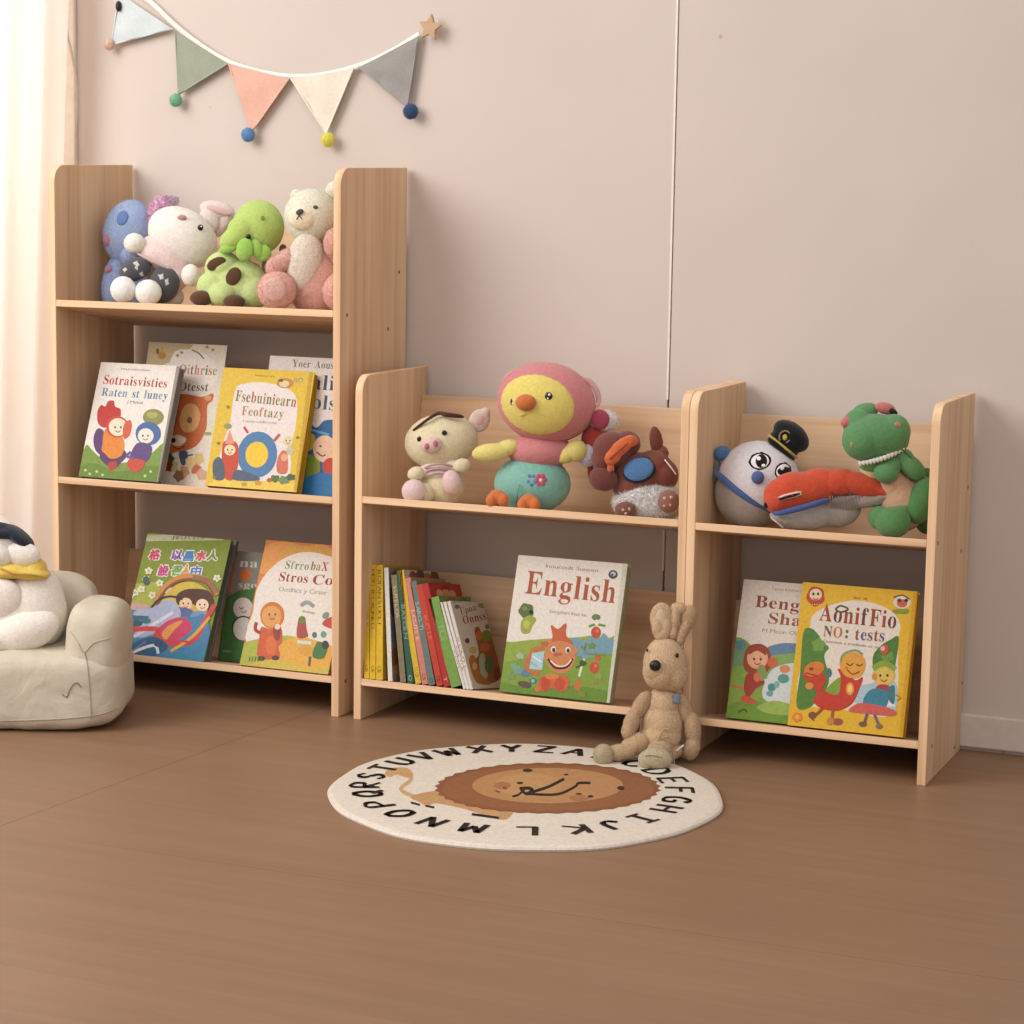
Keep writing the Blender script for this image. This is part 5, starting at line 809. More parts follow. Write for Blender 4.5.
def art_b9(a):
    a.poly([(330, 50), (800, 80), (720, 640), (270, 600)], (224, 178, 30))
    a.blob([(374, 235), (384, 190), (430, 160), (520, 138), (600, 150), (660, 180), (684, 225), (676, 280), (660, 520), (500, 512), (340, 480), (352, 330)], (228, 216, 202))
    a.blob([(352, 250), (376, 232), (400, 250), (420, 280), (440, 300), (424, 330), (440, 420), (380, 500), (330, 500), (342, 380)], (86, 130, 54)); a.blob([(590, 330), (620, 290), (650, 272), (678, 262), (670, 340), (650, 420), (600, 400)], (80, 124, 56)); a.ell(405, 290, 22, 22, (120, 156, 70), wob=.15); a.ell(640, 330, 20, 20, (110, 150, 66), wob=.15)
    a.ell(395, 124, 31, 34, (186, 72, 36), wob=.05); a.ell(395, 118, 21, 20, (232, 208, 180)); a.ell(387, 116, 4, 5, (60, 40, 40)); a.ell(403, 116, 4, 5, (60, 40, 40)); a.line([(385, 130), (395, 136), (405, 130)], 4, (186, 72, 36)); 
    for x in range(374, 420, 8): a.line([(x, 150), (x+4, 154)], 3, (230, 180, 120), False)
    a.ell(690, 144, 30, 22, (226, 214, 196)); a.ell(690, 148, 18, 14, (200, 90, 80)); a.ell(680, 138, 7, 6, (60, 60, 60)); a.ell(704, 138, 7, 6, (60, 60, 60)); a.blob([(660, 170), (710, 168), (706, 184), (664, 182)], (130, 150, 60)); a.line([(662, 128), (690, 120), (716, 134)], 5, (110, 80, 60))
    a.text('G', 'nov m', (524, 132), (570, 136), 10, (170, 90, 40), a.up)
    a.text('G', 'AonifFio', (406, 206), (668, 234), 58, [(160, 66, 50), (110, 60, 60), (150, 70, 46)], a.up); a.line([(462, 168), (480, 156), (506, 168), (480, 178), (462, 168)], 6, (90, 70, 60))
    a.text('G', 'NO', (420, 260), (484, 266), 36, [(110, 84, 80), (190, 120, 50)], a.up); a.ell(502, 244, 5, 6, (120, 110, 90)); a.ell(500, 262, 5, 6, (120, 110, 90)); a.text('G', 'tests', (528, 272), (628, 278), 40, [(160, 76, 60), (90, 90, 130), (110, 80, 110)], a.up)
    a.text('S', 'Ouonton a trenlonio ut os', (420, 280), (610, 302), 9, (140, 120, 130), a.up)
    a.blob([(590, 420), (640, 400), (672, 430), (664, 520), (600, 520), (540, 500), (520, 440)], (170, 196, 206)); a.poly([(600, 500), (640, 430), (668, 500)], (226, 226, 220)); a.blob([(440, 430), (480, 400), (500, 440), (470, 460), (430, 450)], (130, 160, 60))
    # red parrot-like character in the middle, with an orange head
    a.blob([(400, 460), (380, 420), (352, 400), (366, 370), (410, 372), (430, 410), (420, 440), (470, 460), (480, 400), (470, 372), (500, 380), (530, 410), (556, 400), (545, 440), (520, 490), (470, 515), (410, 505), (384, 476)], (196, 56, 30))
    a.ell(390, 372, 36, 24, (214, 120, 44), rot=20); a.ell(380, 372, 8, 6, (120, 70, 40)); a.line([(360, 385), (400, 396)], 5, (150, 50, 30)); a.ell(374, 430, 14, 12, (220, 140, 50)); a.ell(440, 385, 10, 16, (80, 120, 110))
    a.blob([(480, 330), (510, 316), (545, 318), (564, 345), (560, 380), (540, 402), (505, 400), (480, 374)], (222, 158, 54)); a.line([(482, 350), (490, 322), (530, 308), (556, 322)], 7, (130, 150, 120)); a.line([(500, 352), (512, 360), (524, 352)], 4, (90, 60, 30)); a.line([(534, 356), (546, 362), (556, 354)], 4, (90, 60, 30)); a.line([(502, 374), (522, 390), (546, 380)], 5, (170, 60, 30)); a.ell(500, 368, 6, 5, (214, 110, 50))
    a.ell(512, 440, 14, 22, (226, 150, 60)); a.ell(512, 440, 8, 14, (240, 200, 120)); a.line([(420, 505), (400, 525), (380, 536)], 10, (150, 76, 40)); a.line([(455, 510), (452, 545), (470, 555)], 10, (170, 84, 50)); a.ell(470, 552, 18, 12, (160, 80, 60)); a.ell(384, 530, 14, 12, (130, 80, 50)); a.ell(445, 550, 12, 14, (196, 130, 60))
    # green-hatted child
    a.ell(628, 392, 38, 38, (216, 176, 70)); face(a, 628, 396, 32, (220, 184, 84), (60, 70, 60), (150, 90, 40)); a.line([(592, 372), (628, 354), (666, 374)], 22, (140, 160, 56)); a.line([(596, 382), (630, 366), (662, 384)], 5, (190, 190, 100)); a.ell(596, 398, 9, 12, (200, 150, 60))
    a.ell(625, 440, 26, 16, (170, 60, 70)); a.blob([(560, 470), (590, 440), (640, 450), (636, 500), (590, 516), (560, 505)], (60, 130, 150)); a.blob([(640, 440), (664, 430), (662, 490), (644, 476)], (70, 120, 130)); a.line([(575, 512), (560, 560)], 9, (120, 80, 110)); a.line([(590, 514), (612, 566)], 9, (120, 90, 120)); a.ell(556, 560, 14, 9, (120, 90, 70)); a.ell(612, 568, 12, 9, (140, 110, 90))
    a.blob([(520, 500), (560, 488), (660, 510), (660, 532), (560, 524), (510, 516)], (206, 90, 80)); a.ell(332, 536, 17, 16, (224, 130, 40), wob=.1); a.ell(332, 536, 8, 8, (236, 170, 50)); a.ell(630, 306, 15, 17, (196, 80, 60)); a.ell(624, 302, 8, 8, (230, 190, 160)); a.line([(668, 460), (684, 470), (672, 480)], 4, (180, 130, 40)); a.line([(380, 540), (390, 548)], 5, (150, 80, 50))
    a.poly([(742, 103), (730, 102), (680, 606), (692, 607)], (206, 158, 22))
book('bright yellow picture book in front at right end of narrow unit', C4, (298, 563), (693, 608), (351, 75), .010, .021, (224, 178, 30), (186, 140, 40), art_b9, spine=(196, 150, 30))

# ------------------------------------------------------------------ the row of leaning books (spines out)
TI = math.atan(SL)
def stack_book(label, BL, TL, BRx, depth, spine, side, marks=None, art=None, Y0=.006, top=None, group=None, name='book'):
    crop = C3; q = lambda x, y: (crop[0]+x/crop[2], crop[1]+y/crop[2])
    P0 = atY(*q(*BL), Y0); P0.z = shelf_z(S22, Y0)
    th = (atY(*q(BRx, BL[1]), Y0).x-P0.x)*.93
    n = Vector((0, math.cos(TI), -math.sin(TI)))
    Tp = hit(*q(*TL), P0, n)-P0; e = Vector((0, math.sin(TI), math.cos(TI)))
    u, v = Tp.x, Tp.dot(e); phi = math.atan2(-u, v); h = math.hypot(u, v)
    R = Matrix.Rotation(-TI, 4, 'X') @ Matrix.Rotation(-phi, 4, 'Y')
    P0.z += .0006
    ro = empty(name, P0, label, 'book', group); ro.rotation_euler = R.to_euler()
    M = Matrix.Translation(P0) @ R; inv = M.inverted(); R3 = R.to_3x3()
    bm = bmesh.new(); lay = bm.loops.layers.float_color.new('Col'); bt = min(.0016, th*.2)
    cbox(bm, lay, (0, 0, 0), (th, bt, h), spine)
    cbox(bm, lay, (0, bt, 0), (bt, depth, h), side); cbox(bm, lay, (th-bt, bt, 0), (th, depth, h), side)
    bmesh.ops.recalc_face_normals(bm, faces=bm.faces)
    if marks:
        a = Art(crop, P0, R3 @ Vector((0, 0, -1)), R3 @ Vector((1, 0, 0)), R3 @ Vector((0, -1, 0)))
        a.o = P0 + R3 @ Vector((0, 0, h)); a.k = 3
        for txt, s0, s1, col in marks:     # lettering running down the spine (fractions of its length)
            adv = 0; it = []
            for ch in txt:
                if ch == ' ': adv += 30; continue
                g = FONTS['S'][ch]; it.append((g, adv)); adv += 60
            k = (s1-s0)*h/adv; ky = min(k*1.2, th*.55/70); a.k += 1
            for g, ox in it: a.raw([[(s0*h+(x+ox)*k, th*.5+(y-35)*ky) for x, y in c] for c in g], col, True)
        a.add(bm, lay, inv)
    if art:
        a = Art(crop, P0 + R3 @ Vector((th, 0, 0)), R3 @ Vector((0, 1, 0)), R3 @ Vector((0, 0, 1)), R3 @ Vector((1, 0, 0)), depth, h); a.k = 2
        art(a); a.add(bm, lay, inv)
    me = bpy.data.meshes.new('cover'); bm.to_mesh(me); bm.free(); me.materials.append(printed())
    c = bpy.data.objects.new('cover', me); COL.objects.link(c); c.parent = ro
    bm = bmesh.new(); box(bm, (bt, bt, .002), (th-bt, depth-.002, h-.002)); bm_obj('pages', bm, plain(top or (214, 206, 192), .8, .1, 'paper'), ro)
YL = (226, 186, 28); BR_ = (120, 92, 20)
gy = 'yellow spined books at the end of the row'
for i, (a_, b_, c_, t1) in enumerate((((48, 505), (50, 118), 66, 'SOTNAIR UOTIE'), ((67, 506), (69, 118), 88, 'MOTIB LAUNEO'), ((89, 508), (90, 120), 113, 'ROTAN SUOLI'))):
    stack_book(('upright yellow book against the left panel, first of the row', 'upright yellow book second from the left panel in the row', 'upright yellow book third from left panel, beside white spine')[i],
               a_, b_, c_, .175, YL, (206, 164, 30), [(t1, .04, .55, BR_), ('OE', .88, .95, BR_)], group=gy)
def art_mix(base, blobs):
    def f(a):
        a.k += 1; a.raw([[(0, 0), (a.w, 0), (a.w, a.h), (0, a.h)]], base, True)
        for u, v, r1, r2, c in blobs:
            a.raw([[(a.w*u+r1*math.cos(t), a.h*v+r2*math.sin(t)) for t in [2*math.pi*i/14 for i in range(14)]]], c)
    return f
stack_book('white-spined picture book beside the yellow books in the row', (130, 512), (116, 130), 146, .165, (226, 220, 212), (176, 170, 160),
           art=art_mix((150, 140, 128), [(.1, .2, .02, .02, (150, 100, 60)), (.12, .45, .02, .03, (120, 124, 140)), (.1, .7, .02, .03, (90, 80, 76)), (.3, .9, .04, .02, (120, 76, 50)), (.14, .1, .02, .01, (196, 150, 90))]))
stack_book('thin olive-brown book in the row, between white spine and dark green spine', (172, 514), (140, 155), 192, .165, (136, 124, 92), (110, 104, 76), [('SUTELOA', .1, .4, (210, 200, 170))])
stack_book('dark green spined book in the row, left of the thin yellow book', (197, 517), (158, 140), 219, .165, (52, 96, 78), (64, 110, 92), [('BATOSN', .3, .6, (140, 170, 150)), ('O', .93, .97, (170, 190, 170))])
stack_book('thin yellow leaning book in the row, between green and pink spines', (224, 521), (164, 140), 244, .165, (222, 180, 44), (206, 196, 170), [('TSOR', .85, .95, (150, 110, 40))],
           art=art_mix((206, 196, 172), [(.25, .93, .02, .014, (150, 80, 60)), (.45, .95, .02, .014, (100, 80, 60)), (.65, .93, .02, .012, (190, 110, 70)), (.85, .95, .02, .014, (110, 90, 70))]))
stack_book('pink spined leaning book in the row, right of the thin yellow book', (247, 523), (187, 166), 268, .16, (206, 130, 112), (190, 130, 110), [('LOUTIE', .3, .6, (236, 200, 190)), ('OS', .9, .97, (110, 70, 66))])
stack_book('grey-teal spined leaning book in the row, left of the red books', (269, 525), (205, 178), 292, .16, (108, 124, 116), (116, 142, 70), [('SAROLTI', .2, .5, (180, 190, 180)), ('O', .93, .97, (60, 70, 70))])
stack_book('orange-red spined leaning book in the row, first of the two reds', (297, 528), (226, 190), 319, .15, (196, 62, 40), (190, 54, 40), [('BUTILE', .3, .55, (224, 120, 90)), ('OS', .9, .97, (90, 40, 36))])
stack_book('deep red leaning book in the row, beside the light green book', (321, 530), (246, 186), 343, .15, (180, 40, 36), (186, 46, 38), [('T', .9, .96, (220, 160, 150))],
           art=art_mix((184, 46, 38), [(.3, .9, .016, .008, (214, 160, 120)), (.5, .9, .016, .01, (206, 150, 110)), (.7, .9, .016, .008, (214, 160, 120)), (.5, .96, .02, .004, (150, 40, 36))]))
stack_book('light green leaning book in the row with pale blue foot', (346, 534), (268, 236), 384, .15, (122, 160, 76), (112, 146, 60), [('TOS', .3, .5, (150, 184, 110))], group=None,
           art=art_mix((112, 146, 60), [(.4, .93, .03, .01, (150, 90, 60)), (.75, .93, .02, .01, (90, 110, 50))]))
gw = 'white spined books leaning at the end of the row'
stack_book('white-spined leaning book in the row, right beside the light green book', (387, 538), (305, 250), 397, .145, (222, 216, 208), (216, 208, 198), [('SOTI', .55, .8, (190, 120, 100))])
stack_book('white-spined leaning book sandwiched between two other white books in the row', (398, 540), (318, 248), 408, .145, (226, 220, 212), (216, 208, 198), [('ROSTUE', .5, .8, (170, 90, 80))])
def art_last(a):
    a.poly([(300, 200), (560, 200), (560, 600), (300, 600)], (214, 204, 190))
    a.text('S', 'Aoeot uootne', (352, 252), (440, 232), 9, (120, 110, 100), (-60, -290))
    a.text('G', 'Upon', (378, 290), (432, 274), 24, [(176, 110, 60), (110, 130, 60), (150, 80, 60)], (-60, -290)); a.text('G', 'Onnsse', (388, 322), (478, 302), 28, (146, 66, 60), (-60, -290))
    a.ell(452, 258, 16, 9, (130, 156, 110)); a.ell(366, 262, 9, 7, (120, 110, 90)); a.ell(400, 378, 8, 9, (90, 60, 40))
    a.blob([(425, 345), (438, 330), (450, 350), (470, 340), (486, 370), (500, 420), (516, 470), (510, 510), (470, 525), (450, 510), (425, 450), (440, 420)], (150, 84, 34)); a.blob([(440, 440), (455, 420), (465, 460), (470, 500), (450, 510)], (170, 180, 150)); a.ell(465, 362, 18, 20, (120, 140, 50)); a.ell(440, 360, 12, 16, (196, 110, 40)); a.ell(475, 460, 16, 30, (84, 110, 60)); a.blob([(405, 440), (425, 430), (445, 490), (480, 525), (440, 525), (420, 500)], (176, 110, 40)); a.ell(468, 330, 8, 8, (110, 130, 60)); a.ell(500, 490, 10, 24, (110, 60, 30)); a.ell(460, 400, 18, 16, (190, 100, 40)); a.ell(418, 410, 12, 12, (206, 170, 90)); a.ell(425, 465, 8, 12, (200, 180, 120))
stack_book('white picture book closing the row, its animal cover turned outward', (409, 541), (331, 246), 421, .155, (218, 210, 200), (214, 204, 190), [('SOUTI', .4, .8, (170, 110, 90))], art=art_last)
# ------------------------------------------------------------------ soft toys on the tall unit (crop 90,180 at 3.938)
ZA = (90, 180, 3.938)
SO = 'soft toys on the top shelf of the tall unit'
def arc(cx, cy, rx, ry, a0, a1, n=14, rot=0):
    t = math.radians(rot); out = []
    for i in range(n+1):
        a = math.radians(a0+(a1-a0)*i/n); x, y = rx*math.cos(a), -ry*math.sin(a)
        out.append((cx+x*math.cos(t)+y*math.sin(t), cy-x*math.sin(t)+y*math.cos(t)))
    return out
# blue one at the back left
t = Toy('plush_toy', 'blue plush animal with pink muzzle and pink tuft, behind white bunny', 'soft toy', ZA, (130, 470), .16, SO)
BL_ = (158, 182, 238)
h = t.blob('head', 152, 205, 98, 126, BL_, rd=80, rot=-14, fur_=(9000, .004))
b = t.multi('body', [(106, 400, 54, 110, 60, 0, -8), (160, 420, 70, 90, 60, -10, 0), (86, 430, 40, 84, 40, 25, 0)], (152, 176, 234), fur_=(8000, .004))
t.spot('ear_patch', h, 140, 150, 24, 32, (100, 134, 202), rot=-20, lift=6)
t.blob('muzzle', 72, 236, 20, 24, (206, 122, 160), rd=20, d=42, fz=3)
t.eye(h, 82, 205, 6, 7); t.blob('cheek', 74, 352, 16, 14, (196, 134, 170), d=46, fz=2)
t.multi('tuft', [(262, 130, 36, 46, 30, 20, -20), (285, 95, 40, 30, 26, 16, -20), (245, 165, 26, 30, 24, 24, 0)], (244, 170, 204), fur_=(1600, .008))
t.blob('tuft_tip', 300, 84, 46, 16, (246, 196, 216), rd=14, d=10, rot=10, fur_=(1200, .010))
t.blob('arm', 150, 300, 30, 36, BL_, d=60, fur_=(1500, .004))
# white bunny lying against it
t = Toy('plush_bunny', 'white plush bunny in pink shirt and grey camouflage trousers', 'soft toy', ZA, (230, 480), .09, SO)
WB = (236, 228, 220)
h = t.blob('head', 366, 226, 146, 110, WB, rd=100, d=0, rot=-32, fz=1.5)
t.multi('ear', [(502, 118, 72, 36, 22, -40, -12), (470, 160, 40, 50, 26, -30, 30)], (228, 206, 202)); t.blob('ear', 525, 168, 28, 66, (222, 196, 192), rd=20, d=-44, rot=-32, fz=2)
t.blob('inner_ear', 508, 120, 52, 14, (220, 182, 180), rd=10, d=-20, rot=-16)
t.eye(h, 435, 187, 11, 12, glint=True); t.blob('nose', 362, 149, 18, 12, (196, 140, 134), rd=9, d=h.surf(362, 149), fz=.5, sub=3)
sh = t.multi('shirt', [(300, 300, 112, 70, 70, 30, -32), (340, 360, 60, 80, 64, 20, -10), (270, 300, 90, 44, 60, 40, -25)], (232, 204, 200))
t.blob('shirt_hem', 258, 322, 86, 12, (206, 172, 170), rd=40, d=66, rot=-25)
t.blob('hand', 175, 250, 41, 40, WB, d=70, fz=2); t.blob('hand', 397, 375, 37, 43, WB, d=95, fz=2)
CAMO = (84, 84, 92)
l1 = t.blob('trouser_leg', 178, 352, 66, 44, CAMO, rd=42, d=80, rot=24, fz=1.5); l2 = t.blob('trouser_leg', 290, 410, 62, 74, CAMO, rd=50, d=70, rot=-20, fz=1.5)
for e, pts in ((l1, [(170, 320), (190, 312), (206, 330), (196, 362), (182, 350)]), (l1, [(130, 352), (146, 340), (158, 352), (142, 366)]), (l2, [(270, 370), (296, 366), (300, 388), (282, 396)]), (l2, [(300, 390), (316, 380), (322, 410), (306, 416)]), (l1, [(196, 366), (214, 356), (220, 376), (204, 380)])):
    t.decal('camouflage_patch', e, pts, (206, 200, 196), rings=3)
t.blob('foot', 131, 432, 50, 52, (242, 236, 230), rd=44, d=135, fz=1.5); t.blob('foot', 229, 443, 52, 50, (242, 236, 230), rd=44, d=135, fz=1.5)
t.blob('bottom', 300, 460, 70, 50, (206, 190, 180), d=20)
# green one
t = Toy('plush_giraffe', 'lime green plush animal with brown spots and leafy collar', 'soft toy', ZA, (580, 490), .09, SO)
LG = (176, 206, 92)
h = t.multi('head', [(664, 186, 102, 108, 84, 0, 0), (566, 232, 62, 44, 46, 50, 38), (600, 200, 60, 60, 56, 40, 20)], LG, vox=5, sm=10)
he = t.ell(664, 186, 102, 108, 84, 0, 0)
t.blob('eye', 624, 224, 10, 10, (30, 26, 20), d=88, fz=0, sub=3, mat=plain((30, 26, 20), .3)); t.blob('nostril', 680, 150, 8, 9, (120, 150, 50), rd=4, d=80, fz=0, sub=3)
b = t.multi('body', [(580, 420, 138, 112, 84, 10, 0), (480, 420, 60, 60, 60, 40, 20), (520, 450, 60, 50, 60, 70, 0), (640, 440, 70, 70, 60, 40, 0), (520, 340, 70, 60, 60, 20, 20)], (192, 214, 128), vox=5)
be = t.ell(580, 420, 138, 112, 84, 10, 0)
for x, y, rx, ry, r, d in ((498, 330, 40, 24, 26, 70), (565, 380, 28, 38, -28, 92), (690, 330, 14, 36, 0, 66)):
    t.blob('spot', x, y, rx, ry, (98, 66, 42), rd=10, d=d, rot=r, fz=1)
t.blob('foot', 440, 465, 46, 30, (98, 64, 42), rd=30, d=90, fz=1.5); t.blob('foot', 568, 480, 42, 28, (96, 62, 40), rd=30, d=120, fz=1.5)
for x, y, rx, ry, r in ((610, 275, 34, 46, -8), (548, 268, 40, 20, 20), (680, 288, 34, 34, 30), (655, 270, 26, 40, 24)):
    t.blob('collar_leaf', x, y, rx, ry, (150, 204, 72), rd=16, d=90-abs(x-610)*.3, rot=r)
t.blob('tail', 760, 275, 16, 22, (110, 72, 44), d=10)
# pink and cream bear
t = Toy('plush_bear', 'pink and cream plush bear leaning on the right side panel', 'soft toy', ZA, (870, 495), .10, SO)
CB = (246, 224, 194); PK = (228, 166, 152)
h = t.blob('head', 872, 142, 106, 106, CB, rd=92, fur_=(7000, .0032))
t.blob('ear', 962, 42, 34, 36, CB, rd=22, d=-10, fur_=(900, .0032)); t.blob('ear', 815, 60, 26, 24, CB, rd=20, d=-50, fur_=(600, .0032))
t.blob('muzzle', 836, 150, 54, 46, (240, 224, 190), rd=26, d=78, fz=2)
t.blob('nose', 826, 126, 16, 11, (76, 88, 92), rd=8, d=106, rot=25, fz=0, sub=3); t.eye(h, 888, 107, 10, 7, rot=-10, col=(70, 74, 76)); t.line = None
t.tube('mouth', [(822, 138, 104, 2.5), (818, 148, 103, 2.5), (812, 158, 99, 2.5)], (110, 110, 110), n=6); t.tube('mouth', [(824, 140, 104, 2.5), (832, 150, 104, 2.5), (836, 156, 102, 2.5)], (110, 110, 110), n=6)
b = t.blob('body', 890, 390, 118, 150, PK, rd=95, d=0, fur_=(9000, .0042))
t.blob('belly', 846, 326, 72, 118, (242, 206, 190), rd=54, d=56, rot=-8, fur_=(4000, .0042))
t.multi('arm', [(765, 320, 62, 40, 36, 60, 40), (730, 345, 38, 44, 34, 70, 0)], PK, fur_=(3000, .004)); t.multi('arm', [(960, 250, 40, 60, 34, 80, 0), (990, 300, 40, 50, 34, 70, 0)], PK, fur_=(2500, .004))
t.blob('foot', 736, 434, 76, 74, PK, rd=50, d=95, fur_=(3500, .0042)); t.blob('foot', 985, 440, 70, 74, PK, rd=50, d=85, fur_=(3000, .0042))
t.blob('sole', 728, 432, 46, 46, (226, 172, 160), rd=12, d=138, fur_=(1000, .003))

# ------------------------------------------------------------------ soft toys on the wide unit (crop 380,350 at 3.2)
ZE = (380, 350, 3.2)
SE = 'soft toys on the upper shelf of the wide unit'
t = Toy('plush_pig', 'pale yellow plush pig with pink snout and striped shirt', 'soft toy', ZE, (190, 480), .10, SE)
PG = (222, 208, 166)
h = t.blob('head', 196, 292, 118, 88, PG, rd=80, rot=8)
t.multi('ear', [(318, 226, 34, 40, 14, -10, -28), (334, 208, 18, 26, 12, -10, -20)], (216, 190, 176), vox=3)
t.spot('inner_ear', t.ell(318, 226, 34, 40, 14, -10, -28), 322, 224, 14, 22, (214, 164, 160), rot=-28, rings=3)
t.tube('head_seam', [(108, 256, 40, 4), (150, 224, 56, 5), (186, 203, 40, 6), (212, 207, 52, 8), (250, 211, 44, 7), (264, 214, 34, 5)], (92, 48, 36))
sn = t.blob('snout', 165, 303, 34, 27, (228, 190, 184), rd=24, d=76, rot=8)
for x, y, r in ((150, 309, -10), (178, 300, 10)): t.blob('nostril', x, y, 8, 11, (190, 110, 122), rd=5, d=98, rot=r, fz=0, sub=3)
t.eye(h, 126, 285, 8, 8.5); t.eye(h, 206, 265, 8.5, 8.5)
b = t.blob('body', 196, 430, 76, 78, (226, 214, 170), rd=66, d=10)
s_ = t.blob('shirt', 188, 386, 62, 36, (232, 216, 206), rd=60, d=20, rot=6)
for k, (y0, c) in enumerate(((368, (196, 150, 146)), (382, (200, 150, 146)), (396, (206, 166, 160)))):
    t.tube('shirt_stripe', [(140, y0+12, 62, 4), (165, y0, 80, 4), (195, y0-3, 84, 4), (225, y0+2, 74, 4), (240, y0+6, 62, 4)], c, n=8)
t.blob('hand', 262, 370, 29, 23, PG, d=70, rot=10); t.blob('hand', 115, 396, 27, 23, PG, d=70, rot=20); t.blob('sleeve', 232, 372, 24, 20, (226, 206, 196), d=55, rot=10); t.blob('sleeve', 140, 390, 20, 20, (226, 206, 196), d=55)
f = t.blob('foot', 108, 452, 38, 38, (228, 196, 196), rd=32, d=100); f = t.blob('foot', 230, 424, 31, 40, (228, 190, 188), rd=30, d=85, rot=12)
t.blob('leg', 140, 460, 34, 34, PG, d=70)
# chick
t = Toy('plush_chick', 'big plush chick in pink hood and teal trousers with orange feet', 'soft toy', ZE, (487, 505), .10, SE)
HP = (218, 128, 128)
h = t.blob('head', 532, 168, 158, 128, HP, rd=120, rot=-10, sub=5)
t.spot('face', h, 503, 168, 122, 98, (228, 206, 92), rot=-12, lift=7, rings=14)
t.blob('beak', 467, 168, 33, 26, (216, 112, 46), rd=30, d=118, rot=0)
t.tube('mouth', [(450, 212, 108, 1.8), (470, 204, 114, 1.8), (490, 212, 112, 1.8)], (206, 176, 70), n=6)
for x, y, rx, ry in ((539, 150, 14.5, 15), (426, 166, 9, 15)):
    e = t.eye(h, x, y, rx, ry, col=(30, 26, 22)); d = h.surf(x, y)+rx*.5
    t.blob('eye_highlight', x+3, y-7, 4.2, 4.2, (245, 240, 235), rd=3, d=d+2, fz=0, sub=2, mat=plain((245, 240, 235), .4), parent=e.o)
    t.blob('eye_highlight', x-2, y+5, 3, 3, (245, 240, 235), rd=3, d=d+2, fz=0, sub=2, mat=plain((245, 240, 235), .4), parent=e.o)
m, nt, bb = newmat('sheer_ribbon'); bb.inputs['Base Color'].default_value = (*lin((226, 172, 176)), 1); bb.inputs['Alpha'].default_value = .55; bb.inputs['Roughness'].default_value = .6
RIB = m
t.tube('ribbon_loop', [(392, 112, 10, 6), (400, 92, 15, 7), (430, 68, 18, 8), (462, 60, 12, 7), (440, 80, 24, 7), (408, 108, 28, 6)], (0, 0, 0), mat=RIB)
t.tube('ribbon_loop', [(640, 90, 20, 6), (668, 100, 10, 9), (692, 128, 5, 10), (700, 165, 0, 9), (684, 178, 20, 8), (676, 140, 28, 6)], (0, 0, 0), mat=RIB)
t.blob('upper_body', 512, 322, 106, 58, (216, 128, 130), rd=76, d=0)
lb = t.blob('trousers', 488, 428, 122, 94, (120, 186, 170), rd=92, d=0, sub=5)
t.multi('arm', [(355, 328, 62, 30, 30, 40, 6), (410, 312, 40, 26, 30, 30, 10)], (226, 210, 108)); t.multi('arm', [(628, 322, 36, 36, 30, 40, 0), (596, 336, 34, 26, 26, 40, 30)], (226, 210, 108))
for x, y, r in ((376, 472, -8), (476, 486, 6)):
    t.multi('foot', [(x, y, 30, 26, 24, 105, r), (x-20, y+10, 18, 22, 18, 118, 0), (x+18, y+8, 20, 22, 18, 118, 0)], (222, 112, 52), vox=3)
t.tube('trouser_seam', [(436, 500, 60, 2), (440, 460, 92, 2), (446, 430, 92, 2)], (100, 166, 152), n=6)
for k in range(6):
    a = k*math.pi/3
    t.spot('flower_petal', lb, 513+13*math.cos(a), 405+14*math.sin(a), 9, 9, (206, 84, 118), rings=3, lift=1.6)
for k in range(5):
    a = .3+k*math.pi*.4
    t.spot('flower_petal', lb, 484+11*math.cos(a), 405+15*math.sin(a), 7, 7, ((90, 140, 190), (96, 120, 180))[k % 2], rings=3, lift=1.6)
t.spot('flower_centre', lb, 513, 405, 7, 7, (236, 200, 190), rings=3, lift=3)
# small red one lying behind
t = Toy('plush_toy', 'small red and white plush lying behind chick and brown dog', 'soft toy', ZE, (690, 480), .155, SE)
t.blob('body', 704, 380, 40, 70, (170, 60, 54), d=0, rd=40); t.blob('head', 692, 286, 48, 52, (186, 64, 50), d=10)
t.blob('ear', 716, 226, 46, 36, (232, 222, 218), d=20, fur_=(1500, .005)); t.blob('inner_ear', 704, 222, 30, 32, (190, 70, 96), rd=14, d=50, rot=20)
t.blob('paw', 664, 338, 30, 36, (206, 196, 220), d=40, fz=3)
# brown dog on its side
t = Toy('plush_dog', 'brown plush dog with orange ribbon and white fluffy bottom lying sideways', 'soft toy', ZE, (850, 530), .09, SE)
BD = (136, 70, 58)
t.multi('head', [(742, 318, 62, 58, 60, 10, 0), (716, 350, 40, 46, 50, 10, 0), (790, 300, 44, 42, 44, 0, 0)], (124, 62, 52))
t.blob('ear', 715, 412, 46, 38, (124, 64, 58), rd=30, d=40, rot=-20, fz=2); t.blob('ear', 884, 292, 21, 48, (126, 60, 50), rd=18, d=-10, rot=10, fz=2); t.blob('ear', 900, 330, 24, 24, BD, d=-10)
b = t.multi('body', [(830, 400, 84, 72, 62, 0, -20), (900, 400, 56, 56, 56, 0, -40), (800, 440, 56, 50, 50, 10, 0), (870, 370, 60, 50, 56, 0, 20)], BD, vox=4)
be = t.ell(836, 396, 112, 84, 66, 0, -20)
t.spot('blue_patch', be, 828, 378, 56, 40, (30, 34, 50), rot=22, lift=5); t.spot('blue_patch', be, 826, 376, 54, 38, (76, 130, 192), rot=22, lift=8)
t.tube('white_piping', [(912, 352, 50, 2.5), (930, 374, 52, 2.5), (946, 396, 46, 2.5)], (236, 226, 220), n=8)
OR = (226, 104, 52)
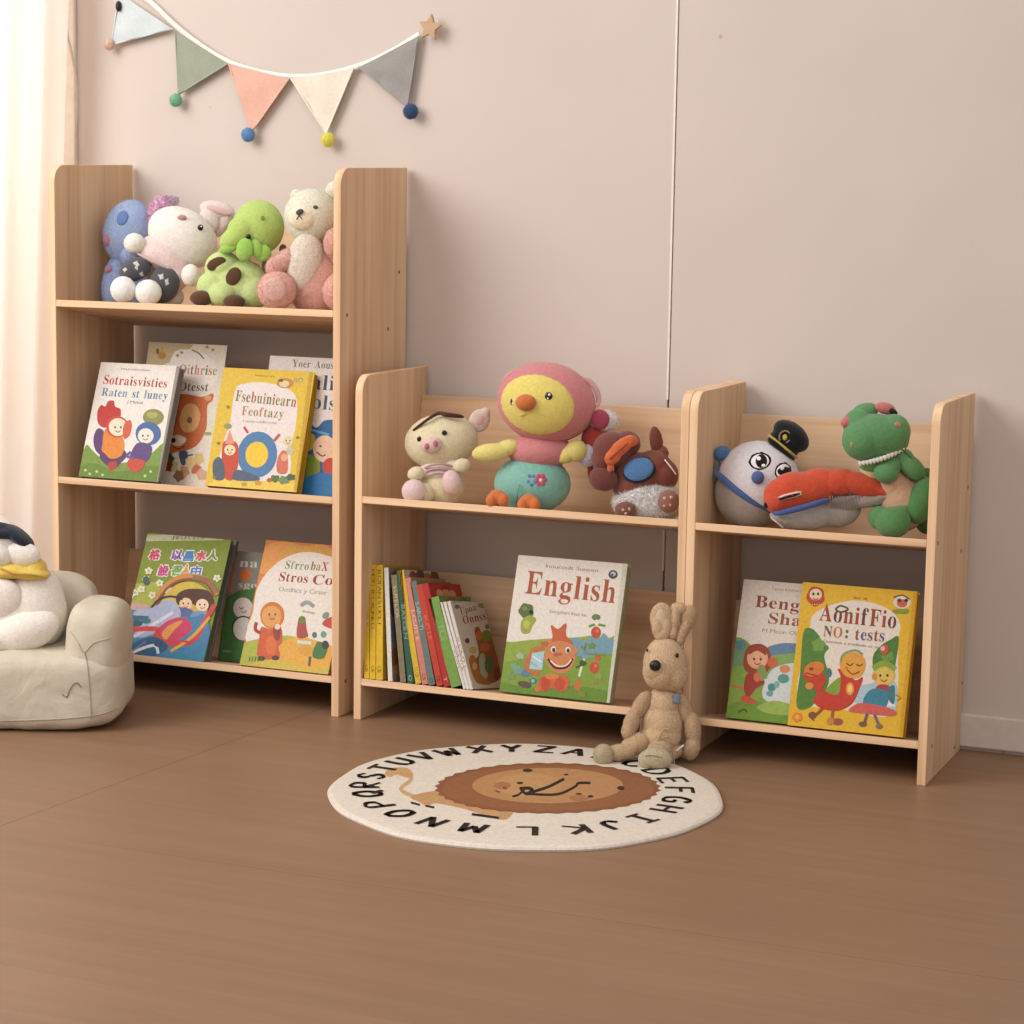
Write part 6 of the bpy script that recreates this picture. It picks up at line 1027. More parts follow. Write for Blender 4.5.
t.multi('orange_ribbon', [(768, 314, 58, 24, 14, 62, 40), (744, 344, 28, 22, 14, 68, 30), (800, 292, 28, 20, 14, 52, 10)], OR, vox=3); t.tube('ribbon_fold', [(735, 348, 84, 3), (765, 322, 82, 3), (795, 296, 70, 3)], (184, 70, 34), n=8); t.multi('ribbon_tail', [(738, 374, 12, 18, 8, 60, -10), (732, 352, 10, 18, 8, 64, 0)], OR, vox=2.5)
t.blob('fluffy_bottom', 860, 486, 112, 62, (232, 222, 218), rd=70, d=20, fz=3, fur_=(9000, .0075))
p1 = t.blob('paw', 786, 512, 34, 26, (128, 80, 66), rd=26, d=90, fz=2); p2 = t.blob('paw', 924, 484, 34, 36, (150, 96, 80), rd=30, d=90, fz=2)
for e, x, y in ((p1, 776, 508), (p1, 796, 506), (p2, 908, 470), (p2, 930, 468), (p2, 926, 492), (p2, 908, 496), (p1, 786, 520)):
    t.spot('paw_pad', e, x, y, 6, 6, (206, 170, 156), rings=2, lift=1.4)

# ------------------------------------------------------------------ soft toys on the narrow unit (crop 690,390 at 3.793)
ZI = (690, 390, 3.793)
SI = 'soft toys on the upper shelf of the narrow unit'
t = Toy('plush_train', 'round white and grey plush train face wearing black pilot cap', 'soft toy', ZI, (250, 505), .125, SI)
W1 = (226, 220, 226); GY_ = (168, 156, 148); BU = (72, 104, 166)
low = t.blob('lower_body', 232, 388, 138, 138, GY_, rd=116, d=0, rot=-30, sub=5)
up_ = t.blob('upper_body', 260, 346, 155, 153, W1, rd=126, d=2, rot=-30, sub=5)
# blue band follows the joint of both halves
band = []
for k in range(15):
    u = k/14; x = 104+u*196; y = 318+u*138+12*math.sin(u*3.1); dd = max(low.surf(x, y), up_.surf(x, y)+4); band.append((x, y, dd-5, 13))
t.tube('blue_band', band, BU, k=2)
def cartoon_eye(x, y, rx, ry, r):
    o1 = t.spot('eye', up_, x, y, rx, ry, (24, 22, 22), rot=r, lift=2, bs=0)
    t.spot('eye_white', up_, x, y, rx*.86, ry*.86, (240, 236, 236), rot=r, lift=3.4, parent=o1, bs=0)
    t.spot('iris', up_, x+rx*.1, y-ry*.02, rx*.55, ry*.84, (34, 24, 24), rot=r-30, lift=4.6, parent=o1, bs=0)
    t.spot('highlight', up_, x-rx*.1, y-ry*.3, rx*.22, ry*.26, (245, 242, 240), rot=r, lift=5.8, parent=o1, bs=0)
    t.spot('highlight', up_, x+rx*.25, y+ry*.4, rx*.2, ry*.2, (245, 242, 240), rot=r, lift=5.8, parent=o1, bs=0)
cartoon_eye(252, 258, 46, 34, 10); cartoon_eye(340, 295, 34, 38, -60)
t.blob('nose', 257, 332, 24, 25, (76, 102, 168), rd=20, d=4+up_.surf(257, 332)+4)
t.blob('pompom', 123, 240, 29, 26, (84, 130, 190), d=-10, fur_=(1500, .0035)); t.multi('side_fin', [(102, 296, 20, 40, 24, -20, 10), (96, 320, 14, 30, 20, -10, 0)], (110, 106, 108), vox=3)
ca = t.multi('cap', [(384, 174, 78, 50, 60, -10, -38), (356, 206, 66, 26, 56, -10, -38)], (30, 30, 36), vox=4)
t.tube('cap_band', [(300, 172, 20, 5), (318, 186, 40, 5), (346, 208, 52, 5), (378, 234, 52, 5), (404, 256, 30, 5)], (206, 176, 70))
t.multi('cap_peak', [(346, 226, 66, 14, 40, 24, -36), (340, 214, 56, 12, 30, 30, -36)], (22, 22, 26), vox=3)
em = t.ell(386, 172, 66, 46, 52, -10, -36)
t.tube('cap_emblem', [(x, y, 44, 3) for x, y in arc(360, 178, 21, 23, 230, -50, 12, -20)], (150, 140, 96), n=8); t.blob('emblem_badge', 360, 180, 9, 12, (206, 186, 70), rd=6, d=44, sub=3)
# red bullet train
t = Toy('plush_train', 'red and grey plush bullet train lying in front of the green dinosaur', 'soft toy', ZI, (470, 530), .065, SI)
RD = (222, 74, 42); G2 = (164, 156, 152)
t.multi('nose_body', [(420, 384, 142, 74, 74, 10, 6), (330, 418, 52, 52, 60, 14, 20), (520, 350, 100, 54, 66, 0, -8), (380, 372, 80, 60, 70, 10, 20)], RD, vox=4)
t.multi('lower_hull', [(440, 468, 128, 66, 70, 2, 4), (360, 486, 60, 30, 56, 10, -14), (560, 456, 90, 66, 62, -6, 10)], G2, vox=4)
t.tube('blue_stripe', [(322, 468, 68, 8), (350, 466, 88, 10), (400, 454, 92, 11), (450, 440, 92, 11), (500, 424, 84, 11), (520, 418, 70, 8)], (62, 90, 160))
t.multi('tail_wing', [(650, 358, 116, 46, 44, 40, -12), (730, 382, 84, 24, 36, 44, -14), (570, 350, 72, 52, 44, 34, 10)], (220, 72, 42), vox=4)
t.multi('wing_underside', [(660, 418, 116, 30, 36, 36, 6), (590, 428, 60, 28, 34, 36, 0), (744, 402, 66, 18, 32, 44, 6)], (160, 146, 136), vox=4)
for k in range(12):
    x = 530+k*11; t.tube('wing_rib', [(x, 404, 70-abs(k-5)*1., 2.5), (x+3, 425, 74-abs(k-5), 2.5), (x+8, 446, 64-abs(k-5), 2.5)], (134, 122, 112), n=6, k=3)
ne = t.ell(420, 384, 142, 74, 78, 10, 6)
wp = t.decal('window_strip', ne, [(316, 418), (322, 402), (350, 388), (392, 376), (412, 374), (415, 388), (392, 398), (350, 410), (326, 424)], (226, 180, 168), lift=4, bs=.1)
wd = t.decal('window_band', ne, [(321, 416), (326, 405), (352, 392), (392, 380), (408, 378), (410, 386), (390, 395), (350, 407), (328, 419)], (36, 22, 24), lift=6, bs=.1, parent=wp)
for x, y in ((334, 405), (356, 396), (380, 389), (402, 383)): t.spot('window', ne, x, y, 7, 6, (84, 66, 70), rot=15, lift=7.5, rings=3, parent=wp, bs=0)
t.blob('buffer', 288, 438, 9, 12, (50, 26, 26), d=40, sub=3); t.tube('hull_edge', [(308, 484, 60, 3), (330, 502, 66, 3), (352, 522, 56, 3)], (206, 200, 196), n=8)
# green dinosaur
t = Toy('plush_dinosaur', 'green plush dinosaur with white felt teeth leaning on right panel', 'soft toy', ZI, (790, 545), .115, SI)
GD = (84, 146, 84)
he = t.ell(706, 176, 128, 90, 96, 20, -8)
t.multi('head', [(706, 178, 126, 88, 96, 20, -6), (655, 190, 78, 78, 80, 40, 0), (770, 160, 66, 70, 70, 30, -10), (640, 130, 60, 60, 60, 0, 0)], GD, vox=4, sm=8)
t.blob('head_crest', 662, 84, 52, 34, GD, rd=40, d=-20, rot=18); t.blob('brow', 740, 70, 40, 22, (206, 110, 104), rd=24, d=0, rot=-12); t.blob('brow', 596, 122, 24, 20, (206, 110, 104), rd=20, d=20, rot=20)
t.blob('eye', 770, 82, 20, 11, (24, 20, 22), rd=14, d=16, rot=-30, sub=3, fz=0, mat=plain((24, 20, 22), .3)); t.blob('nostril', 615, 206, 8, 14, (170, 150, 70), rd=6, d=96, sub=3); t.blob('nostril', 788, 131, 13, 10, (206, 128, 104), rd=6, d=92, rot=-20, sub=3)
NT = 13
for k in range(NT):
    u = k/(NT-1); x = 646+u*160; y = 276-u*52+9*math.sin(u*3.14); d_ = 60+34*math.sin(u*3.1)
    t.blob('tooth', x, y+3, 8, 11, (236, 234, 228), rd=7, d=d_+2, sub=2, fz=0, taper=.6)
t.multi('jaw', [(720, 250, 76, 30, 60, 30, 14), (690, 280, 50, 34, 50, 20, 0)], (90, 150, 88), vox=4)
t.blob('chest', 690, 312, 46, 46, (196, 186, 120), rd=40, d=10)
t.multi('body', [(800, 420, 90, 120, 80, 0, 20), (760, 360, 70, 80, 70, 0, 0), (860, 400, 80, 100, 76, -20, 30)], (206, 160, 128), vox=5)
t.multi('back', [(886, 350, 44, 60, 50, -40, -30), (900, 430, 60, 120, 70, -40, 0), (800, 300, 50, 60, 50, -30, 0)], (76, 136, 76), vox=5)
t.multi('arm', [(840, 292, 66, 38, 40, 50, -42), (810, 262, 40, 40, 40, 40, 0)], GD); t.multi('arm', [(744, 312, 48, 42, 42, 70, 0), (766, 286, 36, 36, 40, 50, 0)], GD)
t.multi('leg', [(880, 420, 54, 92, 54, 60, -14), (860, 450, 44, 54, 50, 60, 0)], (72, 132, 68)); t.multi('leg', [(770, 502, 68, 60, 56, 80, 0), (720, 484, 46, 46, 50, 40, 0), (800, 470, 40, 40, 46, 60, 0)], (80, 140, 76))
t.tube('back_seam', [(806, 226, 70, 3), (850, 268, 74, 3), (893, 306, 60, 3)], (52, 100, 48), n=8)

# ------------------------------------------------------------------ rabbit sitting on the floor (crop 580,590 at 5.387)
ZL = (580, 590, 5.387)
t = Toy('plush_rabbit', 'worn tan plush rabbit with black nose sitting on the rug edge', 'soft toy', ZL, (0, 0), world=atZ(580+430/5.387, 590+930/5.387, .004))
TN = (206, 170, 130)
RBD = -70
h = t.multi('head', [(458, 400, 118, 150, 104, RBD, 4), (430, 440, 92, 96, 104, RBD+20, 0), (500, 450, 82, 100, 96, RBD, 0)], TN, vox=4, sm=10, fur_=(9000, .0022))
he = t.ell(452, 405, 120, 155, 112, RBD, 3)
t.blob('muzzle', 415, 430, 64, 62, (200, 164, 126), rd=40, d=RBD+84, fur_=(1500, .002))
t.blob('nose', 405, 407, 31, 30, (24, 20, 20), rd=22, d=RBD+124, fz=0, mat=plain((24, 20, 20), .35, .5))
for x, y, r in ((362, 325, 7), (523, 352, 10)): t.blob('eye', x, y, r, r*1.3, (24, 18, 16), rd=8, d=RBD+he.surf(x, y)+2, fz=0, sub=3, mat=plain((24, 18, 16), .25, .5))
t.tube('mouth', [(398, 486, RBD+104, 2.6), (412, 494, RBD+108, 2.6), (428, 488, RBD+106, 2.6)], (110, 70, 50), n=6)
e1 = t.multi('ear', [(438, 150, 62, 84, 26, RBD-10, 0), (420, 200, 34, 70, 30, RBD, 4), (462, 200, 34, 64, 30, RBD, -4), (440, 240, 40, 40, 34, RBD, 0)], TN, vox=4, fur_=(3500, .0022))
t.blob('inner_ear', 438, 160, 30, 56, (214, 186, 150), rd=12, d=RBD+12, rot=4)
t.multi('ear', [(508, 170, 26, 84, 24, RBD-6, -6), (530, 100, 44, 34, 26, RBD-20, 0), (500, 230, 24, 40, 28, RBD, 0)], TN, vox=4, fur_=(3500, .0022)); t.multi('ear', [(584, 150, 44, 74, 28, RBD-20, -12), (556, 220, 30, 66, 28, RBD-6, -24), (540, 260, 26, 40, 28, RBD, 0)], (190, 154, 116), vox=4, fur_=(3500, .0022))
b = t.multi('body', [(440, 720, 112, 150, 100, RBD, 0), (450, 610, 88, 96, 84, RBD, 0), (430, 780, 118, 90, 104, RBD+6, 0), (450, 860, 110, 60, 100, RBD-10, 0)], TN, vox=4, sm=12, fur_=(9000, .0022))
t.multi('arm', [(330, 620, 44, 86, 40, RBD+20, -28), (278, 715, 44, 80, 42, RBD+40, -16), (262, 760, 40, 50, 40, RBD+50, 0)], (188, 152, 114), vox=4, fur_=(3500, .0022))
t.multi('arm', [(560, 640, 42, 90, 40, RBD+10, 18), (606, 750, 46, 100, 44, RBD+20, 6), (602, 850, 44, 70, 42, RBD+30, -12)], (190, 154, 116), vox=4, fur_=(3500, .0022))
t.multi('leg', [(300, 830, 90, 60, 56, RBD+60, 30), (215, 875, 90, 46, 46, RBD+110, 8)], (190, 156, 116), vox=4, fur_=(3500, .0022)); t.blob('foot', 126, 890, 54, 60, (184, 166, 130), rd=50, d=RBD+140, fur_=(3500, .0022))
t.multi('leg', [(430, 860, 70, 60, 70, RBD+90, 0), (415, 885, 66, 54, 70, RBD+160, 0)], (190, 156, 116), vox=4, fur_=(3500, .0022)); t.blob('foot', 404, 912, 90, 60, (188, 170, 136), rd=56, d=RBD+225, fur_=(3500, .0022))
t.tube('sole_seam', [(318, 905, RBD+236, 2.5), (380, 890, RBD+278, 2.5), (440, 902, RBD+272, 2.5), (488, 912, RBD+240, 2.5)], (150, 134, 106), n=6)
t.multi('bow', [(524, 580, 20, 24, 12, RBD+70, 0), (520, 600, 24, 12, 10, RBD+72, -20)], (112, 136, 160), vox=3)
t.tube('label_tag', [(520, 866, RBD+90, 6), (540, 850, RBD+92, 5), (556, 838, RBD+88, 5)], (226, 220, 212), n=8)
for pts in ([(390, 840), (420, 800), (440, 770), (480, 745)], [(400, 850), (440, 800), (470, 790), (490, 800)], [(430, 850), (460, 830), (500, 870), (510, 940)], [(470, 850), (492, 880), (500, 930)], [(410, 820), (450, 750), (484, 760)]):
    t.tube('loose_thread', [(x, y, RBD+118-k*4, 3) for k, (x, y) in enumerate(pts)], (206, 176, 136), n=6)
t.tube('chest_seam', [(366, 570, RBD+78, 2.5), (356, 640, RBD+80, 2.5), (330, 700, RBD+82, 2.5), (326, 770, RBD+80, 2.5)], (160, 124, 88), n=6)

# ------------------------------------------------------------------ cream bean bag seat and the big plush on it (crop 0,500 at 4.265)
ZM = (0, 500, 4.265)
bw = atZ(30, 734, 0)
m, nt, b = newmat('cream_canvas')
mp = mapping(nt, (1, 1, 1)); n1 = node(nt, 'ShaderNodeTexNoise', Scale=14., Detail=4., Distortion=.6); n2 = node(nt, 'ShaderNodeTexNoise', Scale=900., Detail=2.)
nt.links.new(mp.outputs[0], n1.inputs['Vector']); nt.links.new(mp.outputs[0], n2.inputs['Vector'])
rp = ramp(nt, n2.outputs[0], [(.3, (200, 190, 172)), (.7, (216, 207, 190))]); nt.links.new(rp.outputs[0], b.inputs['Base Color']); b.inputs['Roughness'].default_value = .9; b.inputs['Specular IOR Level'].default_value = .1
ad = node(nt, 'ShaderNodeMath', operation='MULTIPLY_ADD'); ad.inputs[1].default_value = .12; nt.links.new(n2.outputs[0], ad.inputs[0]); nt.links.new(n1.outputs[0], ad.inputs[2]); bump(nt, b, ad.outputs[0], .55, .012)
CAN = m
def rsolid(t, name, parts, mat, vox, sm, parent=None, n=5):
    """puffy cushions: super-ellipsoids on upright planes merged into one skin; centres are in metres along right, up and towards the camera"""
    V, Fc = [], []
    for (x, z, d, rx, rz, rd, rot) in parts:
        k = len(V); c, s_ = math.cos(math.radians(rot)), math.sin(math.radians(rot))
        for a, b_, e in ico(4)[0]:
            g = (abs(a)**n+abs(b_)**n+abs(e)**n)**(-1/n); a, b_, e = a*g*rx, b_*g*rz, e*g*rd
            V.append(RH*(x+a*c-b_*s_)+ZH*(z+a*s_+b_*c)-FH*(d+e))
        Fc += [tuple(i+k for i in f) for f in ico(4)[1]]
    o = mesh_obj(name, V, Fc, mat, parent or t.root, True)
    r = o.modifiers.new('remesh', 'REMESH'); r.mode = 'VOXEL'; r.voxel_size = vox; r.use_smooth_shade = True
    w_ = o.modifiers.new('smooth', 'SMOOTH'); w_.iterations = sm; w_.factor = .5
    tx = bpy.data.textures.new('fabric_folds', 'CLOUDS'); tx.noise_scale = .075
    d_ = o.modifiers.new('folds', 'DISPLACE'); d_.texture = tx; d_.strength = .008; d_.mid_level = .5
    return o
t = Toy('bean_bag_chair', 'low cream bean bag seat with padded arms left of the bookshelves', 'chair', ZM, (0, 0), world=bw)
M_ = t.m                                  # metres per crop unit at the front of the seat
X = lambda px: (px-30)/FPX*((t.p-CAM).dot(FW))
rsolid(t, 'seat', [(X(-60), .073, -.135, X(117)-X(-60), .076, .135, 0)], CAN, .005, 12, n=6)
rsolid(t, 'armrest', [(X(88), .156, -.125, .056, .078, .1, -4)], CAN, .005, 10, n=3.6)
rsolid(t, 'armrest', [(X(-218), .158, -.125, .066, .088, .105, 6)], CAN, .005, 10, n=3.6)
rsolid(t, 'backrest', [(X(-60), .185, -.225, X(76)-X(-60), .085, .05, 0)], CAN, .005, 10, n=5)
from mathutils.bvhtree import BVHTree
bags = [bake(c) for c in t.root.children]
trees = [BVHTree.FromPolygons([v.co+t.p for v in c.data.vertices], [tuple(p.vertices) for p in c.data.polygons]) for c in bags]
def stitched(name, pts, rad, col):
    """a thread that lies on the cushions' surface"""
    W = []
    for v in smooth_path([(x, y, 0) for x, y in pts], 6):
        d = ray(v.x/4.265, 500+v.y/4.265).normalized(); best = None
        for tr_ in trees:
            h_ = tr_.ray_cast(CAM, d)
            if h_[0] is not None and (best is None or h_[3] < best[3]): best = h_
        if best: W.append(best[0]+best[1]*.0006-t.p)
    V, Fc = tube_geo(W, rad, 6); mesh_obj(name, V, Fc, plush(col), t.root, True)
stitched('seam', [(362, 650), (372, 700), (380, 780), (386, 860), (390, 930)], .0011, (170, 158, 136))
stitched('seam', [(300, 560), (330, 600), (358, 648), (400, 610), (470, 590)], .0010, (186, 174, 152))
stitched('seam', [(6, 940), (150, 938), (300, 930), (420, 915), (500, 890)], .0012, (182, 170, 148))
stitched('embroidered_mark', [(266, 828), (284, 840), (296, 812), (312, 786), (330, 780), (344, 796)], .0013, (150, 138, 116))
t = Toy('plush_toy', 'large white plush with yellow scarf and navy cap sitting on bean bag', 'soft toy', ZM, (0, 0), world=bw+FH*.12)
W2 = (236, 228, 216)
t.multi('body', [(150, 455, 132, 178, 130, 0, 16), (80, 470, 150, 150, 130, 0, 0), (190, 400, 80, 110, 90, 0, 10), (-80, 460, 150, 170, 120, 0, 0)], W2, vox=8, sm=8)
t.blob('head', -50, 190, 150, 130, W2, rd=110, d=0); t.blob('ear', 92, 232, 80, 54, (238, 230, 222), rd=40, d=60, rot=-6); t.blob('snout', -30, 240, 80, 60, W2, rd=50, d=80)
t.multi('cap', [(-20, 132, 110, 34, 90, 24, -8), (84, 158, 78, 28, 70, 30, -40), (-60, 110, 110, 36, 90, 10, 0)], (38, 44, 62), vox=6); 
t.multi('scarf', [(100, 305, 116, 30, 90, 40, -6), (40, 300, 90, 36, 80, 60, 0), (150, 290, 50, 46, 60, 30, -20), (-100, 300, 110, 36, 90, 40, 0)], (232, 196, 70), vox=6)
t.tube('scarf_fold', [(0, 290, 132, 5), (60, 312, 142, 5), (130, 318, 128, 5), (200, 330, 80, 5)], (206, 164, 50), n=8)
t.blob('arm', 14, 420, 84, 84, (234, 222, 212), rd=44, d=104, fz=2); t.multi('leg', [(100, 560, 160, 92, 90, 90, 20), (-60, 590, 150, 70, 80, 110, 0)], W2, vox=7)

# ------------------------------------------------------------------ round alphabet rug (crop 310,590 at 2.381)
ZR = (310, 590, 2.381)
RC = Vector((1.197, -.363, 0)); RR_ = .332; RT_ = .009
ro = empty('round_rug', RC, 'round white rug with alphabet border and brown lion on wooden floor', 'rug')
bm = bmesh.new(); lay = bm.loops.layers.float_color.new('Col'); NR = 96
prof = [(0, RT_), (.5, RT_), (.93, RT_), (.975, RT_*.97), (.993, RT_*.75), (1., RT_*.4), (.997, .0003)]
rings = []
for k, (f_, z) in enumerate(prof):
    if k == 0: rings.append([bm.verts.new((0, 0, z))]); continue
    rg = []
    for i in range(NR):
        a = 2*math.pi*i/NR; r = RR_*f_*(1+.006*math.sin(a*7+1)*f_+.004*math.sin(a*13))
        rg.append(bm.verts.new((r*math.cos(a), r*math.sin(a), z)))
    rings.append(rg)
for i in range(NR): bm.faces.new((rings[0][0], rings[1][i], rings[1][(i+1) % NR]))
for k in range(1, len(prof)-1):
    for i in range(NR): bm.faces.new((rings[k][i], rings[k+1][i], rings[k+1][(i+1) % NR], rings[k][(i+1) % NR]))
bm.faces.new(rings[-1][::-1])
bmesh.ops.recalc_face_normals(bm, faces=bm.faces); colour_faces(bm, lay, bm.faces, (232, 222, 208))
a = Art(ZR, RC+Vector((0, 0, RT_)), Vector((1, 0, 0)), Vector((0, 1, 0)), Vector((0, 0, 1)), step=2e-5); a.k = 2
TANC = (190, 140, 92); MAN = (142, 90, 58); BLK = (34, 28, 26)
a.line([(208, 428), (236, 436), (240, 452), (216, 474), (244, 490), (262, 490)], 9, (206, 168, 124)); a.blob([(178, 436), (196, 424), (232, 424), (246, 440), (236, 448), (206, 440), (190, 446)], (206, 162, 112))
a.blob([(240, 492), (300, 478), (380, 480), (450, 510), (486, 522), (470, 545), (440, 544), (370, 522), (300, 508), (280, 516), (262, 506)], (200, 154, 106))
a.blob([(386, 520), (440, 520), (450, 540), (420, 536)], (206, 160, 110)); a.line([(385, 534), (415, 538), (450, 543)], 6, BLK); a.line([(240, 506), (262, 512)], 5, BLK); a.line([(275, 514), (296, 518)], 5, BLK)
mane = []
for k in range(72):
    th = 2*math.pi*k/72; w_ = 1+(.022 if k % 2 else -.014)
    mane.append((566+265*w_*math.cos(th), 472-60*w_*math.sin(th)))
a.blob(mane, MAN, 2); a.ell(566, 472, 252, 54, (152, 98, 64), n=40, wob=.01); a.ell(566, 466, 180, 42, TANC, n=40)
a.ell(520, 464, 80, 28, (198, 150, 100)); a.ell(458, 466, 20, 9, (176, 116, 80)); a.ell(640, 496, 24, 7, (176, 116, 80))
a.line([(500, 470), (515, 486), (540, 478), (570, 468), (605, 450)], 7, BLK); a.line([(510, 476), (496, 488), (482, 492)], 5, BLK); a.line([(500, 474), (520, 472), (530, 478), (515, 487)], 8, BLK); a.line([(520, 486), (570, 488), (600, 484), (632, 468), (640, 460), (668, 460)], 6, BLK)
for x, y, rx, ry in ((518, 430, 12, 4), (740, 472, 9, 5), (640, 486, 8, 2), (668, 492, 7, 3), (500, 460, 8, 3), (610, 440, 6, 2)): a.ell(x, y, rx, ry, (60, 40, 30))
a.line([(460, 470), (468, 474)], 4, (120, 70, 50)); a.line([(440, 478), (452, 482)], 4, (140, 90, 60))
STROKES = {'A': [[(0, 0), (.5, 1), (1, 0)], [(.22, .36), (.8, .36)]], 'B': [[(0, 0), (0, 1), (.7, .9), (.65, .58), (.05, .53)], [(.05, .53), (.9, .45), (.85, .05), (0, 0)]], 'C': [[(.95, .85), (.5, 1), (.05, .6), (.15, .1), (.6, 0), (.95, .2)]],
 'D': [[(0, 0), (.05, 1), (.7, .85), (.95, .4), (.6, .05), (0, 0)]], 'E': [[(.85, 1), (0, 1), (0, 0), (.9, 0)], [(0, .52), (.7, .52)]], 'F': [[(.9, 1), (0, 1), (0, 0)], [(0, .55), (.7, .55)]], 'G': [[(.9, .85), (.5, 1), (.05, .55), (.25, .05), (.85, .05), (.9, .42), (.55, .42)]],
 'H': [[(0, 0), (0, 1)], [(.85, 0), (.85, 1)], [(0, .5), (.85, .5)]], 'I': [[(.1, 0), (.9, 0)], [(.5, 0), (.5, 1)], [(.1, 1), (.9, 1)]], 'J': [[(.8, 1), (.8, .25), (.45, 0), (.05, .25)]], 'K': [[(0, 0), (.05, 1)], [(.9, 1), (.05, .45), (.95, 0)]], 'L': [[(.05, 1), (0, 0), (.85, .02)]],
 'M': [[(0, 0), (.1, 1), (.5, .3), (.9, 1), (1, 0)]], 'N': [[(0, 0), (.05, 1), (.85, 0), (.9, 1)]], 'O': [[(.5, 1), (.05, .6), (.2, .08), (.6, 0), (.95, .45), (.8, .92), (.5, 1)]], 'P': [[(0, 0), (.05, 1), (.75, .9), (.75, .55), (.05, .45)]], 'Q': [[(.5, 1), (.05, .6), (.2, .08), (.6, 0), (.95, .45), (.8, .92), (.5, 1)], [(.6, .3), (1, -.1)]],
 'R': [[(0, 0), (.05, 1), (.75, .9), (.7, .55), (.05, .5), (.85, 0)]], 'S': [[(.85, .85), (.45, 1), (.1, .75), (.5, .5), (.85, .25), (.45, 0), (.05, .15)]], 'T': [[(0, 1), (1, 1)], [(.5, 1), (.48, 0)]], 'U': [[(0, 1), (.05, .25), (.45, 0), (.85, .25), (.9, 1)]], 'V': [[(0, 1), (.45, 0), (.95, 1)]],
 'W': [[(0, 1), (.25, 0), (.52, .7), (.78, 0), (1.05, 1)]], 'X': [[(0, 0), (.9, 1)], [(0, 1), (.95, 0)]], 'Y': [[(0, 1), (.45, .5), (.9, 1)], [(.45, .5), (.4, 0)]], 'Z': [[(0, 1), (.9, 1), (0, 0), (.95, 0)]]}
for ch, ang in zip('ABCDEFGHIJKLMNOPQRSTUVWXYZ', (92, 78, 64, 50, 36, 22, 9, -4.5, -20, -34, -48, -66, -84, -100, -115, -130, -143.5, -156.5, -169, -181.5, -193.5, -205, -216.5, -230, -243, -256)):
    c_, s_ = math.cos(math.radians(ang)), math.sin(math.radians(ang)); hgt, wid = .045, .034
    cx, cy = 1.184+.266*c_, -.347+.266*s_
    for st in STROKES[ch]:
        a.k += 1
        sharp = ch in 'AEFHIKLMNTVWXYZ'
        P_ = [Vector((p[0], p[1], 0)) for p in st]; Q = P_ if sharp or len(P_) < 3 else smooth_path(P_, 4)
        pl = [((cx-RC.x)+(x_-.45)*wid*s_+(y_-.5)*hgt*c_, (cy-RC.y)-(x_-.45)*wid*c_+(y_-.5)*hgt*s_) for x_, y_, _ in Q]
        for i in range(len(pl)-1):
            p, q = Vector(pl[i]), Vector(pl[i+1]); d_ = (q-p)
            if d_.length < 1e-6: continue
            d_.normalize(); nn = Vector((-d_.y, d_.x))
            w0 = .0042*(1.25 if abs(d_.dot(Vector((c_, s_)))) > .6 else .75)
            p = p-d_*.0015; q = q+d_*.0015
            a.raw([[tuple(p+nn*w0), tuple(q+nn*w0), tuple(q-nn*w0), tuple(p-nn*w0)]], BLK, True)
a.add(bm, lay, Matrix.Translation(-RC))
me = bpy.data.meshes.new('rug_pile'); bm.to_mesh(me); bm.free(); me.materials.append(printed()); me.polygons.foreach_set('use_smooth', [False]*len(me.polygons))
o = bpy.data.objects.new('rug_pile', me); COL.objects.link(o); o.parent = ro

# ------------------------------------------------------------------ bunting on the wall (crop 0,0 at 2.226)
ZB = (0, 0, 2.226)
BY = WALL_Y-.012
bt_ = Toy('pennant_bunting', 'string of five pastel pennants with pompoms hung along the wall', 'bunting', ZB, (650, 175), BY)
bt_.P = lambda x, y, d=0: atY(x/2.226, y/2.226, BY-d*bt_.m)
def ribbon(name, pts, half, col):
    P_ = smooth_path([bt_.P(x, y, 0) for x, y in pts], 8); V, Fc = [], []
    for i, p in enumerate(P_):
        tg = (P_[min(i+1, len(P_)-1)]-P_[max(i-1, 0)]).normalized(); nn = Vector((-tg.z, 0, tg.x))*half
        for yy in (-.0015, .0015):
            V += [p+nn+Vector((0, yy, 0))-bt_.p, p-nn+Vector((0, yy, 0))-bt_.p]
    for i in range(len(P_)-1):
        k = 4*i; Fc += [(k, k+1, k+5, k+4), (k+2, k+6, k+7, k+3), (k, k+4, k+6, k+2), (k+1, k+3, k+7, k+5)]
    return mesh_obj(name, V, Fc, plush(col, .04, bs=.2), bt_.root, True)
ribbon('string', [(230, -70), (270, -40), (335, 5), (392, 58), (450, 103), (510, 138), (580, 160), (648, 170), (720, 166), (800, 146), (870, 115), (934, 76)], .0052, (240, 230, 220))
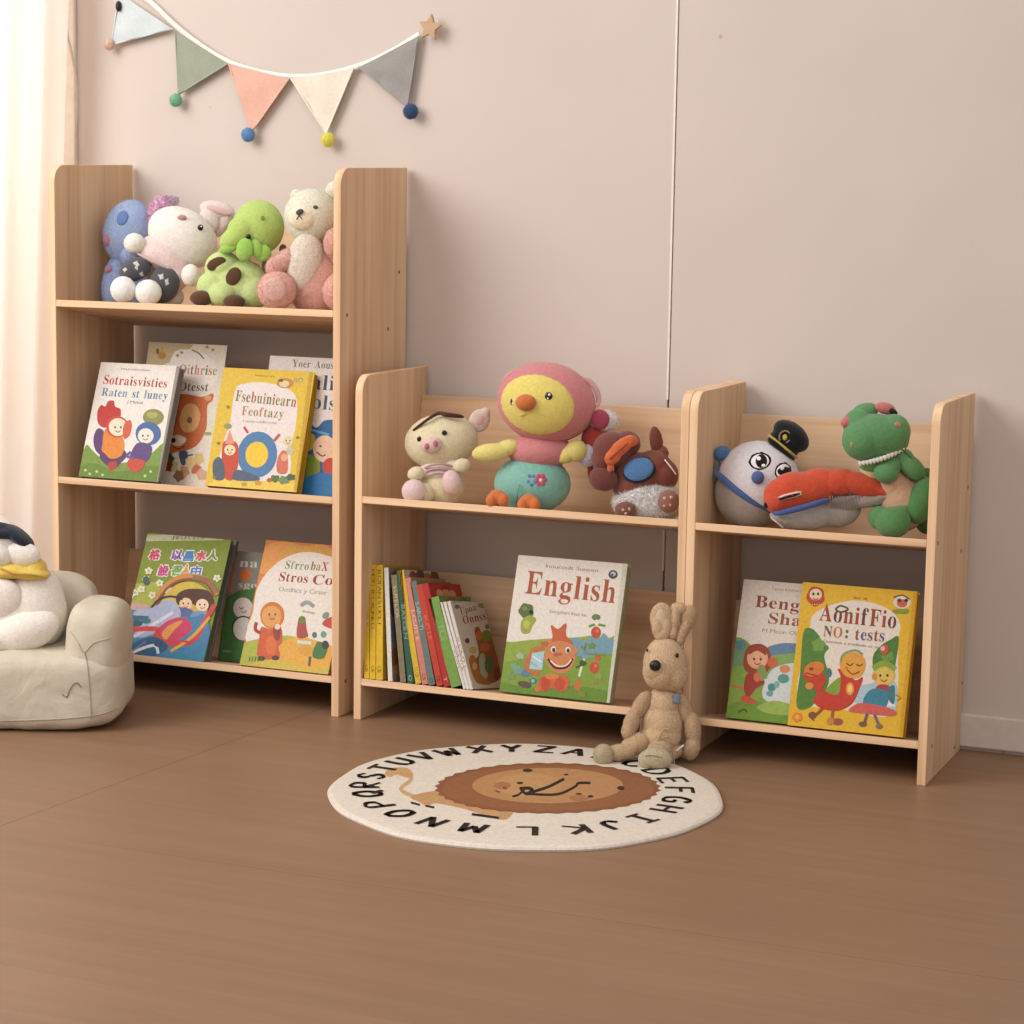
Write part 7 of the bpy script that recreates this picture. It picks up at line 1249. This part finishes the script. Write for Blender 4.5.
for A_, B_, C_, col, pom, pc, pr in (
    ((268, -14), (386, 64), (250, 100), (196, 208, 212), (243, 99), (226, 180, 160), 12),
    ((392, 70), (509, 142), (400, 210), (150, 160, 138), (391, 223), (112, 182, 142), 14),
    ((511, 142), (645, 176), (562, 294), (228, 172, 150), (552, 300), (88, 140, 200), 15),
    ((650, 176), (788, 154), (728, 298), (228, 216, 198), (730, 311), (228, 210, 60), 15),
    ((801, 150), (933, 82), (908, 238), (152, 148, 144), (914, 248), (48, 80, 124), 16)):
    N_ = 18; V, Fc, idx = [], [], {}
    A3, B3, C3_ = (bt_.P(*A_), bt_.P(*B_), bt_.P(*C_))
    for side in (0, 1):
        for i in range(N_+1):
            for j in range(N_+1-i):
                u, v = i/N_, j/N_
                p = A3+(B3-A3)*u+(C3_-A3)*v
                wv = .0045*noise.noise(p*26)+.003*math.sin((u-v*.5)*9+A_[0])*v
                q = p+Vector((0, -.0035+wv-(.0012 if side == 0 else 0), 0))
                idx[side, i, j] = len(V); V.append(q-bt_.p)
        for i in range(N_):
            for j in range(N_-i):
                f_ = (idx[side, i, j], idx[side, i+1, j], idx[side, i, j+1]); Fc.append(f_ if side == 0 else f_[::-1])
                if i+j < N_-1:
                    f_ = (idx[side, i+1, j], idx[side, i+1, j+1], idx[side, i, j+1]); Fc.append(f_ if side == 0 else f_[::-1])
    fl = mesh_obj('pennant', V, Fc, plush(col, .06, bs=.35), bt_.root, True)
    pts = [(A_[0], A_[1], 8, 2.6), (C_[0], C_[1], 8, 2.6), (B_[0], B_[1], 8, 2.6)]
    V, Fc = [], []
    for a_, b_ in ((A3, C3_), (C3_, B3)):
        v_, f_ = tube_geo([p-bt_.p+Vector((0, -.004, 0)) for p in (a_, b_)], .0016, 6); k = len(V); V += v_; Fc += [tuple(i+k for i in q) for q in f_]
    mesh_obj('hem', V, Fc, plush([min(255, x*1.04) for x in col], .05, bs=.2), fl, True)
    bt_.blob('pompom', pom[0], pom[1], pr, pr*1.05, pc, rd=pr*.8, d=10, fz=1, parent=fl, fur_=(900, .0028))
st = [(x*1., y*1.) for x, y in [(960+26*(1 if k % 2 == 0 else .5)*math.sin(math.radians(8)+k*math.pi/5), 62-31*(1 if k % 2 == 0 else .5)*math.cos(math.radians(8)+k*math.pi/5)) for k in range(10)]]
V = []; S3 = [bt_.P(x, y, 6)-bt_.p for x, y in st]; S4 = [p+Vector((0, -.009, 0)) for p in S3]
V = S4+S3; Fc = [tuple(range(10))[::-1], tuple(range(10, 20))]+[(i, (i+1) % 10, 10+(i+1) % 10, 10+i) for i in range(10)]
ws = bevel(mesh_obj('wooden_star', V, Fc, wood(0, .9), bt_.root), .0012)
bt_.blob('wooden_bead', 264, 14, 7, 12, (40, 34, 32), d=8, fz=0, sub=3, mat=plain((40, 34, 32), .4))
